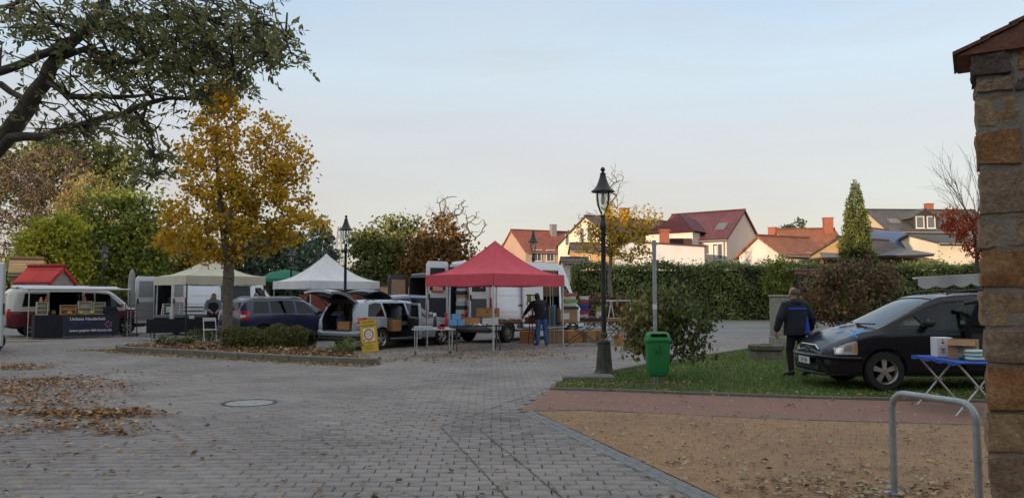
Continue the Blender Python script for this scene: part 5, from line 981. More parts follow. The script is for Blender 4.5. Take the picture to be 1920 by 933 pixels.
def vehicle(name, label, loc, rz, st, mat, wheels, r, wins=(), shield=None, rear=None, cut=(), doors=(), spokes=5, cat='car', group='vehicles on the square', trim=True, interior=True, wboth=True, glass=None, ws_glass=None, w_=.21, alloy=ALLOY, skip=()):
    c = Car(st); t = thing(name, label, cat, loc, rz, group); L = c.L; glass = glass or GLASS
    xs = sorted(set([round(x,3) for x in np.linspace(0, L, 46)]+c.xs)); body = c.loft(xs); cuts = []
    for x in wheels:
        W = max(a[5] for a in st)
        for sg in (-1, 1): cuts.append(MB().lathe([(r+.055, sg*(W-.30)), (r+.055, sg*(W+.3))], 28, axis='y', c=(x, 0, r)).mesh())
    if interior is True: interior = (.35, L-1.05)
    if interior: cuts.append(c.loft([x for x in np.linspace(interior[0], interior[1], 24)], .07, .52))
    for poly in wins:
        for sg in ((-1, 1) if wboth else (-1,)): cuts.append(MB().prism(poly, sg*.35, sg*1.6, 'y').mesh())
    if shield: x0, x1, m0, m1, z0 = shield; cuts.append(MB().prism([(x0, -m0), (x1, -m1), (x1, m1), (x0, m0)], z0, 3.5, 'z').mesh())
    if rear: y0, z0, y1, z1 = rear; cuts.append(MB().prism([(-y0, z0), (y0, z0), (y1, z1), (-y1, z1)], -.8, .75, 'x').mesh())
    cuts += list(cut)
    me = boolean(body, cuts); me.materials.clear()
    o = link('body', me, [mat, INT, BLACK], t)
    for p in me.polygons:
        x, y, z = p.center; p.material_index = 0
        xx = min(max(x, .0), L)
        inside = abs(y) < c.sy(xx, z)-.025 and z < c.tz(xx, y)-.03 and .03 < x < L-.06
        lowb = z < c.par(xx)[0]+.06
        if inside or lowb: p.material_index = 1 if inside else 2
    smooth_by(me, 28)
    for x in wheels:
        W = max(a[5] for a in st)
        for sg in (-1, 1): wheel(t, x, sg*(W-.115), r, sg, spokes, w_, alloy)
    for ip, poly in enumerate(wins):
        for sg in ((-1, 1) if wboth else (-1,)):
            if (ip, sg) not in skip: c.side_poly(poly, sg, -.012).build('side_window', glass, t)
    if shield:
        x0, x1, m0, m1, z0 = shield
        g = MB(); g.grid(lambda a, b: (x0+(x1-x0)*b, (m0+(m1-m0)*b)*(2*a-1), c.tz(x0+(x1-x0)*b, (m0+(m1-m0)*b)*(2*a-1))-.012), 10, 8); g.build('windscreen', ws_glass or glass, t, 60)
    if rear:
        y0, z0, y1, z1 = rear; g = MB(); g.add([(.04,-y0,z0),(.04,y0,z0),(.06,y1,z1),(.06,-y1,z1)],[(0,1,2,3)]); g.build('rear_window', glass, t)
    for d in doors:
        x0, x1, z0, z1, sg = d[:5]
        sm = c.side_patch(x0-.012, x1+.012, z0-.012, z1+.006, sg, .0015); sm.build('door_seam', BLACK, t, 60)
        dd = c.side_patch(x0, x1, z0, z1, sg, .004).build('door', mat, t, 60); hx = d[5] if len(d) > 5 else x0+.12; hz = z1-.12
        MB().box((hx, sg*(c.sy(hx,hz)+.022), hz), (.20,.03,.035), bev=.012).build('handle', BLACK if len(d) < 7 else d[6], dd)
    return t, c
def seat(parent, x, y, m): 
    o = MB().box((x,y,.72),(.5,.48,.18),bev=.06).box((x-.26,y,1.02),(.16,.46,.6),bev=.07).box((x-.30,y,1.40),(.1,.26,.18),bev=.04).build('seat', m, parent, 50); return o
SEATM = pm('seat_cloth', (.15,.16,.165), .9, .2)
def mirror(parent, c, x, z, sg, m):
    y = c.sy(x, z-.06); return MB().box((x-.02, sg*(y+.13), z), (.12,.20,.14), bev=.045).box((x+.0, sg*(y+.03), z-.04), (.07,.1,.05)).build('wing_mirror', m, parent, 50)
def lens(parent, name, c, x0, x1, z0, z1, sg, m, off=.008): return c.side_patch(x0, x1, z0, z1, sg, off, 10, 5).build(name, m, parent, 60)

# ---- black people carrier on the lawn 
BLK = paint('black_paint', (.005,.006,.011), .25, coat=.25, spec=.3); GAL = [(0,.45,.95,1.30,.70,.80,.60),(.07,.36,.97,1.56,.80,.86,.62),(.3,.28,.98,1.66,.86,.89,.66),(1.2,.24,.98,1.70,.89,.905,.68),(2.1,.24,.97,1.70,.89,.905,.68),(2.62,.24,.95,1.655,.89,.905,.66),(2.9,.24,.95,1.54,.89,.905,.66),(3.3,.24,.945,1.305,.89,.905,.69),(3.72,.24,.93,1.055,.89,.90,.74),(3.85,.24,.92,1.0,.89,.895,.76),(4.1,.24,.865,.935,.885,.88,.74),(4.35,.24,.78,.84,.87,.85,.68),(4.5,.25,.68,.75,.83,.79,.60),(4.59,.27,.60,.68,.75,.70,.52),(4.64,.34,.54,.62,.62,.58,.42)]
ZG = lambda z: z if z < .97 else .97+(z-.97)*.86
GAL = [(a,b,c,ZG(d),e,f,g) for a,b,c,d,e,f,g in GAL]
gw = Vector((XU(1655,12.75),12.75,0)); gal, gc = vehicle('black_people_carrier', 'black people carrier with blue dice and star stickers parked on the lawn', (gw.x+3.70, 12.75+.86, .02), R(180), GAL, BLK, (.86,3.70), .325, [[(x, ZG(z)) for x, z in q] for q in [[(2.98,1.03),(3.42,1.03),(3.42,1.11),(3.14,1.28)],[(2.10,1.03),(2.88,1.03),(2.88,1.42),(2.62,1.53),(2.10,1.56)],[(.55,1.05),(1.6,1.04),(1.6,1.56),(.75,1.54)]]], (3.70,2.74,.74,.60,1.0), (.62,1.05,.55,1.38), doors=[(2.05,2.94,.36,.98,1,2.2),(1.68,2.94,.36,.98,-1,1.86),(.62,1.62,.40,.98,-1,.75)], ws_glass=glassmat('windscreen_glass',(.30,.36,.40),1.0), glass=glassmat('clear_side_glass',(.55,.58,.58)))
for y in (-.4,.4): seat(gal,2.15,y,SEATM); seat(gal,1.2,y,SEATM)
MB().box((3.25,0,.93),(.5,1.45,.14),bev=.05).build('dashboard', BLACK, gal)
for sg in (-1,1):
    mirror(gal, gc, 3.02, 1.12, sg, BLACK); hl = gc.side_patch(4.16,4.50,.60,.78,sg,.006,12,6,zf=lambda x: float(np.interp(x,[4.12,4.3,4.5],[.83,.79,.70]))).build('headlight', pm('headlight_lens%d'%sg,(.40,.42,.44),.1,.1,6,coat=.8), gal, 60)
    for hx, hz, hr in ((4.42,.665,.055),(4.30,.70,.06)): gc.side_patch(hx-hr,hx+hr,hz-hr*.8,hz+hr*.8,sg,.009,4,4).build('reflector', CHROME, hl, 60)
    gc.side_patch(4.15,4.20,.62,.80,sg,.009,2,4).build('indicator', pm('indicator_amber%d'%sg,(.55,.22,.06),.3), hl, 60)
    MB().lathe([(.005,0),(.05,.0),(.045,-.03)],14,axis='x',c=(4.52,sg*.52,.40)).build('fog_lamp', CLEAR_L, gal); lens(gal,'tail_light',gc,.05,.3,.9,1.25,sg,RED_L)
    MB().tube([(.5,sg*.60,1.60),(.6,sg*.61,1.65),(1.9,sg*.62,1.665),(2.4,sg*.61,1.63),(2.5,sg*.60,1.59)],.016,8).build('roof_rail', BLACK, gal)
    wip = MB().tube([(3.80,-.1+.55*sg,1.03),(3.74,-.3+.2*sg+.0,1.075)],.012,6).tube([(3.77,-.42+.42*sg,1.08),(3.72,.18+.42*sg,1.092)],.014,6).build('wiper', BLACK, gal)
# grille, badge, bumper lips
gr = MB(); gr.prism([(-.36,.585),(.36,.585),(.42,.66),(.30,.715),(-.30,.715),(-.42,.66)],4.595,4.625,'x'); gr.build('grille', BLACK, gal)
gf = MB(); ring = [(-.37,.575),(.37,.575),(.435,.66),(.31,.725),(-.31,.725),(-.435,.66)]; gf.tube([(4.615,a,b) for a,b in ring+[ring[0]]],.013,6); gf.build('grille_frame', CHROME, gal)
bd = MB(); bd.add([(4.645,.085*math.cos(i*math.pi/12),.655+.042*math.sin(i*math.pi/12)) for i in range(24)]+[(4.62,.085*math.cos(i*math.pi/12),.655+.042*math.sin(i*math.pi/12)) for i in range(24)],[tuple(range(24))]+[(i,(i+1)%24,24+(i+1)%24,24+i) for i in range(24)]); bdo = bd.build('badge', CHROME, gal)
MB().add([(4.648,.068*math.cos(i*math.pi/12),.655+.030*math.sin(i*math.pi/12)) for i in range(24)],[tuple(range(24))]).build('badge_field', pm('badge_blue',(.03,.05,.13),.3), bdo)
pts = [(4.10,.89,.53),(4.35,.875,.535),(4.52,.82,.54),(4.62,.68,.545),(4.675,.40,.545),(4.69,0,.545)]; MB().tube(pts+[(x,-y,z) for x,y,z in pts[:-1][::-1]],[(.03,.035)]*11,8).build('bumper_strip', BLK, gal, 50)
pts = [(4.3,.84,.28),(4.5,.77,.265),(4.63,.58,.26),(4.67,.2,.255)]; MB().tube(pts+[(x,-y,z) for x,y,z in pts[::-1]],.022,8).build('bumper_lip', BLACK, gal, 50); MB().b2((4.57,-.5,.315),(4.652,.5,.40)).build('lower_grille', STEEL_D, gal)
plate(gal,'DZ E 238',(4.705,.0,.455),R(90))
STICK = pm('sky_blue_sticker', (.045,.26,.62), .45, .05)
def on_hood(name, polys, parent, m=STICK):
    mb = MB()
    for poly in polys: mb.add([(x, y, gc.tz(x,y)+.006) for x,y in poly],[tuple(range(len(poly)))])
    return mb.build(name, m, parent)
def star(cx, cy, r, q=.42, a0=0, asp=1.0): return [(cx+(r if i%2==0 else r*q)*math.cos(a0+i*math.pi/5), cy+asp*(r if i%2==0 else r*q)*math.sin(a0+i*math.pi/5)) for i in range(10)]
on_hood('star_sticker', [star(4.12,.16,.10,.4,.3,1.4)], gal)
for cx,cy,r_ in ((3.98,.24,.05),(3.99,.40,.06)):
    s_ = star(cx,cy,r_,.45,.9,1.3); s2 = star(cx,cy,r_*.6,.45,.9,1.3); mb = MB(); n=10; mb.add([(x,y,gc.tz(x,y)+.006) for x,y in s_+s2],[(i,(i+1)%n,n+(i+1)%n,n+i) for i in range(n)]); mb.build('star_outline_sticker', STICK, gal)
lt = []; 
for i in range(9):
    y = -.52+i*.068; hh = (.12,.07,.10,.07,.14,.08,.07,.11,.13)[i]; lt.append([(4.05,y),(4.05+.0,y+.022),(4.05-hh,y+.034),(4.05-hh,y+.012)]); lt.append([(4.05,y+.02),(4.028,y+.05),(4.02,y+.048),(4.04,y+.018)])
on_hood('hood_lettering', lt, gal)
def die_side(parent, cx, cz, s, c, sg, tilt=0.0):
    mb = MB(); pip = MB(); ct, st_ = math.cos(tilt), math.sin(tilt)
    def q(a, b, off=.007): x = cx+s*(a*ct-b*st_); z = cz+s*(a*st_+b*ct); return (x, sg*(c.sy(x,z)+off), z)
    faces = [[(-.5,-.35),(.18,-.5),(.18,.22),(-.5,.32)],[(.21,-.5),(.55,-.2),(.55,.42),(.21,.22)],[(-.48,.36),(.19,.26),(.53,.45),(-.1,.55)]]
    for f in faces: mb.add([q(*p) for p in f],[tuple(range(len(f)))])
    for a,b in ((-.36,-.22),(-.16,-.08),(.04,.06),(.38,-.1),(.38,.16),(0,.42)): pip.add([q(a+.06*math.cos(k*math.pi/4),b+.06*math.sin(k*math.pi/4),.010) for k in range(8)],[tuple(range(8))])
    o = mb.build('die_sticker', STICK, parent); pip.build('die_pips', BLACK, o)
def die_hood(cx, cy, s, tilt):
    mb = MB(); pip = MB(); ct, st_ = math.cos(tilt), math.sin(tilt)
    def q(a, b, off=.006): y = cy+s*1.25*(a*ct-b*st_); x = cx-s*(a*st_+b*ct); return (x, y, gc.tz(x,y)+off)
    for f in [[(-.5,-.35),(.18,-.5),(.18,.22),(-.5,.32)],[(.21,-.5),(.55,-.2),(.55,.42),(.21,.22)],[(-.48,.36),(.19,.26),(.53,.45),(-.1,.55)]]: mb.add([q(*p) for p in f],[tuple(range(4))])
    for a,b in ((-.36,-.22),(-.16,-.08),(.04,.06),(.38,-.1),(.38,.16),(0,.42)): pip.add([q(a+.055*math.cos(k*math.pi/4),b+.055*math.sin(k*math.pi/4),.009) for k in range(8)],[tuple(range(8))])
    o = mb.build('die_sticker', STICK, gal); pip.build('die_pips', BLACK, o)
die_hood(3.98,.62,.20,.15); die_hood(4.14,.70,.17,-.5)
die_side(gal,2.30,.72,.26,gc,1); die_side(gal,2.12,.58,.2,gc,1,.5)
mb = MB(); s_ = star(2.80,.78,.085,.45,math.pi/2); s2 = star(2.80,.78,.055,.45,math.pi/2); mb.add([(x,gc.sy(x,z)+.007,z) for x,z in s_+s2],[(i,(i+1)%10,10+(i+1)%10,10+i) for i in range(10)]); mb.build('star_outline_sticker', STICK, gal)
mb = MB()
for i in range(26): x = 2.92-i*.052; mb.add([(x+a,gc.sy(x,.50+b)+.007,.50+b) for a,b in ((-.012,-.01),(.012,-.01),(.012,.01),(-.012,.01))],[(0,1,2,3)])
mb.build('lettering_strip', STICK, gal)
# opened rear side door, swung out towards the table
dr = MB(); dr.prism([(0,.36),(1.0,.36),(1.02,1.0),(.95,1.42),(.2,1.47),(0,1.02)],-.035,.035,'y'); do = dr.build('open_rear_door', BLK, gal); do.location = (2.40,.93,0); do.rotation_euler = (0,0,R(142)); MB().prism([(.1,1.05),(.93,1.05),(.88,1.36),(.24,1.40)],-.04,.04,'y').build('window', GLASS_D, do); MB().b2((.1,-.05,.45),(.9,-.04,.95)).build('inner_trim', BLACK, do)
MB().tube([(.0,.0,1.44),(.5,.02,1.55),(1.0,.0,1.52)],.035,8).build('door_top_seal', BLACK, do)

# ---- silver estate with open tailgate and open rear door
SILV = paint('silver_paint', (.33,.36,.41), .3); OPL = [(0,.42,.80,.90,.74,.80,.62),(.05,.36,.90,1.14,.80,.84,.60),(.16,.32,.96,1.34,.85,.87,.60),(.35,.28,.97,1.44,.87,.885,.60),(.9,.24,.96,1.475,.885,.90,.61),(1.9,.22,.94,1.485,.885,.90,.61),(2.5,.22,.92,1.455,.885,.90,.60),(2.75,.22,.91,1.40,.885,.90,.60),(3.55,.22,.89,.985,.885,.895,.70),(3.7,.22,.88,.95,.885,.885,.72),(4.3,.22,.80,.87,.87,.86,.66),(4.6,.24,.68,.77,.82,.80,.58),(4.76,.28,.58,.66,.72,.68,.48),(4.84,.36,.52,.58,.58,.54,.36)]
AO = R(55); rw = Vector((-3.92,23.3,0)); ho = Vector((math.cos(AO),math.sin(AO),0)); ro = Vector((math.sin(AO),-math.cos(AO),0)); oo = rw-ho*.98-ro*.89
opl, oc = vehicle('silver_estate_car', 'silver estate car with raised tailgate and open rear door', oo, AO, OPL, SILV, (.98,3.80), .315, [[(.42,.99),(1.12,.985),(1.12,1.38),(.9,1.40),(.62,1.34)],[(1.2,.98),(2.16,.965),(2.16,1.385),(1.2,1.39)],[(2.24,.965),(3.05,.95),(2.62,1.33),(2.24,1.38)]], (3.5,2.62,.70,.56,.97), cut=[MB().prism([(-.62,.56),(.62,.56),(.66,.92),(.50,1.385),(-.50,1.385),(-.66,.92)],-.5,.9,'x').mesh(), MB().b2((1.18,-1.2,.33),(2.17,-.40,1.0)).mesh()], doors=[(2.24,3.3,.32,.92,-1,2.36,SILV),(2.24,3.3,.32,.92,1,2.36,SILV),(1.2,2.16,.32,.93,1,1.3,SILV)], interior=(.2,3.75), skip=((1,-1),), glass=GLASS_D)
[bpy.data.objects.remove(o) for o in [o for o in opl.children if o.name.startswith('side_window')][1:2]] if False else None
for y in (-.4,.4): seat(opl,2.35,y,SEATM); seat(opl,1.35,y,SEATM)
for sg in (-1,1):
    mirror(opl,oc,3.15,1.02,sg,SILV); lens(opl,'headlight',oc,4.3,4.62,.60,.74,sg,CLEAR_L); lens(opl,'tail_light',oc,.02,.36,.80,.97,sg,RED_L); lens(opl,'reverse_light',oc,.015,.22,.72,.795,sg,CLEAR_L)
    MB().tube([(.55,sg*.58,1.45),(.8,sg*.59,1.50),(2.2,sg*.59,1.50),(2.45,sg*.58,1.465)],.014,6).build('roof_rail', BLACK, opl)
MB().tube([(.14,-.89,.50),(.0,-.80,.50),(-.05,-.5,.50),(-.06,0,.50),(-.05,.5,.50),(.0,.80,.50),(.14,.89,.50)],[(.05,.085)]*7,8).build('rear_bumper', SILV, opl, 50); MB().tube([(.1,-.86,.36),(-.02,-.74,.34),(-.04,0,.34),(-.02,.74,.34),(.1,.86,.36)],[(.05,.06)]*5,8).build('bumper_skirt', BLACK, opl, 50)
MB().b2((-.07,-.55,.335),(-.06,-.38,.365)).build('rear_reflector', RED_L, opl); MB().b2((-.09,-.6,.585),(.12,.6,.60)).build('loading_sill', BLACK, opl)
# tailgate, hinged at the rear roof edge
TG_IN = pm('tailgate_trim', (.05,.05,.047), .7, .15)
def tailgate(parent, hx, hz, W0, W1, L_, up_, mat, win=(.22,.62), bend=.12):
    g = MB(); n = 12
    def fn(a, b, dz=0, sh=0):
        w_ = (W0+(W1-W0)*min(1,b*1.6))*(1-.10*max(0,b-.75)*4); return (hx-L_*b*math.cos(up_)-bend*math.sin(math.pi*b)*math.sin(up_)+dz*math.sin(up_), (2*a-1)*(w_-sh), hz+L_*b*math.sin(up_)+bend*math.sin(math.pi*b)*math.cos(up_)+dz*math.cos(up_)-.06*(2*a-1)**2)
    g.grid(lambda a,b: fn(a,b,.03), 10, n); g.grid(lambda a,b: fn(a,b,-.045,.03), 10, n, 1)
    for b in (0,1): g.add([fn(i/10,b,.03) for i in range(11)]+[fn(i/10,b,-.045,.03) for i in range(11)],[(i,i+1,12+i,11+i) for i in range(10)])
    for a in (0,1): g.add([fn(a,i/n,.03) for i in range(n+1)]+[fn(a,i/n,-.045,.03) for i in range(n+1)],[(i,i+1,n+2+i,n+1+i) for i in range(n)])
    o = g.build('tailgate', [mat,TG_IN], parent, 50); p = MB(); p.grid(lambda a,b: fn(.10+.8*a,win[0]-.02+(win[1]-win[0])*b,-.055), 8, 6); p.build('rear_window', GLASS_D, o, 60); q = MB(); q.grid(lambda a,b: fn(.10+.8*a,win[0]+(win[1]-win[0])*b,.036), 8, 6); q.build('rear_window', GLASS_D, o, 60)
    for sg in (-1,1): MB().tube([(hx+.05,sg*(W0-.02),hz-.35),(hx-L_*.42*math.cos(up_),sg*(W0-.0),hz+L_*.42*math.sin(up_)-.03)],.012,6).build('gas_strut', STEEL_D, o)
tailgate(opl,.30,1.44,.58,.66,1.12,R(17),SILV)
# rear door swung open on its front hinge
od = MB(); od.prism([(0,.0),(.95,.0),(.98,.3),(.96,.62),(.9,.98),(.86,1.06),(.1,1.08),(0,.64)],-.04,.04,'y'); dm = boolean(od.mesh(), [MB().prism([(.1,.66),(.90,.64),(.82,1.0),(.14,1.02)],-.2,.2,'y').mesh()]); do = link('open_rear_door', dm, SILV, opl); do.location = (2.17,-.92,.32); do.rotation_euler = (0,0,R(180+62)); MB().prism([(.1,.66),(.90,.64),(.82,1.0),(.14,1.02)],-.008,.008,'y').build('window', GLASS_D, do); MB().prism([(.04,.05),(.92,.05),(.93,.6),(.04,.6)],-.06,-.041,'y').prism([(.04,.05),(.92,.05),(.93,.6),(.04,.6)],.0,.001,'y').build('inner_trim', BLACK, do); MB().box((.8,-.075,.52),(.16,.03,.05),bev=.01).build('handle', BLACK, do)
plate(opl,'',(-.075,0,.44),R(-90)) if False else None

# ---- dark blue estate beyond the golden tree
DBLU = paint('dark_blue_paint', (.022,.03,.075), .28); DAC = [(0,.45,.86,.98,.74,.80,.64),(.06,.38,.95,1.22,.80,.84,.62),(.22,.32,1.0,1.46,.85,.865,.62),(.4,.28,1.0,1.53,.86,.87,.62),(1.2,.24,.99,1.555,.865,.875,.63),(2.0,.24,.97,1.545,.865,.875,.63),(2.4,.24,.96,1.50,.865,.87,.62),(3.25,.24,.93,1.06,.865,.87,.70),(3.45,.24,.92,1.0,.86,.86,.72),(4.05,.26,.86,.93,.84,.83,.66),(4.3,.28,.72,.80,.78,.74,.56),(4.45,.36,.58,.66,.66,.6,.42),(4.49,.42,.52,.58,.55,.5,.35)]
AD = R(45); hd = Vector((math.cos(AD),math.sin(AD),0)); rd = Vector((math.sin(AD),-math.cos(AD),0)); rc = Vector((XU(458,25.6),25.6,0))
dac, dc = vehicle('dark_blue_estate_car', 'dark blue estate car parked behind the juniper hedge and golden tree', rc-rd*.86-hd*.1, AD, DAC, DBLU, (.82,3.70), .315, [[(.42,1.03),(1.02,1.03),(1.02,1.42),(.55,1.42)],[(1.1,1.03),(1.98,1.01),(1.98,1.44),(1.1,1.44)],[(2.06,1.01),(2.88,.99),(2.42,1.38),(2.06,1.43)]], (3.22,2.45,.68,.58,1.0), (.62,1.03,.52,1.40), doors=[(1.1,1.98,.34,.97,-1,1.2),(2.06,3.1,.34,.95,-1,2.18),(1.1,1.98,.34,.97,1,1.2),(2.06,3.1,.34,.95,1,2.18)], spokes=5, glass=GLASS_D)
for sg in (-1,1):
    mirror(dac,dc,2.95,1.06,sg,BLACK); lens(dac,'headlight',dc,4.0,4.3,.66,.84,sg,CLEAR_L); lens(dac,'tail_light',dc,.015,.30,.82,1.12,sg,RED_L); MB().tube([(.5,sg*.58,1.52),(.7,sg*.59,1.585),(2.1,sg*.59,1.58),(2.35,sg*.58,1.53)],.018,6).build('roof_rail', ALU, dac); lens(dac,'reverse_light',dc,.010,.16,.90,.99,sg,CLEAR_L,.012)
for y in (-.38,.38): seat(dac,2.05,y,SEATM); seat(dac,1.1,y,SEATM)
plate(dac,'',(-.012,0,.80),R(-90)); [MB().b2((-.026,.16-i*.055,.775),(-.0195,.125-i*.055,.825)).build('plate_mark', BLACK, dac) for i in range(6) if i != 3]; MB().tube([(.14,-.86,.50),(.0,-.78,.48),(-.05,-.4,.48),(-.05,.4,.48),(.0,.78,.48),(.14,.86,.50)],[(.05,.11)]*6,8).build('rear_bumper', DBLU, dac, 50); MB().lathe([(.005,0),(.05,0),(.05,.015)],14,axis='x',c=(-.015,0,1.0)).build('badge', CHROME, dac)

# ---- blue people carrier with its tailgate up, behind the silver one
MBLU = paint('mid_blue_paint', (.075,.12,.22), .28); MPV = [(0,.45,.90,1.05,.74,.80,.64),(.08,.36,.98,1.40,.82,.85,.63),(.3,.28,1.02,1.60,.87,.885,.63),(1.2,.24,1.01,1.66,.89,.90,.65),(2.0,.24,1.0,1.64,.89,.90,.65),(2.35,.24,.98,1.58,.89,.90,.64),(3.4,.24,.95,1.05,.885,.89,.72),(3.9,.24,.88,.95,.87,.86,.66),(4.25,.26,.74,.82,.8,.77,.56),(4.4,.38,.56,.62,.6,.55,.38)]
AM = R(55); mc = Vector((-4.75,26.3,0))
mpv, mvc = vehicle('blue_people_carrier', 'mid blue people carrier with raised dark tailgate behind the silver estate', mc, AM, MPV, MBLU, (.85,3.5), .32, [[(.45,1.06),(1.05,1.06),(1.05,1.5),(.62,1.5)],[(1.13,1.06),(1.98,1.05),(1.98,1.53),(1.13,1.53)],[(2.06,1.05),(2.95,1.02),(2.4,1.46),(2.06,1.52)]], (3.35,2.42,.70,.58,1.02), cut=[MB().prism([(-.62,.6),(.62,.6),(.62,1.0),(.52,1.5),(-.52,1.5),(-.62,1.0)],-.5,.9,'x').mesh()], doors=[(1.13,1.98,.34,1.0,-1,1.24),(2.06,3.1,.34,.98,-1,2.18)], interior=(.2,3.4))
tailgate(mpv,.30,1.60,.60,.66,1.05,R(8),BLK)
for sg in (-1,1): mirror(mpv,mvc,2.98,1.1,sg,BLACK); lens(mpv,'headlight',mvc,3.9,4.2,.66,.84,sg,CLEAR_L); lens(mpv,'tail_light',mvc,.02,.25,.85,1.1,sg,RED_L)
for y in (-.4,.4): seat(mpv,2.05,y,SEATM)

# ---- vans
VANW = paint('van_white', (.78,.80,.83), .38, .04); VGREY = pm('van_grey_plastic', (.10,.11,.13), .6, .1); 
def van_st(L, H, W=1.02): return [(0,.50,1.25,H-.14,W-.06,W-.03,W-.13),(.04,.42,1.25,H-.05,W-.03,W-.005,W-.10),(.12,.38,1.25,H-.02,W-.02,W,W-.09),(L*.5,.36,1.25,H+.01,W-.02,W,W-.09),(L-1.75,.36,1.25,H,W-.02,W,W-.09),(L-1.45,.36,1.25,H-.10,W-.02,W,W-.11),(L-1.2,.36,1.25,H-.38,W-.02,W,W-.13),(L-.62,.36,1.22,1.42,W-.02,W-.01,W-.18),(L-.45,.36,1.15,1.28,W-.03,W-.03,W-.20),(L-.15,.38,.98,1.08,W-.08,W-.10,W-.26),(L-.04,.42,.72,.80,W-.18,W-.22,W-.36),(L,.5,.62,.68,W-.3,W-.36,W-.5)]
def van(name, label, loc, rz, L, H, mat, cargo=True, slide=None, cut=(), wheels=(.95,), cat='van', W=1.02, r=.345):
    st = van_st(L,H,W); wn = [[(L-1.72,1.33),(L-.86,1.30),(L-1.22,1.86),(L-1.40,2.0),(L-1.72,2.0)]]; cuts = list(cut)
    if slide: cuts.append(MB().b2((slide[0],-1.3,.50),(slide[1],-.5,H-.28)).mesh())
    t, c = vehicle(name, label, loc, rz, st, mat, (.95, L-1.0), r, wn, (L-.72,L-1.38,.80,.76,1.45), None, cut=cuts+[MB().b2((-.5,-.88,.56),(.8,.88,H-.20)).mesh()], doors=[(L-1.78,L-.70,.48,1.24,-1,L-1.66)], cat=cat, interior=(.06,L-1.0), w_=.23, spokes=8, alloy=GUT)
    for sg in (-1,1):
        mirror(t,c,L-.88,1.42,sg,BLACK); lens(t,'tail_light',c,.01,.09,.95,1.55,sg,RED_L); lens(t,'headlight',c,L-.42,L-.1,.82,1.05,sg,CLEAR_L)
        c.side_patch(1.42,L-1.5,.40,.62,sg,.012,8,2).build('side_moulding', VGREY, t, 60)
    MB().tube([(.06,-W+.05,.46),(-.04,-W+.15,.46),(-.06,0,.46),(-.04,W-.15,.46),(.06,W-.05,.46)],[(.06,.10)]*5,8).build('rear_bumper', VGREY, t, 50)
    for z in (1.05,1.62): c.side_patch(.25,(slide[0] if slide else L-1.9)-.1,z,z+.04,-1,.006,8,1).build('swage_line', mat, t, 60)
    return t, c
def rear_door(parent, hinge, ang, w_, z0, z1, mat, winm=None, trim=None, mirror_=1, th=.05):
    """door leaf from its hinge along local x"""
    d = MB(); d.prism([(0,z0),(w_,z0),(w_,z1-.12),(w_-.1,z1),(.05,z1),(0,z1-.1)],-th/2,th/2,'y'); o = d.build('rear_door', mat, parent); o.location = hinge; o.rotation_euler = (0,0,ang); h = z1-z0
    for sg in (-1,1):
        if winm: MB().prism([(.13,z0+h*.56),(w_-.13,z0+h*.56),(w_-.15,z0+h*.90),(.15,z0+h*.90)],sg*(th/2+.001),sg*(th/2+.012),'y').build('door_window', winm, o)
        MB().prism([(.1,z0+.12),(w_-.1,z0+.12),(w_-.1,z0+h*.45),(.1,z0+h*.45)],sg*(th/2+.001),sg*(th/2+.010),'y').build('door_lining', trim or VGREY, o)
    MB().box((w_-.09,th/2+.03,z0+h*.47),(.05,.04,.2),bev=.012).build('handle', BLACK, o); return o
# big white van behind the red tent
AV = R(50); hv = Vector((math.cos(AV),math.sin(AV),0)); rv = Vector((math.sin(AV),-math.cos(AV),0)); vc = Vector((XU(919,26.2),26.2,0)); VO = vc-rv*1.0
HV = ZV(487,26.6)
wv, wvc = van('large_white_van', 'large white van with open side and rear doors behind the red tent', VO, AV, 5.8, HV, VANW, slide=(2.85,3.95))
INW = pm('van_lining', (.30,.30,.29), .8, .1)
o = rear_door(wv,(-.02,-.97,0),R(90),.90,.52,HV-.12,VANW,BLACK); 
for i,(x,z,r_) in enumerate(((.30,1.95,.07),(.55,2.0,.06),(.62,1.72,.05),(.25,1.72,.045),(.42,2.12,.05))): MB().lathe([(.004,0),(r_,0)],12,axis='y',c=(x,.042,z),cap=False).build('sticker', PAPER, o)
ol = rear_door(wv,(-.03,.99,0),R(170),.92,.50,HV-.02,VANW,BLACK,pm('door_felt',(.045,.05,.06),.9))
OR = pm('orange_sign', (.62,.11,.02), .5, .04); sg_ = MB().box((.46,.058,1.86),(.50,.02,.22),bev=.006).box((.46,-.058,1.86),(.50,.02,.22),bev=.006).build('orange_sign', OR, ol)
text('sign_text','STIHL',.17,PAPER,sg_,(.46,.0695,1.86),(R(90),0,R(180)),bold=.006,sx=.95); text('sign_text','STIHL',.17,PAPER,sg_,(.46,-.0695,1.86),(R(90),0,0),bold=.006,sx=.95)
MB().b2((-.03,-.90,HV-.22),(.0,.90,HV-.12)).build('rear_lintel', VANW, wv); MB().b2((.0,-.85,.52),(3.9,.85,.56)).build('load_floor', VGREY, wv)
sl = MB().b2((0,-.03,.5),(1.15,.03,HV-.28),bev=.02).build('sliding_door', VANW, wv); sl.location = (1.65,-1.085,0)
MB().b2((1.5,-1.06,1.27),(2.9,-1.045,1.32)).build('slide_rail', STEEL_D, wv)
# dark van with panelled rear doors further back
AK = R(60); kv, kc = van('black_van', 'black panel van with open tan lined rear doors behind the blue car', (XU(800,33),33.0,0), AK, 5.2, ZV(512,33.5), paint('van_black',(.012,.013,.016),.3)); TAN = pm('plywood_lining', (.36,.22,.13), .8, .12); HK = ZV(512,33.5)
for h_, a_ in (((-.03,.98,0),R(150)),((-.03,-.98,0),R(225))):
    d_ = rear_door(kv,h_,a_,.92,.52,HK-.08,MATS['van_black'],TAN,TAN)
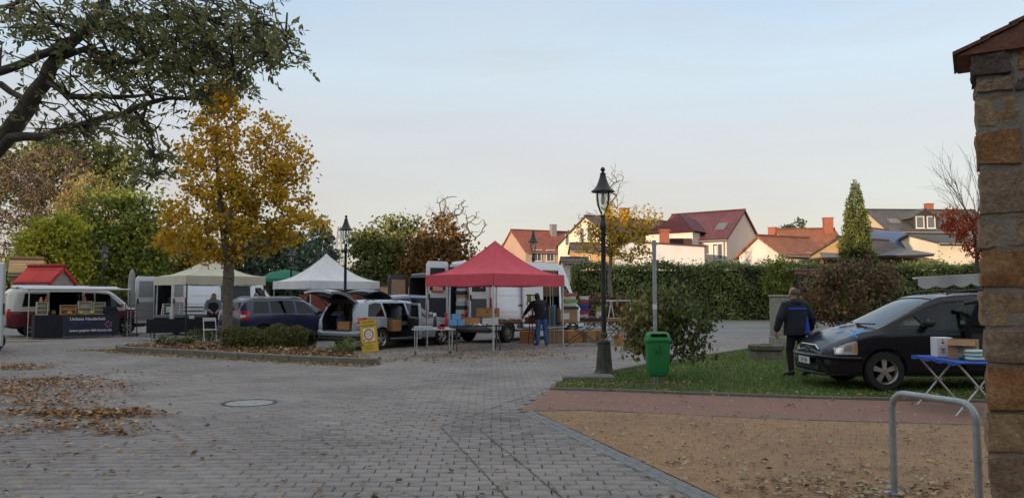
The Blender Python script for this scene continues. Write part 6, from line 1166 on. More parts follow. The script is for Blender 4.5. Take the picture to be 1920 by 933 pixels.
# white van behind the cream tent
AW = R(58); hw2 = Vector((math.cos(AW),math.sin(AW),0)); rw2 = Vector((math.sin(AW),-math.cos(AW),0)); c2 = Vector((XU(347,31.8),31.8,0))
sv, svc = van('white_sales_van', 'white van with open rear doors behind the cream tent', c2-rw2*1.0, AW, 5.3, 2.52, VANW, slide=None)
rear_door(sv,(-.03,.99,0),R(182),.92,.50,2.45,VANW,INW,INW); rear_door(sv,(-.03,-.99,0),R(205),.92,.50,2.45,VANW,INW,INW); MB().b2((.0,-.85,.52),(3.6,.85,.56)).build('load_floor', INW, sv); MB().b2((1.7,-.9,.56),(1.74,.9,2.3)).build('bulkhead', INW, sv)
hatch = svc.side_patch(1.75,3.3,1.35,2.2,-1,.008).build('serving_hatch', pm('hatch_dark',(.05,.06,.06),.4), sv); MB().b2((1.75,-1.06,2.05),(3.3,-1.045,2.25)).build('hatch_sign', pm('teal_sign',(.10,.22,.22),.6), sv); MB().b2((1.35,-1.04,1.4),(1.6,-1.025,1.46)).build('side_catch', BLACK, sv)
# ---- red and white camper van at left with awning
RW = two_tone('red_white_paint', (.17,.012,.018), (.60,.58,.53), 1.02); T5S = [(0,.45,1.05,1.55,.80,.88,.70),(.06,.38,1.08,1.78,.86,.93,.72),(.2,.34,1.08,1.90,.91,.95,.74),(1.0,.3,1.08,1.955,.93,.955,.76),(3.0,.3,1.08,1.955,.93,.955,.76),(3.55,.3,1.07,1.90,.93,.955,.75),(3.85,.3,1.06,1.74,.93,.955,.74),(4.45,.3,1.03,1.20,.93,.95,.80),(4.7,.3,1.0,1.10,.92,.93,.80),(5.05,.32,.88,.98,.88,.87,.70),(5.22,.36,.68,.76,.78,.74,.56),(5.29,.44,.58,.64,.64,.6,.42)]
AT = R(40); ht = Vector((math.cos(AT),math.sin(AT),0)); rt = Vector((math.sin(AT),-math.cos(AT),0)); tcn = Vector((XU(14,30.2),30.2,0))
t5, tc5 = vehicle('red_white_camper_van', 'dark red and white camper van with an extended awning at left', tcn-rt*.93, AT, T5S, RW, (.92,4.32), .34, [[(.5,1.2),(1.35,1.2),(1.35,1.72),(.6,1.72)],[(2.72,1.2),(3.05,1.2),(3.05,1.74),(2.72,1.74)],[(3.12,1.2),(4.15,1.16),(3.62,1.70),(3.12,1.75)]], (4.42,3.64,.76,.68,1.15), (.70,1.2,.62,1.72), cut=[MB().b2((1.45,-1.2,.5),(2.62,-.5,1.78)).mesh()], doors=[(3.08,4.05,.42,1.06,-1,3.2),(.45,1.4,.42,1.08,-1,.6)], cat='camper van', interior=(.3,4.3), glass=GLASS_D)
for sg in (-1,1): mirror(t5,tc5,4.15,1.28,sg,VANW); lens(t5,'tail_light',tc5,.015,.12,.82,1.12,sg,RED_L); lens(t5,'headlight',tc5,4.95,5.2,.74,.92,sg,CLEAR_L)
MB().b2((.3,-.72,1.95),(2.9,.72,2.04),bev=.04).build('pop_top_roof', VANW, t5); seat(t5,3.2,-.4,SEATM); seat(t5,3.2,.4,SEATM)
AWN = pm('awning_cloth', (.50,.52,.55), .7, .05); AWL = 3.55; aw = MB(); aw.b2((.35,-1.06,1.90),(.35+AWL,-.95,2.02),bev=.03).build('awning_case', VANW, t5)
aw = MB(); aw.grid(lambda a,b: (.35+AWL*a,-1.06-2.05*b,1.985-.09*b-.03*math.sin(math.pi*b)), 10, 8); aw.build('awning', AWN, t5); MB().b2((.33,-3.15,1.83),(.37+AWL,-3.09,1.915),bev=.02).build('awning_rail', ALU, t5)
for x in (.42,.28+AWL): MB().tube([(x,-3.12,.0),(x,-3.12,1.84)],.019,8).build('awning_leg', ALU, t5)
for x in (.38,.32+AWL): MB().tube([(x,-1.05,1.93),(x,-2.0,1.86),(x,-3.12,1.86)],.02,6).build('awning_arm', ALU, t5)
# ---- edge of a white box trailer at the far left
bt = thing('white_box_trailer', 'tall white box trailer whose corner shows at the left edge', 'trailer', (XU(8,20.8),20.8,0), R(36), 'vehicles on the square'); MB().b2((-2.3,0,.25),(0,4.2,2.5),bev=.03).build('body', VANW, bt); MB().b2((-.03,-.025,.25),(.012,.04,2.5)).build('corner_post', ALU, bt); MB().b2((-2.2,.1,.12),(-.02,4.1,.25)).build('chassis', STEEL_D, bt); MB().b2((-.02,-.05,1.1),(.02,-.02,1.4)).build('latch', BLACK, bt); MB().tube([(-.05,.2,.0),(-.05,.2,.3)],.03,8).box((-.05,.2,.01),(.16,.16,.02)).build('corner_jack', ALU, bt)
for sg in (0,):
    wheel(bt,-.12,2.2,.3,1); wheel(bt,-2.2,2.2,.3,-1)
# ================================================================== tents
def fabric(name, c):
    m = pm(name, c, .75, .07, 1.5, bump=.45, bscale=3.2, dirt=tuple(x*.82 for x in c), dscale=1.1, damt=.5); n = m.node_tree.nodes; L = m.node_tree.links.new; b = n['Principled BSDF']
    t = n.new('ShaderNodeBsdfTranslucent'); L(b.inputs['Base Color'].links[0].from_socket, t.inputs[0]); x = n.new('ShaderNodeMixShader'); x.inputs[0].default_value = .2; L(b.outputs[0], x.inputs[1]); L(t.outputs[0], x.inputs[2]); L(x.outputs[0], n['Material Output'].inputs[0]); return m
def tent(name, label, center, size, rz, zv0, zv1, peak, mat, legm, leg_r=.02, group='pop-up tents'):
    t = thing(name, label, 'tent', (center[0],center[1],0), rz, group); h = size/2; n = 16; rng = random.Random(hash(name) % 1000)
    c = MB()
    def hz(x, y):
        q = max(abs(x),abs(y))/h; d = 1-q; base = zv1+(peak-zv1)*(d**1.72 if d > 0 else 0); sag = .05*math.sin(math.pi*min(1,q))*(1-abs(abs(x)-abs(y))/max(h*q,1e-6))*0
        e = min(abs(x),abs(y))/max(max(abs(x),abs(y)),1e-6); return base-.07*math.sin(math.pi*q)*(1-e**2)+.012*math.sin(x*9+y*4)*math.sin(math.pi*q)
    for k in range(4):
        M = Matrix.Rotation(k*math.pi/2,3,'Z'); c.grid(lambda a,b: M@Vector(((2*a-1)*h*max(b,.012),-h*max(b,.012),hz((2*a-1)*h*b,-h*b))), n, n+4)
    c.build('canopy', mat, t, 25)
    for k in range(4):
        M = Matrix.Rotation(k*math.pi/2,3,'Z'); MB().tube([M@Vector((h*q,-h*q,hz(h*q,-h*q)+.004)) for q in (.02,.15,.3,.45,.6,.75,.9,1.0)],.007,5).build('ridge_seam', mat, t)
    for k in range(4):
        v = MB(); ph = rng.uniform(0,6)
        v.grid(lambda a,b: ((2*a-1)*(h+.005), -h-.006-.012*b*math.sin(a*17+ph)-.01*b, zv1+.004-(zv1-zv0)*b-.010*math.sin(a*9+ph)*b), 24, 3); o = v.build('valance', mat, t, 40); o.rotation_euler = (0,0,k*math.pi/2)
    for sx in (-1,1):
        for sy in (-1,1):
            l = MB(); l.b2((sx*(h-.03)-leg_r,sy*(h-.03)-leg_r,.02),(sx*(h-.03)+leg_r,sy*(h-.03)+leg_r,zv1-.02)); l.box((sx*(h-.03),sy*(h-.03),.012),(.1,.1,.02)); l.build('leg', legm, t)
    tr = MB()
    for k in range(4):
        M = Matrix.Rotation(k*math.pi/2,3,'Z')
        for i in range(4):
            x0, x1 = -h+.05+i*(2*h-.1)/4, -h+.05+(i+1)*(2*h-.1)/4
            for za, zb in ((zv1-.32,zv1-.05),(zv1-.05,zv1-.32)): tr.tube([M@Vector((x0,-h+.05,za)),M@Vector((x1,-h+.05,zb))],.011,4)
    tr.tube([(0,0,zv1-.15),(0,0,peak-.03)],.02,6); tr.tube([(-h+.05,0,zv1-.1),(0,0,zv1+.15),(h-.05,0,zv1-.1)],.011,4); tr.tube([(0,-h+.05,zv1-.1),(0,0,zv1+.15),(0,h-.05,zv1-.1)],.011,4); tr.build('scissor_frame', legm, t); return t
REDF = fabric('red_canvas', (.80,.115,.155)); CREAM = fabric('cream_canvas', (.74,.70,.55)); WHT = fabric('white_canvas', (.86,.86,.86)); GRNF = fabric('green_canvas', (.02,.20,.12))
s2 = math.sqrt(.5)
F0 = Vector((XU(925,21.9),21.9)); RTC = (F0.x, F0.y+3.05*s2); tent('red_tent', 'dark red pop-up tent with grey legs in front of the large white van', RTC, 3.05, R(45), ZV(535,21.9), ZV(512,21.9), ZV(452,24.2), REDF, ALU)
CC = Vector((XU(349,27.4),27.4)); CTC = (CC.x, CC.y+3*s2); tent('cream_tent', 'cream pop-up tent with dark legs at the left of the golden trunk', CTC, 3.0, R(45), ZV(533,27.4), ZV(516,27.4), ZV(482,29.6)-.02, CREAM, STEEL_D)
WTC = (XU(607,33.6),34.0); tent('white_tent', 'white pop-up tent behind the dark blue estate car', WTC, 3.35, R(43), ZV(541,32), ZV(526,32), ZV(476,34), WHT, ALU)
gt = thing('green_market_umbrella', 'low green market umbrella between the cream and white tents', 'umbrella', (XU(535,42),42,0)); um = MB(); n=8; hz_, hp = ZV(523,42), ZV(505,42)
um.add([(0,0,hp)]+[(1.5*math.cos(2*math.pi*i/n+.2),1.5*math.sin(2*math.pi*i/n+.2),hz_) for i in range(n)]+[(.75*math.cos(2*math.pi*i/n+.2),.75*math.sin(2*math.pi*i/n+.2),hp-.14) for i in range(n)],[(0,1+n+i,1+n+(i+1)%n) for i in range(n)]+[(1+n+i,1+i,1+(i+1)%n,1+n+(i+1)%n) for i in range(n)]); um.build('canopy', GRNF, gt); MB().lathe([(.03,0),(.03,hp+.1)],8).build('pole', STEEL_D, gt); MB().box((0,0,.06),(.6,.6,.12)).build('foot', STEEL_D, gt)
vl = MB(); vl.add([(1.5*math.cos(2*math.pi*i/n+.2),1.5*math.sin(2*math.pi*i/n+.2),hz_-.003-k*.16) for k in (0,1) for i in range(n)],[(i,(i+1)%n,n+(i+1)%n,n+i) for i in range(n)]); vl.build('valance', GRNF, gt)
# pale awning by the black people carrier
an = thing('scalloped_awning', 'off-white scalloped market awning above the black people carrier roof', 'awning', (XU(1722,15.6),15.6,0), R(-24)); AWC = fabric('awning_canvas', (.46,.455,.44)); z0 = ZV(520,15.6); 
g = MB(); g.grid(lambda a,b: (3.4*a,1.7*b-.0,z0+.30*a**.9*.55+.04*b-.05*math.sin(math.pi*b)), 14, 6); g.build('canopy', AWC, an, 60)
g = MB()
for i in range(48):
    a0, a1 = i/48, (i+1)/48; sc_f = lambda a: z0+.30*a**.9*.55-.17-.075*abs(math.sin(a*math.pi*11)); w_f = lambda a: -.02-.03*math.sin(a*30)
    g.add([(3.4*a0,0,z0+.165*a0**.9),(3.4*a1,0,z0+.165*a1**.9),(3.4*a1,w_f(a1),sc_f(a1)),(3.4*a0,w_f(a0),sc_f(a0))],[(0,1,2,3)])
g.build('valance', AWC, an, 60)
g = MB()
for i in range(12): b0,b1 = i/12,(i+1)/12; f_ = lambda b: z0+.04*b-.05*math.sin(math.pi*b); g.add([(0,1.7*b0,f_(b0)),(0,1.7*b1,f_(b1)),(-.01,1.7*b1,f_(b1)-.17-.05*abs(math.sin(b1*13))),(-.01,1.7*b0,f_(b0)-.17-.05*abs(math.sin(b0*13)))],[(0,1,2,3)])

MB().tube([(.02,.02,z0-.01),(3.38,.02,z0+.155)],.018,8).tube([(.02,1.68,z0+.02),(3.38,1.68,z0+.18)],.018,8).tube([(.02,.02,z0-.01),(.02,1.68,z0+.02)],.018,8).tube([(3.3,.02,z0+.15),(3.3,1.68,z0+.17)],.018,8).build('frame', ALU, an)
for x,y in ((1.75,.03),(3.3,.03),(1.75,1.67),(3.3,1.67)): MB().tube([(x,y,-.0),(x,y,z0+.05)],.02,8).build('post', ALU, an)
# wooden huts far left
hut = [((XU(30,41),41.8),1.5,ZV(513,41),ZV(496,41)+.15,R(30),pm('hut_planks',(.52,.27,.09),.75,.15,4),tiles('hut_boards',(.60,.36,.17),(.52,.31,.14),.25,2.0),'natural wood market hut with plank roof behind the camper van'),((XU(72,40),40.6),1.6,ZV(531,40),ZV(509,40)+.1,R(-12),pm('grey_planks',(.30,.26,.22),.8,.2,5),tiles('red_felt',(.55,.035,.03),(.48,.03,.028),.9,1.2),'small hut with bright red roof behind the camper van')]
for (cx,cy),w_,ze,zr,a,wm,rm,lab in hut: house('wooden_hut', lab, (cx,cy,0), a, 2.0 if 'red' in lab else 1.35, w_, ze, zr, wm, rm, [], over=.18, group='wooden huts', gable_over=.12)
# wrapped parasol, ladder stand
pr = thing('wrapped_parasol', 'closed parasol in a grey cover beside the awning leg', 'parasol', (-15.6,31.6,0)); z1 = ZV(504,31.6); MB().lathe([(.03,1.15),(.11,1.2),(.13,1.5),(.135,2.2),(.12,z1-.3),(.07,z1-.08),(.01,z1)],12).build('cover', pm('parasol_cover',(.30,.30,.30),.8,.25,3), pr, 50); MB().lathe([(.024,0),(.024,1.2)],8).build('pole', ALU, pr); MB().box((0,0,.05),(.5,.5,.10),bev=.02).build('base', CONC, pr)
ls = thing('black_step_stand', 'black metal folding step stand in front of the camper van bonnet', 'step stand', (XU(247,31),31,0), R(25)); m_ = MB()
for x in (-.22,.22): m_.tube([(x,-.28,0),(x*.9,0,1.45)],.016,6).tube([(x,.38,0),(x*.9,.05,1.1)],.016,6)
for k in range(4): m_.tube([(-.21,-.22+.065*k,.3+.32*k),(.21,-.22+.065*k,.3+.32*k)],.014,6)
m_.build('frame', STEEL_D, ls); MB().b2((-.22,-.08,1.05),(.22,.14,1.09)).build('step', STEEL_D, ls); MB().b2((-.22,-.18,.72),(.22,.08,.75)).build('step', STEEL_D, ls)
# ================================================================== people
def cloth(name, c, var=.15, rough=.85): return pm(name, c, rough, var, 7, bump=.25, bscale=14)
def limb(mb, pts, rads, n=14):
    """rounded limb along points with elliptical radii (a,b)"""
    pts = [Vector(p) for p in pts]; d0 = (pts[0]-pts[1]).normalized(); d1 = (pts[-1]-pts[-2]).normalized(); f = lambda r, k: (r[0]*k, r[1]*k) if isinstance(r, (tuple, list)) else r*k
    m = lambda r: min(r) if isinstance(r, (tuple, list)) else r
    mb.tube([pts[0]+d0*m(rads[0])*.55]+pts+[pts[-1]+d1*m(rads[-1])*.55], [f(rads[0],.55)]+list(rads)+[f(rads[-1],.55)], n)
def hand(mb, wrist, dirn, palm_n, side, curl=.5, s=1.0):
    """palm with four bent fingers and a thumb leaving the side of the palm"""
    w_ = Vector(wrist); d = Vector(dirn).normalized(); n = Vector(palm_n); n = (n-d*n.dot(d)).normalized(); t = d.cross(n)*side
    limb(mb, [w_, w_+d*.045*s, w_+d*.09*s], [(.028*s,.02*s),(.036*s,.018*s),(.04*s,.016*s)], 10)
    for i, (o, ln) in enumerate(((.030,.070),(.010,.080),(-.011,.075),(-.031,.058))):
        b = w_+d*.085*s+t*o*s; c1 = b+(d*math.cos(curl*.6)+n*math.sin(curl*.6))*ln*.5*s; c2 = c1+(d*math.cos(curl*1.5)+n*math.sin(curl*1.5))*ln*.5*s; limb(mb, [b-d*.02*s, b, c1, c2], [.0105*s,.0105*s,.0095*s,.008*s], 7)
    b = w_+d*.025*s+t*.03*s; limb(mb, [b, b+(d*.6+t*.8)*.04*s, b+(d*.85+t*.75+n*.4)*.075*s], [.013*s,.0115*s,.009*s], 7)
def head(mb, c, fwd, up_, s=1.0):
    """skull with brow, nose, chin and ears"""
    f = Vector(fwd).normalized(); u = Vector(up_); u = (u-f*u.dot(f)).normalized(); r = f.cross(u); c = Vector(c); n = 18; m = 13; vs = []; fs = []
    for i in range(m+1):
        ph = math.pi*i/m-math.pi/2
        for j in range(n):
            th = 2*math.pi*j/n; x = math.cos(ph)*math.cos(th); y = math.cos(ph)*math.sin(th); z = math.sin(ph); q = .098 if x > 0 else .105
            wy = .078*(1-.22*max(0,-z)*(1 if x > 0 else .5)); vs.append(c+f*(x*q*(1-.12*max(0,-z)))*s+r*y*wy*s+u*z*.118*s)
    for i in range(m):
        for j in range(n): fs.append((i*n+j, i*n+(j+1)%n, (i+1)*n+(j+1)%n, (i+1)*n+j))
    mb.add(vs, fs); limb(mb, [c+f*.085*s+u*.015*s, c+f*.118*s-u*.03*s], [.011*s,.016*s], 8); limb(mb, [c+f*.07*s-u*.085*s+r*.015*s, c+f*.07*s-u*.085*s-r*.015*s], [.025*s,.025*s], 8)
    limb(mb, [c+f*.088*s-u*.055*s+r*.02*s, c+f*.088*s-u*.055*s-r*.02*s], [.008*s,.008*s], 6); limb(mb, [c+f*.082*s+u*.03*s+r*.04*s, c+f*.086*s+u*.03*s-r*.04*s], [.012*s,.012*s], 6)
    for sg in (-1,1): mb.tube([c+r*sg*.072*s-f*.008*s, c+r*sg*.09*s-f*.016*s], [(.02*s,.034*s),(.022*s,.036*s)], 10)
def eyes(parent, c, fwd, up_, s=1.0):
    f = Vector(fwd).normalized(); u = Vector(up_); u = (u-f*u.dot(f)).normalized(); r = f.cross(u); mb = MB(); 
    for sg in (-1,1):
        p = Vector(c)+f*.090*s+u*.004*s+r*sg*.032*s; o = MB().lathe([(.001,-.009),(.007,-.006),(.009,0),(.007,.006),(.001,.009)],8,c=p).build('eye', BLACK, parent, 60)
def body_obj(name, fn, mat, parent, vox, sm=6):
    mb = MB(); fn(mb); me = remesh(mb.mesh(), vox, sm); o = link(name, me, mat, parent); smooth_by(me, 180); return o
def person(label, loc, rz, J, torso, coat_r, mats, hairf=None, arm=(.062,.05,.042), leg=(.10,.075,.055), coat_hem=None, hands=((),()), facing=(0,1,0), headup=(0,0,1), collar=True, s=1.0, group='people at the market', zip_strip=None):
    """J joints in local coordinates (x right, y forward). torso: list of (z or point, a, b)"""
    t = thing('person', label, 'person', loc, rz, group)
    def skin(mb):
        limb(mb, [J['neck0'], J['neck1']], [.058,.055]); head(mb, J['head'], facing, headup, s)
        limb(mb, [J['pelvis'], J['waist'], J['chest']], [(.15,.10),(.135,.095),(.165,.10)])
        limb(mb, [J['shl'], J['shr']], [.06,.06])
        for k in 'lr':
            limb(mb, [J['sh'+k], J['el'+k], J['wr'+k]], [.045,.036,.026]); limb(mb, [J['hip'+k], J['kn'+k], J['an'+k]], [.075,.052,.038]); limb(mb, [J['an'+k], J['to'+k]], [.04,.035])
            d, n, cu = hands[0 if k == 'l' else 1]; hand(mb, J['wr'+k], d, n, 1 if k == 'l' else -1, cu)
    body_obj('body', skin, mats['skin'], t, .0085, 3)
    def coat(mb):
        mb.tube([Vector(p) for p, a, b in torso], [(a, b) for p, a, b in torso], 20)
        for k in 'lr': limb(mb, [J['sh'+k], J['el'+k], Vector(J['el'+k]).lerp(Vector(J['wr'+k]), .92)], list(coat_r))
        limb(mb, [J['shl'], J['chest'], J['shr']], [coat_r[0]*.98,.12,coat_r[0]*.98])
        if collar: limb(mb, [Vector(J['neck0'])+Vector((0,0,-.02)), Vector(J['neck0']).lerp(Vector(J['neck1']), .55)], [.095,.078])
    jk = body_obj('jacket', coat, mats['coat'], t, .016, 5)
    def trs(mb):
        limb(mb, [Vector(J['pelvis'])+Vector((0,0,.10)), J['pelvis']], [(.165,.125),(.165,.13)])
        for k in 'lr': limb(mb, [J['hip'+k], J['kn'+k], Vector(J['kn'+k]).lerp(Vector(J['an'+k]), .96)], list(leg))
    body_obj('trousers', trs, mats['trousers'], t, .014, 4)
    for k in 'lr':
        def sh(mb): a, b = Vector(J['an'+k]), Vector(J['to'+k]); d = (b-a); d.z = 0; d.normalize(); limb(mb, [a+Vector((0,0,.0))-d*.05, a+d*.03+Vector((0,0,-.01)), b+d*.04], [(.05,.055),(.05,.052),(.045,.035)])
        body_obj('shoe', sh, mats['shoe'], t, .012, 3)
    if hairf:
        f = Vector(facing).normalized(); u = Vector(headup); u = (u-f*u.dot(f)).normalized(); r = f.cross(u); c = Vector(J['head'])
        body_obj('hair', lambda mb: hairf(mb, c, f, u, r), mats['hair'], t, .012, 3)
    if s < 5: eyes(t, J['head'], facing, headup, s)
    return t, jk
NAVY = cloth('navy_jacket', (.012,.014,.022)); DARKJ = cloth('dark_padded_jacket', (.022,.021,.026)); JEANS = cloth('blue_jeans', (.06,.13,.30), .3); BLKT = cloth('black_trousers', (.008,.008,.010)); SHOE = pm('dark_shoe', (.015,.015,.016), .5); SHOE2 = pm('blue_trainers', (.05,.10,.16), .6)
HAIRG = pm('grey_hair', (.20,.18,.16), .8, .3, 30); HAIRD = pm('dark_hair', (.03,.022,.018), .7, .3, 30); HAIRS = pm('cropped_hair', (.12,.085,.065), .8, .3, 30); TRIMB = cloth('bright_blue_panel', (.01,.07,.50), .1); GREYS = cloth('grey_sleeve', (.26,.28,.33)); WHITES = pm('white_stripe', (.7,.7,.7), .7)
def J_stand(h=1.0, **kw):
    J = dict(pelvis=(0,0,.95),waist=(0,0,1.12),chest=(0,.0,1.36),neck0=(0,0,1.47),neck1=(0,.02,1.56),head=(0,.03,1.66),shl=(-.185,0,1.42),shr=(.185,0,1.42),ell=(-.26,-.03,1.14),elr=(.26,-.03,1.14),wrl=(-.27,.05,.90),wrr=(.27,.05,.90),hipl=(-.09,0,.90),hipr=(.09,0,.90),knl=(-.10,.02,.49),knr=(.10,.02,.49),anl=(-.10,-.02,.09),anr=(.10,-.02,.09),tol=(-.12,.14,.045),tor=(.12,.14,.045)); J.update(kw)
    return {k: tuple(c*h for c in v) for k, v in J.items()}
# man in navy jacket walking past the black car, seen from behind
def h_crop(mb, c, f, u, r):
    n = 16
    mb.tube([c-f*.055-u*.03, c-f*.05+u*.02, c-f*.03+u*.07],[(.072,.075),(.082,.075),(.06,.065)],14)
J = J_stand(.985, knl=(-.11,.10,.50), anl=(-.12,.06,.09), tol=(-.16,.20,.05), knr=(.10,-.02,.48), anr=(.10,-.16,.11), tor=(.12,.0,.045), ell=(-.34,-.02,1.15), wrl=(-.40,.05,.90), elr=(.33,-.03,1.16), wrr=(.38,.10,.93), head=(.01,.05,1.655), neck1=(.0,.03,1.55))
mp_ = G(1498,707)
man1, jk = person('man in navy jacket with bright blue panels walking past the black car', (mp_.x,mp_.y,.015), R(8), J, [((0,0,.80),.265,.18),((0,-.01,.95),.255,.18),((0,-.01,1.1),.235,.17),((0,-.01,1.28),.235,.165),((0,-.01,1.40),.20,.14),((0,0,1.47),.11,.10)], (.10,.085,.062), dict(skin=SKIN,coat=NAVY,trousers=BLKT,shoe=SHOE,hair=HAIRS), h_crop, hands=(((0,.2,-1),(1,.2,0),.5),((0,.3,-1),(-1,.2,0),.5)))
man1.rotation_euler.x = R(-4)
def wrap(parent, name, mat, z0, z1, a0, a1, rad, n=10, m=6, off=.012):
    """panel laid over a garment: cast from an axis to the garment surface"""
    from mathutils.bvhtree import BVHTree
    me = parent.data; bv = BVHTree.FromPolygons([v.co for v in me.vertices], [p.vertices for p in me.polygons]); mb = MB(); P0 = []
    for j in range(m+1):
        for i in range(n+1):
            f = j/m; z = z0+(z1-z0)*f; lo = a0(f) if callable(a0) else a0; hi = a1(f) if callable(a1) else a1; a = R(lo+(hi-lo)*i/n); d = Vector((math.cos(a), math.sin(a), 0)); o = d*rad+Vector((0,0,z)); h = bv.ray_cast(o, -d); P0.append((h[0]+d*off) if h[0] else o-d*.2)
    mb.add(P0, [(j*(n+1)+i,j*(n+1)+i+1,(j+1)*(n+1)+i+1,(j+1)*(n+1)+i) for j in range(m) for i in range(n)]); o = link(name, mb.mesh(), mat, parent); smooth_by(o.data, 180); return o
wrap(jk,'shoulder_stripe',TRIMB,1.305,1.335,-150,-30,.6,16,2); wrap(jk,'side_panel',TRIMB,.835,1.16,lambda f:-72+52*f*.55,lambda f:-28+4*f,.6,6,8)
body_obj('hood', lambda mb: limb(mb, [(-.10,-.08,1.44),(0,-.11,1.43),(.10,-.08,1.44)], [.055,.07,.055]), NAVY, jk, .016)
# man at the stall under the red tent, leaning over the table, seen from behind
def h_dark(mb, c, f, u, r): mb.tube([c-f*.02-u*.11, c-f*.03-u*.04, c-f*.02+u*.03, c-f*.01+u*.095],[(.085,.07),(.095,.098),(.092,.098),(.06,.065)],14)
J = J_stand(.99, waist=(-.03,.05,1.12), chest=(-.06,.20,1.36), neck0=(-.07,.27,1.46), neck1=(-.08,.33,1.53), head=(-.09,.39,1.61), shl=(-.25,.20,1.40), shr=(.13,.20,1.42), ell=(-.40,.36,1.18), wrl=(-.50,.52,1.00), elr=(.26,.22,1.15), wrr=(.24,.44,.98), anl=(-.13,-.04,.09), anr=(.16,-.06,.09), tol=(-.17,.12,.045), tor=(.20,.10,.045), knl=(-.11,0,.49), knr=(.14,0,.49))
mq = G(1015,648)
man2, jk2 = person('man in dark padded jacket and blue jeans leaning over the stall table', (mq.x,mq.y,0), R(6), J, [((0,-.02,.86),.21,.15),((-.01,0,.98),.205,.155),((-.03,.06,1.14),.205,.16),((-.05,.14,1.30),.215,.16),((-.06,.21,1.41),.185,.13),((-.065,.25,1.46),.10,.09)], (.088,.07,.052), dict(skin=SKIN,coat=DARKJ,trousers=JEANS,shoe=SHOE2,hair=HAIRD), h_dark, leg=(.105,.082,.07), hands=(((-.3,.6,-.7),(.3,-.3,-.8),.9),((0,.7,-.7),(-.3,-.3,-.8),.9)), facing=(-.15,.9,-.35))
def rings(jk_, zs, mat):
    for i, z in enumerate(zs): wrap(jk_,'quilt_seam',mat,z,z+.008,-175,-5,.7,20,1,.003)
rings(jk2,[.95,1.03,1.11,1.19,1.27],BLKT)
# trader under the cream tent, head bowed
def h_short(mb, c, f, u, r): mb.tube([c-f*.05-u*.03, c-f*.035+u*.03, c-f*.01+u*.085],[(.08,.085),(.088,.09),(.06,.075)],14)
J = J_stand(1.0, chest=(0,.06,1.36), neck0=(0,.10,1.46), neck1=(.0,.16,1.53), head=(.0,.22,1.59), shl=(-.19,.06,1.42), shr=(.19,.06,1.42), ell=(-.27,.08,1.15), wrl=(-.12,.30,1.05), elr=(.27,.08,1.15), wrr=(.10,.32,1.05))
pt = Vector((XU(400,28.9),28.9,0))
man3, jk3 = person('trader in dark vest with pale striped sleeves bowing his head under the cream tent', pt, R(205), J, [((0,0,.90),.20,.15),((0,0,1.05),.20,.15),((0,.02,1.22),.205,.15),((0,.06,1.40),.175,.13),((0,.09,1.46),.10,.09)], (.075,.062,.05), dict(skin=SKIN,coat=GREYS,trousers=BLKT,shoe=SHOE,hair=HAIRD), h_short, hands=(((.4,.8,-.3),(0,-.2,-1),.8),((-.4,.8,-.3),(0,-.2,-1),.8)), facing=(.1,.8,-.6), headup=(0,.5,.8))
body_obj('vest', lambda mb: mb.tube([(0,0,.92),(0,0,1.05),(0,.02,1.22),(0,.055,1.38),(0,.08,1.45)],[(.215,.165),(.215,.165),(.215,.165),(.175,.145),(.09,.10)],20), DARKJ, jk3, .016)
body_obj('hood', lambda mb: limb(mb, [(-.09,.0,1.50),(0,-.04,1.52),(.09,.0,1.50)], [.05,.07,.05]), GREYS, jk3, .016)
for k in (-1,1): MB().tube([(k*.255,.02,1.42),(k*.338,.06,1.17),(k*.325,.08,1.12)],.008,6).build('sleeve_stripe', WHITES, jk3)
# grey haired person standing with the back turned, at the sales van
def h_grey(mb, c, f, u, r): mb.tube([c-f*.02-u*.06, c-f*.03+u*.0, c-f*.01+u*.095],[(.09,.09),(.102,.105),(.065,.075)],14)
J = J_stand(.98); pg = Vector((XU(480,31.0),31.0,0))
person('grey haired person in dark coat standing at the sales van', pg, R(-20), J, [((0,0,.80),.23,.17),((0,0,1.0),.22,.165),((0,0,1.25),.225,.16),((0,0,1.40),.19,.135),((0,0,1.47),.10,.09)], (.085,.07,.055), dict(skin=SKIN,coat=cloth('brown_black_coat',(.03,.026,.026)),trousers=BLKT,shoe=SHOE,hair=HAIRG), h_grey, hands=(((0,.1,-1),(1,0,0),.5),((0,.1,-1),(-1,0,0),.5)))
# dark haired woman behind the blue estate, by the white tent
def h_long(mb, c, f, u, r): mb.tube([c-f*.045-u*.16, c-f*.05-u*.06, c-f*.03+u*.02, c-f*.01+u*.10],[(.09,.06),(.10,.085),(.102,.105),(.062,.075)],14)
J = J_stand(.92); pw = Vector((XU(577,33.4),33.4,0))
person('dark haired woman in dark jacket under the white tent', pw, R(120), J, [((0,0,.78),.21,.16),((0,0,.95),.20,.155),((0,0,1.16),.205,.15),((0,0,1.30),.17,.125),((0,0,1.36),.09,.085)], (.078,.065,.05), dict(skin=SKIN,coat=DARKJ,trousers=BLKT,shoe=SHOE,hair=pm('auburn_hair',(.06,.02,.015),.7,.3,30)), h_long, hands=(((0,.1,-1),(1,0,0),.5),((0,.1,-1),(-1,0,0),.5)))
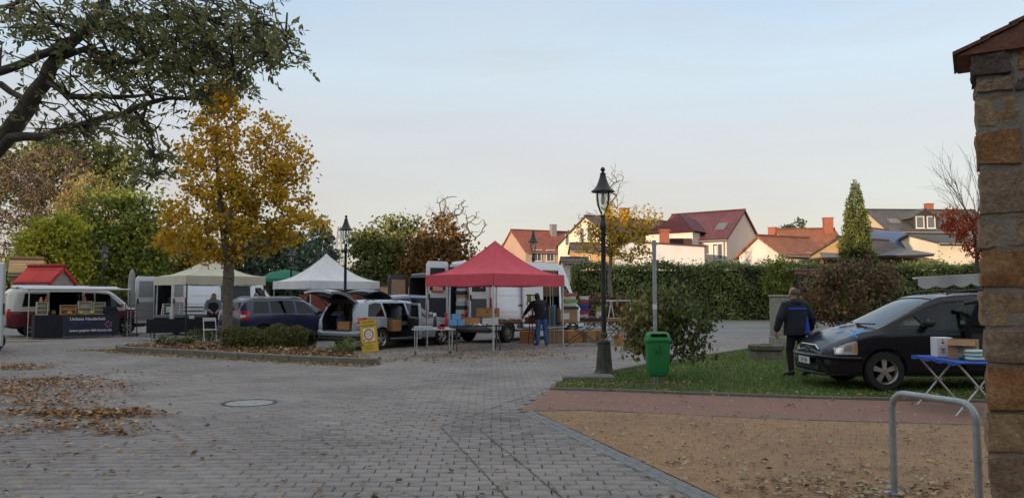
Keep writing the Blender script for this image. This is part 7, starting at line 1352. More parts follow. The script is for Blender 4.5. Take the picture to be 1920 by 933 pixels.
# ================================================================== market goods
TABLES = 'market tables'; GOODS = 'market goods'
def obj1(name, label, cat, mb, mat, loc, rz=0, group=GOODS, smooth=None):
    o = mb.build(name, mat, None, smooth); o.location = loc; o.rotation_euler = (0,0,rz); return tag(o, label, cat, group)
def carton(label, loc, rz, sx, sy, sz, mat=CARD, flap=True, open_=False, name='cardboard_box', cat='box', group=GOODS, tape=True):
    t = thing(name, label, cat, loc, rz, group); th = .008
    if open_:
        m = MB(); m.b2((-sx/2,-sy/2,0),(sx/2,sy/2,.01)); m.b2((-sx/2,-sy/2,0),(-sx/2+th,sy/2,sz)); m.b2((sx/2-th,-sy/2,0),(sx/2,sy/2,sz)); m.b2((-sx/2+th,-sy/2,0),(sx/2-th,-sy/2+th,sz)); m.b2((-sx/2+th,sy/2-th,0),(sx/2-th,sy/2,sz)); m.build('carton', mat, t)
        if flap:
            for s in (-1,1): MB().at((0,s*sy/2,sz),0,s*R(-55)).box((0,s*sy*.17,.0),(sx*.98,sy*.34,.006)).build('flap', mat, t)
    else:
        MB().box((0,0,sz/2),(sx,sy,sz),bev=.006).build('carton', mat, t)
        if tape: MB().b2((-sx/2-.001,-.025,sz-.001),(sx/2+.001,.025,sz+.002)).build('tape', pm('packing_tape',(.30,.20,.11),.4) if 'packing_tape' not in MATS else MATS['packing_tape'], t)
    return t
def crate(label, loc, rz, sx, sy, sz, mat=CARD2):
    """banana carton: open top with rim, grip holes"""
    t = thing('fruit_carton', label, 'carton', loc, rz, GOODS); m = MB(); th = .012
    m.b2((-sx/2,-sy/2,0),(sx/2,sy/2,.012)); m.b2((-sx/2,-sy/2,0),(-sx/2+th,sy/2,sz)); m.b2((sx/2-th,-sy/2,0),(sx/2,sy/2,sz)); m.b2((-sx/2+th,-sy/2,0),(sx/2-th,-sy/2+th,sz)); m.b2((-sx/2+th,sy/2-th,0),(sx/2-th,sy/2,sz)); m.build('carton', mat, t)
    f = MB(); rim = .09; f.b2((-sx/2,-sy/2,sz),(-sx/2+rim,sy/2,sz+.008)); f.b2((sx/2-rim,-sy/2,sz),(sx/2,sy/2,sz+.008)); f.b2((-sx/2+rim,-sy/2,sz),(sx/2-rim,-sy/2+rim,sz+.008)); f.b2((-sx/2+rim,sy/2-rim,sz),(sx/2-rim,sy/2,sz+.008)); f.build('rim', mat, t)
    for x in (-sx*.25,sx*.25): MB().lathe([(.003,0),(.028,0)],10,axis='y',c=(x,-sy/2-.002,sz*.6),cap=False).build('air_hole', BLACK, t)
    MB().lathe([(.003,0),(.03,0)],10,axis='x',c=(sx/2+.002,0,sz*.65),cap=False).build('air_hole', BLACK, t)
    return t
def ftable(name, label, loc, rz, L_, W_, H_, topm, legm, style, thick=.035):
    t = thing(name, label, 'table', loc, rz, TABLES); MB().b2((-L_/2,-W_/2,H_-thick),(L_/2,W_/2,H_),bev=.01).build('table_top', topm, t)
    if style == 'u':
        for x in (-L_/2+.09,L_/2-.09):
            for y in (-W_/2+.05,W_/2-.05): MB().tube([(x,y,.0),(x,y,H_*.52)],.014,8).tube([(x,y,H_*.5),(x,y,H_-thick)],.016,8).build('leg', ALU if legm is ALU else legm, t)
            MB().b2((x-.012,-W_/2+.05,.05),(x+.012,W_/2-.05,.11)).build('foot_bar', BLACK, t); MB().tube([(x,0,H_*.62),(x*.45,0,H_-thick)],.009,6).build('brace', STEEL_D, t)
    elif style == 'wish':
        for x in (-L_/2+.22,L_/2-.22):
            for y in (-1,1): MB().tube([(x,y*W_*.36,0),(x,y*W_*.34,H_*.32),(x,y*W_*.20,H_*.58),(x,y*W_*.20,H_-thick)],.015,8).build('leg', legm, t)
            MB().tube([(x,-W_*.34,H_*.32),(x,W_*.34,H_*.32)],.012,6).build('cross_bar', legm, t); MB().tube([(x,0,H_*.55),(x*.4,0,H_-thick)],.009,6).build('brace', legm, t)
    elif style == 'x':
        for y in (-W_/2+.06,W_/2-.06):
            for s in (-1,1): MB().tube([(s*L_*.40,y+.012*s,0),(-s*L_*.36,y+.012*s,H_-thick)],.013,8).build('leg', legm, t)
        for s in (-1,1): MB().tube([(s*L_*.38,-W_/2+.06,.03),(s*L_*.38,W_/2-.06,.03)],.011,6).build('cross_bar', legm, t)
    elif style == 'xx':          # two crossed trestles, one at each end, crossing in the short direction
        for x in (-L_/2+.12,L_/2-.12):
            for s in (-1,1): MB().tube([(x+.01*s,s*W_*.48,0),(x+.01*s,-s*W_*.42,H_-thick)],.014,8).build('leg', legm, t)
            MB().box((x,0,H_*.53),(.05,.09,.03)).build('pivot', legm, t)
    return t
def loc_on(t, x, y, z):
    M = Matrix.Rotation(t.rotation_euler.z,4,'Z'); return Vector(t.location)+M@Vector((x,y,z))
# ---- camper van stall: cloth counter with banner
S0 = Vector((-17.75,28.75,0)); aS = R(41); sd_ = Vector((math.cos(aS),math.sin(aS),0)); LS = 2.85; HT = .90; cen = S0+sd_*LS/2+Vector((-sd_.y,sd_.x,0))*.3
DCL = cloth('dark_navy_cloth', (.012,.012,.02)); st = ftable('cloth_counter', 'long counter under a dark cloth below the camper van awning', cen, aS, LS, .62, HT, DCL, ALU, 'u')
MB().b2((-LS/2-.01,-.325,.05),(-LS/2+.92,-.312,HT+.004)).b2((-LS/2-.012,-.32,.05),(-LS/2,.3,HT+.004)).build('cloth_skirt', DCL, st)
BANC = pm('banner_vinyl', (.022,.024,.045), .5, .15, 2); bn = thing('advertising_banner', 'dark blue banner with white lettering hung on the counter front', 'banner', cen+Vector((sd_.y,-sd_.x,0))*.335, aS, GOODS); x0, x1, zb, zt_ = -LS/2+.9, LS/2+.02, .10, .88
m_ = MB(); m_.grid(lambda a,b: (x0+(x1-x0)*a,-.012*math.sin(a*11)*(1-b)-.004,zb+(zt_-zb)*b), 20, 6); m_.build('vinyl_sheet', BANC, bn, 60); bc = (x0+x1)/2
WTX = pm('white_print', (.62,.62,.64), .6, .02); BTX = pm('blue_print', (.03,.06,.22), .6, .02)
text('banner_text','Unikate Handarbeit',.155,WTX,bn,(bc-.14,-.03,.74),(R(90),0,0),bold=.004); text('banner_text','www.papier-falt-kunst.de',.145,WTX,bn,(bc-.02,-.03,.30),(R(90),0,0),bold=.004)
m_ = MB()
for i in range(14): m_.b2((bc-.72+i*.055,-.027,.575),(bc-.72+i*.055+(.04 if i%4 else .02),-.022,.575+(.045 if i%3 else .06)))
m_.build('blue_print_line', BTX, bn)
lg = MB(); PKP = pm('pink_print', (.35,.17,.25), .6, .3, 20); 
for i in range(5): a0 = i*1.26; lg.tube([(bc+.60+.05*math.cos(a0),-.026,.52+.05*math.sin(a0)),(bc+.60+.13*math.cos(a0+.5),-.026,.52+.12*math.sin(a0+.5)),(bc+.60+.12*math.cos(a0+1.2),-.026,.52+.12*math.sin(a0+1.2))],[.018,.026,.012],6)
lg.build('logo', PKP, bn)
# goods on the counter: white wooden shelf units, black case, small things
SHW = pm('whitewashed_wood', (.52,.49,.42), .75, .1, 6)
def shelfbox(label, x, w_, h, n=3, cols=2, y=0.0, mat=SHW):
    t = thing('display_shelf', label, 'shelf', loc_on(st,x,y,HT+.001), aS, GOODS); d = .16; MB().b2((-w_/2,-.0,0),(w_/2,.012,h)).build('back_panel', mat, t)
    for s in (-1,1): MB().b2((s*w_/2-.012,-d,0),(s*w_/2+.012,0,h)).build('side_panel', mat, t)
    for i in range(n+1): MB().b2((-w_/2+.013,-d,i*(h-.02)/n),(w_/2-.013,-.001,i*(h-.02)/n+.018)).build('shelf_board', mat, t)
    for i in range(1,cols+1): x_ = -w_/2+i*w_/(cols+1); MB().b2((x_-.006,-.004,.02),(x_+.006,.0,h-.02)).build('slat', WOODL, t)
    return t
shelfbox('whitewashed display shelf at the left end of the counter', -1.18, .36, .50)
shelfbox('two column open display shelf in the middle of the counter', -.30, .52, .38, 2, 3, .05, WOODL)
shelfbox('tallest whitewashed display shelf in the counter middle', .28, .46, .52, 2, 3, .1)
shelfbox('whitewashed display shelf next to the black case', .78, .40, .48, 3, 3, .08)
cs = thing('black_display_case', 'black flared display case at the right end of the counter', 'case', loc_on(st,1.2,-.05,HT+.001), aS, GOODS); MB().prism([(-.24,0),(.30,0),(.18,.30),(-.26,.30)],-.12,.15,'y').build('case', BLACK, cs); MB().b2((-.2,-.13,.08),(.16,-.121,.24)).build('felt_insert', DCL, cs)
for i,(x,y,c,lab,nm) in enumerate(((-.80,-.12,(.10,.12,.02),'small dark lantern with yellow smile pattern on the counter','lantern'),(-.28,-.2,(.55,.30,.04),'small orange basket in front of the middle display shelf','basket'),(.12,-.2,(.60,.40,.05),'small yellow paper figure on the counter','paper figure'),(.50,-.2,(.62,.45,.08),'small yellow basket between the tall display shelves','basket'))):
    t = thing(nm.replace(' ','_'), lab, nm, loc_on(st,x,y,HT+.001), aS, GOODS); mm = pm(nm.replace(' ','_')+'_m%d'%i, c, .7); MB().lathe([(.05,0),(.085,.04),(.09,.10),(.07,.13),(.05,.135)],12).build('body', mm, t, 40); MB().tube([(-.07,0,.12),(0,0,.2),(.07,0,.12)],.008,6).build('handle', WOODL, t)
for i,(x,y,z,c,lab) in enumerate(((-1.22,.0,.502,(.5,.34,.18),'carved wooden owl figure on the leftmost display shelf'),(-1.05,.0,.502,(.55,.10,.05),'red orange paper flower on the leftmost display shelf'),(.28,.08,.522,(.55,.12,.04),'orange paper garland on the tallest display shelf'))):
    t = thing('paper_ornament', lab, 'ornament', loc_on(st,x,y-.06,HT+z), aS, GOODS); mm = pm('ornament_m%d'%i, c, .7); MB().lathe([(.03,0),(.06,.03),(.065,.07),(.03,.10)],10).build('body', mm, t, 50); MB().lathe([(.01,.095),(.04,.12),(.038,.15),(.01,.175)],10).build('top', mm, t, 50)
# dark folding chair-like white bucket and plank on the ground left
obj1('wooden_plank','flat pale plank lying on the paving in front of the camper van rear','plank',MB().box((0,0,.02),(1.6,.18,.04),bev=.01),WOODL,(XU(35,27.6),27.6,0),R(8))
# ---- cream tent: black cloth table with cases and a white rack
aT = R(45); ct0 = Vector((CTC[0],CTC[1],0)); tb = ftable('black_cloth_table', 'long table under a black cloth at the front of the cream tent', (XU(337,28.0),28.25,0), R(24), 2.3, .65, .78, DCL, ALU, 'xx'); MB().b2((-1.16,-.34,.30),(1.16,-.332,.783)).b2((-1.168,-.33,.30),(-1.155,.33,.783)).build('cloth_skirt', DCL, tb)
for i in range(3):
    t = thing('velvet_case', ['leftmost flat black velvet case on the cloth table','middle flat black velvet case on the cloth table','rightmost flat black velvet case on the cloth table'][i], 'case', loc_on(tb,-.7+i*.68,-.05,.782), R(24), GOODS); MB().at((0,0,0),0,R(14)).box((0,.1,.06),(.5,.4,.05),bev=.01).build('tray', BLACK, t); MB().b2((-.24,.24,0),(.24,.27,.10)).build('prop', BLACK, t)
rk = thing('white_wire_rack', 'sloping white wire display rack on the cloth table under the cream tent', 'rack', (XU(345,29.2),29.2,0), R(20), GOODS); m_ = MB(); 
for x in np.linspace(-.75,.75,6): m_.tube([(x,-.35,.82),(x,.35,1.32)],.012,6)
for k in range(6): m_.tube([(-.75,-.35+.14*k,.82+.10*k),(.75,-.35+.14*k,.82+.10*k)],.009,6)
m_.build('grid', WHITE_P, rk)
for x in (-.72,.72):
    for y,z in ((-.33,.83),(.33,1.30)): MB().tube([(x,y,0),(x,y,z)],.014,6).build('leg', WHITE_P, rk)
for i in range(3): MB().b2((.0,-.25+.2*i,.89+.14*i),(.7,-.16+.2*i,.93+.14*i)).build('black_tray', BLACK, rk)
ch = thing('white_folding_chair', 'white folding chair beside the rear of the dark blue estate', 'chair', (XU(392,26.6),26.75,0), R(30), GOODS); 
for x in (-.2,.2): MB().tube([(x,-.22,0),(x,.2,.86)],.014,6).build('leg', WHITE_P, ch); MB().tube([(x,.24,0),(x,-.2,.46)],.014,6).build('leg', WHITE_P, ch)
MB().b2((-.21,-.22,.44),(.21,.16,.47)).build('seat', WHITE_P, ch); MB().box((0,.19,.80),(.42,.03,.12),bev=.01).build('backrest', WHITE_P, ch)
bb = svc; vM = Matrix.Translation(sv.location)@Matrix.Rotation(AW,4,'Z')
def inv(M, p): return M@Vector(p)
t = thing('green_crate', 'dark green crate with a bag on top in the open rear of the sales van', 'crate', inv(vM,(.45,.35,.562)), AW, GOODS); MB().b2((-.25,-.3,0),(.25,.3,.72),bev=.02).build('crate', pm('crate_green',(.03,.12,.05),.6), t); MB().b2((-.256,-.2,.40),(-.25,.2,.62)).build('crate_label', PAPER, t); MB().lathe([(.05,.72),(.26,.78),(.28,.92),(.18,1.05),(.03,1.08)],12).build('black_bag', BLACK, t, 50)
obj1('red_bucket','small red bucket with white lid in the rear of the sales van','bucket',MB().lathe([(.10,0),(.13,.26),(.135,.27),(.135,.30),(.02,.305)],14),pm('bucket_red',(.45,.03,.02),.4),inv(vM,(.18,.72,.562)),0,GOODS,40)
obj1('blue_crate','pale blue plastic crate below the green crate of the sales van','crate',MB().b2((-.2,-.18,0),(.2,.18,.36),bev=.02),pm('crate_blue',(.10,.28,.45),.5),inv(vM,(.2,-.15,.562)),AW)
# ---- silver estate: goods and sign board
oM = Matrix.Translation(opl.location)@Matrix.Rotation(AO,4,'Z')
crate('orange fruit carton in the boot of the silver estate', inv(oM,(.22,-.24,.601)), AO+R(90), .5, .38, .24)
obj1('cloth_bag','grey green cloth bag standing behind the carton in the open boot','bag',MB().lathe([(.10,0),(.17,.05),(.18,.25),(.12,.40),(.04,.46),(.06,.52)],12),cloth('bag_cloth',(.22,.22,.17)),inv(oM,(.62,-.42,.60)),0,GOODS,50)
obj1('blue_bag','dark blue bag slumped at the left of the open boot','bag',MB().lathe([(.12,0),(.2,.06),(.19,.3),(.10,.42),(.02,.44)],12),cloth('bag_blue',(.03,.04,.09)),inv(oM,(.5,.32,.60)),0,GOODS,50)
carton('upright brown carton on the sill of the open side door', inv(oM,(1.62,-.78,.53)), AO, .36,.28,.34, CARD2)
obj1('clear_storage_tub','clear plastic storage tub on the back seat behind the open door','tub',MB().b2((-.3,-.2,0),(.3,.2,.26),bev=.03).b2((-.32,-.22,.261),(.32,.22,.30),bev=.01),pm('tub_plastic',(.25,.28,.30),.25),inv(oM,(1.7,-.25,.62)),AO)
sb = thing('yellow_sign_board', 'leaning yellow sign board advertising leather balm beside the silver estate', 'sign', G(694,660)+Vector((0,.05,0)), R(9), GOODS); YEL = pm('yellow_board', (.62,.42,.035), .6, .04); bw, bhh = .47, .95; tl = R(-10)
m_ = MB().box((0,0,bhh/2),(bw,.02,bhh)).build('board', YEL, sb); m_.rotation_euler = (tl,R(-6),0)
fr = MB(); 
for x in (-bw/2,bw/2): fr.box((x,-.004,bhh/2),(.018,.032,bhh+.018))
for z in (0,bhh): fr.box((0,-.004,z),(bw-.018,.032,.018))
fr.build('board_frame', pm('orange_frame',(.48,.22,.05),.6), m_)
BKT = pm('dark_olive_print', (.07,.06,.02), .6); text('sign_text','Universal',.092,BKT,m_,(.0,-.0125,.875),(R(90),0,0),bold=.001); text('sign_text','Lederbalsam',.085,BKT,m_,(0,-.0125,.785),(R(90),0,0),bold=.001)
MB().b2((-.155,-.0125,.325),(.155,-.0105,.685)).build('white_label', PAPER, m_)
def disc(r0, r1, z): n=28; return [(r*math.cos(2*math.pi*i/n)*.93,0,r*math.sin(2*math.pi*i/n)*1.12) for r in (r0,r1) for i in range(n)], [(i,(i+1)%n,n+(i+1)%n,n+i) for i in range(n)]
for r0,r1,c,o_,nm in ((.108,.150,(.55,.07,.03),.0145,'red_ring'),(.002,.075,(.42,.48,.24),.0145,'green_disc'),(.02,.045,(.60,.62,.55),.0150,'inner_mark')):
    v_, f_ = disc(r0,r1,0); k_ = MB().add(v_,f_).build(nm, pm('label_'+nm,c,.6,.1), m_); k_.location = (0,-o_,.505)
m_l = MB(); rnd = random.Random(3)
for z,x0,x1 in ((.735,-.17,.17),(.285,-.19,.19),(.262,-.06,.06),(.20,-.13,.11),(.158,-.13,.07),(.118,-.13,.15),(.078,-.13,.06)):
    x = x0
    while x < x1: w_ = rnd.uniform(.018,.045); m_l.b2((x,-.0118,z-.007),(min(x+w_,x1),-.0103,z+.007)); x += w_+.008
tag(m_l.build('small_print', BKT, m_), kind='stuff')
# ---- red tent tables
BT = pm('black_table_top', (.022,.022,.024), .6, .15); TA = G(815,668)
tA = ftable('aluminium_folding_table', 'low grey folding table with aluminium legs right of the yellow sign', (XU(812,20.6),20.75,0), R(14), 1.12,.58,.72, pm('table_grey',(.36,.37,.38),.5), ALU, 'u')
def bottle(label, t, x, y, c, capc, h=.30):
    b = thing('spray_bottle', label, 'bottle', loc_on(t,x,y,.721), R(20), GOODS); mm = pm('bottle_%s'%label[:6].strip().replace(' ','_'), c, .3); MB().lathe([(.045,0),(.05,.01),(.05,h*.55),(.03,h*.75),(.022,h*.8)],12).build('bottle', mm, b, 50); MB().b2((-.05,-.018,h*.8),(.03,.018,h),bev=.008).build('spray_head', pm('cap_%s'%label[:6].strip().replace(' ','_'), capc, .4), b); MB().lathe([(.08,0.0),(.085,.02),(.06,.04)],12).build('base', PAPER, b, 50)
bottle('dark blue spray bottle at the middle of the grey table', tA, .05,.05,(.02,.025,.07),(.7,.7,.7),.42); bottle('red spray bottle at the right of the grey table', tA, .36,.05,(.40,.015,.02),(.4,.03,.03),.42)
obj1('red_cloth_pack','folded red cloth pack between the two spray bottles','cloth',MB().box((0,0,.03),(.18,.12,.06),bev=.02),pm('cloth_red',(.40,.02,.025),.8),loc_on(tA,.2,-.06,.721),R(30))
carton('flat pale box with violet print on the left of the grey table', loc_on(tA,-.28,.02,.721), R(14), .46,.3,.07, pm('pale_print',(.42,.43,.50),.6,.3,14), name='flat_box', tape=False)
HB = .74
tB = ftable('black_folding_table', 'black folding table beside the front leg of the red tent', (XU(893,22.6),22.9,0), R(18), 1.75,.66,HB, BT, STEEL_D, 'wish'); tC = ftable('black_folding_table', 'black folding table in front of the leaning man', (XU(962,24.9),25.35,0), R(20), 1.7,.66,HB, BT, STEEL_D, 'wish')
BLUEB = pm('light_blue_pack', (.16,.40,.68), .5, .1)
for i,(x,z,lab) in enumerate(((-.72,0,'lower left light blue carton pack on the black table'),(-.50,0,'lower right light blue carton pack on the black table'),(-.62,.17,'upper light blue carton pack on the black table'))): carton(lab, loc_on(tB,x,.0,HB+.001+z), R(18+4*i), .21,.24,.165, BLUEB, tape=False, name='carton_pack')
carton('wide brown open carton on the black table', loc_on(tB,-.18,.12,HB+.001), R(16), .55,.38,.23, CARD2, flap=False, open_=True); crate('orange fruit carton perched on white boxes on the black table', loc_on(tB,.38,.12,HB+.24), R(30), .56,.42,.26)
carton('lower white printed box below the perched fruit carton', loc_on(tB,.40,.10,HB+.001), R(20), .5,.36,.12, PAPER, tape=False, name='white_box'); carton('upper white printed box below the perched fruit carton', loc_on(tB,.40,.10,HB+.122), R(22), .48,.34,.115, PAPER, tape=False, name='white_box')
sc_ = thing('white_scarf', 'crumpled white cloth on the black table', 'cloth', loc_on(tB,.02,-.2,HB+.001), R(10), GOODS); m_ = MB(); m_.grid(lambda a,b: ((a-.5)*.5,(b-.5)*.2,.03+.025*math.sin(a*9)*math.cos(b*7)+.02*math.sin(a*21+b*9)), 14, 8); m_.build('cloth', PAPER, sc_, 60); MB().box((0,0,.012),(.42,.15,.02)).build('fold', PAPER, sc_)
for i,(x,lab) in enumerate(((-.45,'long flat book tray at the left of the tray table'),(.05,'long flat book tray in the middle of the tray table'))):
    t = thing('book_tray', lab, 'tray', loc_on(tC,x,.05,HB+.001), R(24), GOODS); MB().box((0,0,.035),(.46,.34,.07),bev=.01).build('tray', CARD, t)
    for k in range(8): MB().b2((-.20+k*.05,-.13,.071),(-.165+k*.05,.13,.10+.01*(k%3))).build('paperback', [PAPER,CARD2,WOODB,BLACK][k%4], t)
# utensil box with wooden spoons
ub = thing('utensil_box', 'brown box of wooden spoons and brushes on the table beside the man', 'box', loc_on(tC,.62,.0,HB+.001), R(20), GOODS); MB().box((0,0,.09),(.34,.26,.18),bev=.01).build('box', pm('box_redbrown',(.30,.12,.06),.7), ub); rnd = random.Random(5)
for i in range(9):
    x, y = rnd.uniform(-.12,.12), rnd.uniform(-.08,.08); h = rnd.uniform(.32,.62); tx, ty = rnd.uniform(-.12,.12), rnd.uniform(-.06,.06); MB().tube([(x,y,.1),(x+tx,y+ty,h)],.009,6).tube([(x+tx,y+ty,h-.02),(x+tx*1.1,y+ty,h+.05),(x+tx*1.2,y+ty,h+.10)],[.012,.035,.015],8,flat=.4).build('wooden_spoon', WOODL if i%3 else WOODB, ub)
lm = pm('lime_cloth',(.38,.50,.05),.7); MB().b2((-.12,-.02,.66),(.02,.02,.88)).build('lime_brush', lm, ub); MB().b2((-.16,-.025,.88),(.14,.025,.92)).build('brush_rail', BLACK, ub); MB().tube([(.1,0,.12),(.09,0,.9)],.012,6).build('brush_stick', BLACK, ub)
carton('low red brown box of small goods under the man\'s hands', loc_on(tC,.68,-.16,HB+.182), R(20), .3,.16,.06, pm('box_rust',(.25,.09,.05),.7), flap=False, open_=True)
# stacks in the van's rear opening
vM2 = Matrix.Translation(wv.location)@Matrix.Rotation(AV,4,'Z'); stack_c = [((.30,.42,.04),'lime green'),((.60,.60,.58),'white'),((.55,.10,.07),'red and white'),((.62,.61,.6),'cream white'),((.03,.12,.10),'dark green'),((.50,.50,.50),'pale grey'),((.60,.60,.60),'white'),((.45,.30,.16),'tan'),((.03,.05,.20),'dark blue'),((.55,.55,.50),'ivory'),((.05,.05,.06),'black')]
z = .57
for i,(c,nm) in enumerate(stack_c):
    h = .14 if i < 8 else .10; carton('%s box, %s from the bottom of the stack in the large van'%(nm,['one','two','three','four','five','six','seven','eight','nine','ten','eleven'][i]), inv(vM2,(.32+.03*math.sin(i*2.1),.52+.03*math.cos(i*1.7),z)), AV+.05*math.sin(i), .4,.42,h-.004, pm('stackbox_%d'%i,c,.7,.15,12), tape=False, name='stacked_box', group='boxes stacked in the large white van'); z += h
z = .57
for i,c in enumerate(((.40,.24,.12),(.58,.57,.55),(.35,.20,.11),(.5,.5,.5),(.45,.28,.15),(.3,.3,.32))):
    carton('%s carton of the shorter inner stack in the large van\'s rear'%['lowest','second','third','fourth','fifth','topmost'][i], inv(vM2,(.42+.02*math.sin(i*2),.08,z)), AV, .4,.36,.225, pm('innerbox_%d'%i,c,.75,.12,8), tape=False, name='stacked_box', group='boxes stacked in the large white van'); z += .229
# broom handles, bats and rolls at the side door
for i,(x,y,h,c,lab) in enumerate(((3.05,-.92,1.75,(.45,.16,.06),'orange handled rake in the side door of the large van'),(3.2,-.98,1.7,(.35,.16,.09),'red brown broom handle in the side door of the large van'),(3.42,-.98,1.6,(.5,.5,.5),'pale metal pole in the side door of the large van'),(3.62,-.95,1.7,(.46,.40,.3),'wooden pole in the side door of the large van'))):
    t = thing('long_tool', lab, 'tool', inv(vM2,(x,y,.57)), AV, GOODS); MB().tube([(0,0,0),(.03,.05,h)],.014,6).build('handle', pm('handle_%d'%i,c,.7), t); MB().b2((-.12,.03,h),(.16,.07,h+.10),bev=.01).build('tool_head', pm('toolhead_%d'%i,[(.08,.35,.40),(.40,.18,.07),(.48,.25,.1),(.15,.35,.40)][i],.6), t)
hang = [((.02,.02,.025),'black folding mat hung right of the leaning man'),((.10,.14,.17),'grey blue folding mat hung right of the leaning man'),((.12,.26,.32),'turquoise folding mat hung right of the leaning man'),((.015,.015,.02),'tallest black folding mat at the right tent leg')]
for i,(c,lab) in enumerate(hang):
    p = Vector((XU(1022+i*9,25.0),25.0+.12*i,0)); t = thing('folding_mat', lab, 'mat', p, R(-10+8*i), GOODS); MB().at((0,0,0),0,R(-4)).b2((-.07,-.02,.66),(.07,.02,1.22+.05*(i%3)),bev=.012).build('mat', pm('matcol_%d'%i,c,.8), t); MB().tube([(0,.03,0),(0,.02,1.25)],.012,6).build('stand_pole', ALU, t); MB().tube([(-.12,.02,.012),(.12,.02,.012)],.012,6).tube([(0,-.1,.012),(0,.14,.012)],.012,6).build('stand_foot', ALU, t)
# ground cartons behind the man, table with crossed legs
for i,(u,Y,s,m_,lab) in enumerate(((988,26.6,(.5,.4,.42),CARD2,'brown carton on the ground behind the leaning man'),(1040,26.4,(.45,.4,.46),CARD,'tall tan carton on the ground right of the leaning man'),(1072,27.0,(.62,.45,.42),CARD2,'wide brown carton under the crossed leg table, leftmost'),(1100,27.2,(.5,.4,.40),CARD,'tan carton under the crossed leg table, middle'),(1122,27.6,(.42,.36,.40),CARD2,'brown carton under the crossed leg table, rightmost'),(1160,25.6,(.34,.3,.34),CARD2,'single brown carton on the paving right of the tall lamp'))): carton(lab, (XU(u,Y),Y,0.002), R(15*i), *s, m_, flap=False)
tD = ftable('brown_folding_table', 'brown folding table with crossed legs left of the tall lamp', (XU(1092,25.0),25.2,0), R(10), 1.55,.7,.78, WOODB, STEEL_D, 'x'); tE = ftable('brown_folding_table', 'brown folding table with crossed legs right of the tall lamp', (XU(1157,26.2),26.4,0), R(14), 1.05,.6,.78, WOODB, STEEL_D, 'x')
carton('large tan carton with white label on the left crossed leg table', loc_on(tD,-.48,.05,.781), R(10), .58,.4,.38, CARD, tape=True); t = bpy.data.objects[[o.name for o in COL.objects if o.get('label','').startswith('large tan carton with white')][0]]; MB().b2((-.24,-.203,.08),(.02,-.201,.28)).build('white_label', PAPER, t)
blk = thing('book_crate', 'flat black crate of books on the left crossed leg table', 'crate', loc_on(tD,.38,-.1,.781), R(8), GOODS); MB().box((0,0,.06),(.72,.4,.12),bev=.01).build('crate', BLACK, blk)
for k in range(7): MB().b2((-.30+k*.09,-.15,.121),(-.23+k*.09,.15,.16+.012*(k%3))).build('book', [pm('book_p%d'%k,c,.6) for c in [((.5,.5,.48),(.35,.04,.10),(.45,.05,.15),(.1,.1,.12),(.55,.5,.4),(.4,.03,.05),(.2,.2,.3))[k]]][0], blk)
z = .781+.385; col5 = [((.05,.05,.055),'black'),((.58,.57,.55),'white and red'),((.20,.40,.06),'lime green'),((.55,.53,.48),'ivory'),((.40,.10,.06),'rust red')]
for i,(c,nm) in enumerate(col5): carton('%s box, %s in the pile on the large tan carton'%(nm,['bottom','second','third','fourth','topmost'][i]), loc_on(tD,-.40+.02*(-1)**i,.08,z), R(10+5*(-1)**i), .48-.02*i,.34,.105, pm('pile_%d'%i,c,.7,.12,9), tape=False, name='stacked_box', group='boxes piled on the crossed leg table'); z += .108
z = .782
for i,(c,nm) in enumerate((((.05,.06,.18),'dark blue'),((.50,.48,.44),'ivory'),((.30,.04,.05),'dark red'),((.03,.05,.22),'navy'),((.04,.06,.24),'royal blue'),((.40,.05,.05),'red'),((.55,.55,.55),'white'))): carton('%s box, %s in the slim pile behind the book crate'%(nm,['bottom','second','third','fourth','fifth','sixth','topmost'][i]), loc_on(tD,.14,.22,z), R(4+6*(-1)**i), .26,.22,.115, pm('slim_%d'%i,c,.7,.12,9), tape=False, name='stacked_box', group='boxes piled on the crossed leg table'); z += .118
for i,(c,nm) in enumerate((((.50,.48,.05),'yellow'),((.56,.56,.55),'white'),((.25,.28,.03),'olive yellow'))): carton('%s box, %s of three at the right end of the left crossed leg table'%(nm,['bottom','middle','top'][i]), loc_on(tD,.66,.24,.782+.16*i), R(12-6*i), .2,.2,.157, pm('yel_%d'%i,c,.6,.12,9), tape=False, name='stacked_box', group='boxes piled on the crossed leg table')
carton('flat tan carton on the right crossed leg table', loc_on(tE,.05,.0,.781), R(14), .8,.45,.09, CARD, tape=False)
cr = thing('clothes_rail', 'thin white folding clothes rail in front of the hedge', 'clothes rail', (XU(1165,36),36,0), R(10), GOODS); m_ = MB().tube([(-1.0,0,1.42),(1.0,0,1.42)],.025,6); m_.build('rail', WHITE_P, cr)
for s in (-.5,.5): MB().tube([(s-.3,-.2,0),(s,0,1.42)],.02,6).build('leg', WHITE_P, cr); MB().tube([(s+.3,.2,0),(s,0,1.40)],.02,6).build('leg', WHITE_P, cr)
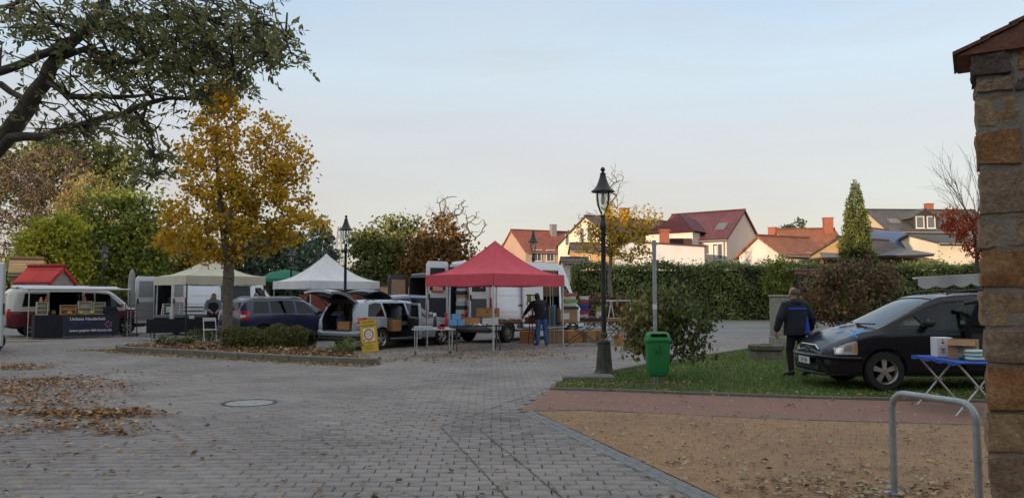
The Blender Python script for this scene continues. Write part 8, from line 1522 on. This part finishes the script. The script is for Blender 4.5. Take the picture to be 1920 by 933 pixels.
# ---- blue cloth table by the black people carrier
BLC = cloth('bright_blue_cloth', (.03,.09,.42), .15); aB = R(-94); cB = Vector((6.17,10.75,0))
bl = ftable('blue_cloth_table', 'folding table with bright blue cloth in front of the black people carrier', cB, aB, 1.35,.62,.71, BLC, ALU, 'xx', .025); m_ = MB(); m_.grid(lambda a,b: (-.68+1.36*a,-.318-.006*math.sin(a*40)*b,.712-.045*b-.012*b*math.sin(a*23)), 40, 2); m_.build('cloth_edge', BLC, bl, 60)
wb = carton('white printed box with brown motifs on the blue cloth table', (6.16,11.1,.712), R(-8), .21,.24,.275, PAPER, tape=False); PR = [pm('print_brown',(.13,.05,.03),.6), pm('print_red',(.45,.06,.05),.6), pm('print_navy',(.08,.12,.25),.6)]
for a,b,w_,h_,k in ((-.03,.205,.035,.035,0),(-.028,.245,.03,.014,2),(.07,.125,.06,.05,0),(-.03,.12,.09,.014,1),(-.03,.098,.045,.022,1),(-.03,.072,.085,.012,2),(-.025,.052,.04,.01,2),(.06,.23,.05,.012,2)): MB().prism([(a+w_/2*math.cos(q*math.pi/4),b+h_/2*math.sin(q*math.pi/4)) for q in range(8)],-.1215,-.1203,'y').build('print_motif', PR[k], wb)
cb_ = carton('open brown carton with grey print on the blue cloth table', (6.25,10.72,.712), R(-38), .34,.28,.265, CARD, flap=True, open_=True); MB().prism([(-.02+.036*math.cos(q*math.pi/6),.15+.065*math.sin(q*math.pi/6)) for q in range(12)],-.1425,-.1403,'y').build('grey_print', pm('print_grey',(.12,.14,.16),.7), cb_)
obj1('towel_pile','pile of pale green towels at the right of the blue cloth table','towels',MB().box((0,0,.025),(.26,.2,.05),bev=.02).box((.01,0,.075),(.25,.19,.048),bev=.02).box((0,.0,.122),(.24,.18,.045),bev=.02),pm('towel_mint',(.45,.60,.54),.9,.08),(6.22,10.38,.712),R(10),GOODS,60); obj1('green_ball','small dark teal ball behind the towels on the blue table','ball',MB().lathe([(.002,0),(.03,.01),(.042,.04),(.03,.07),(.002,.08)],12),pm('teal_ball',(.02,.12,.13),.5),(6.06,10.45,.712),0,GOODS,60)
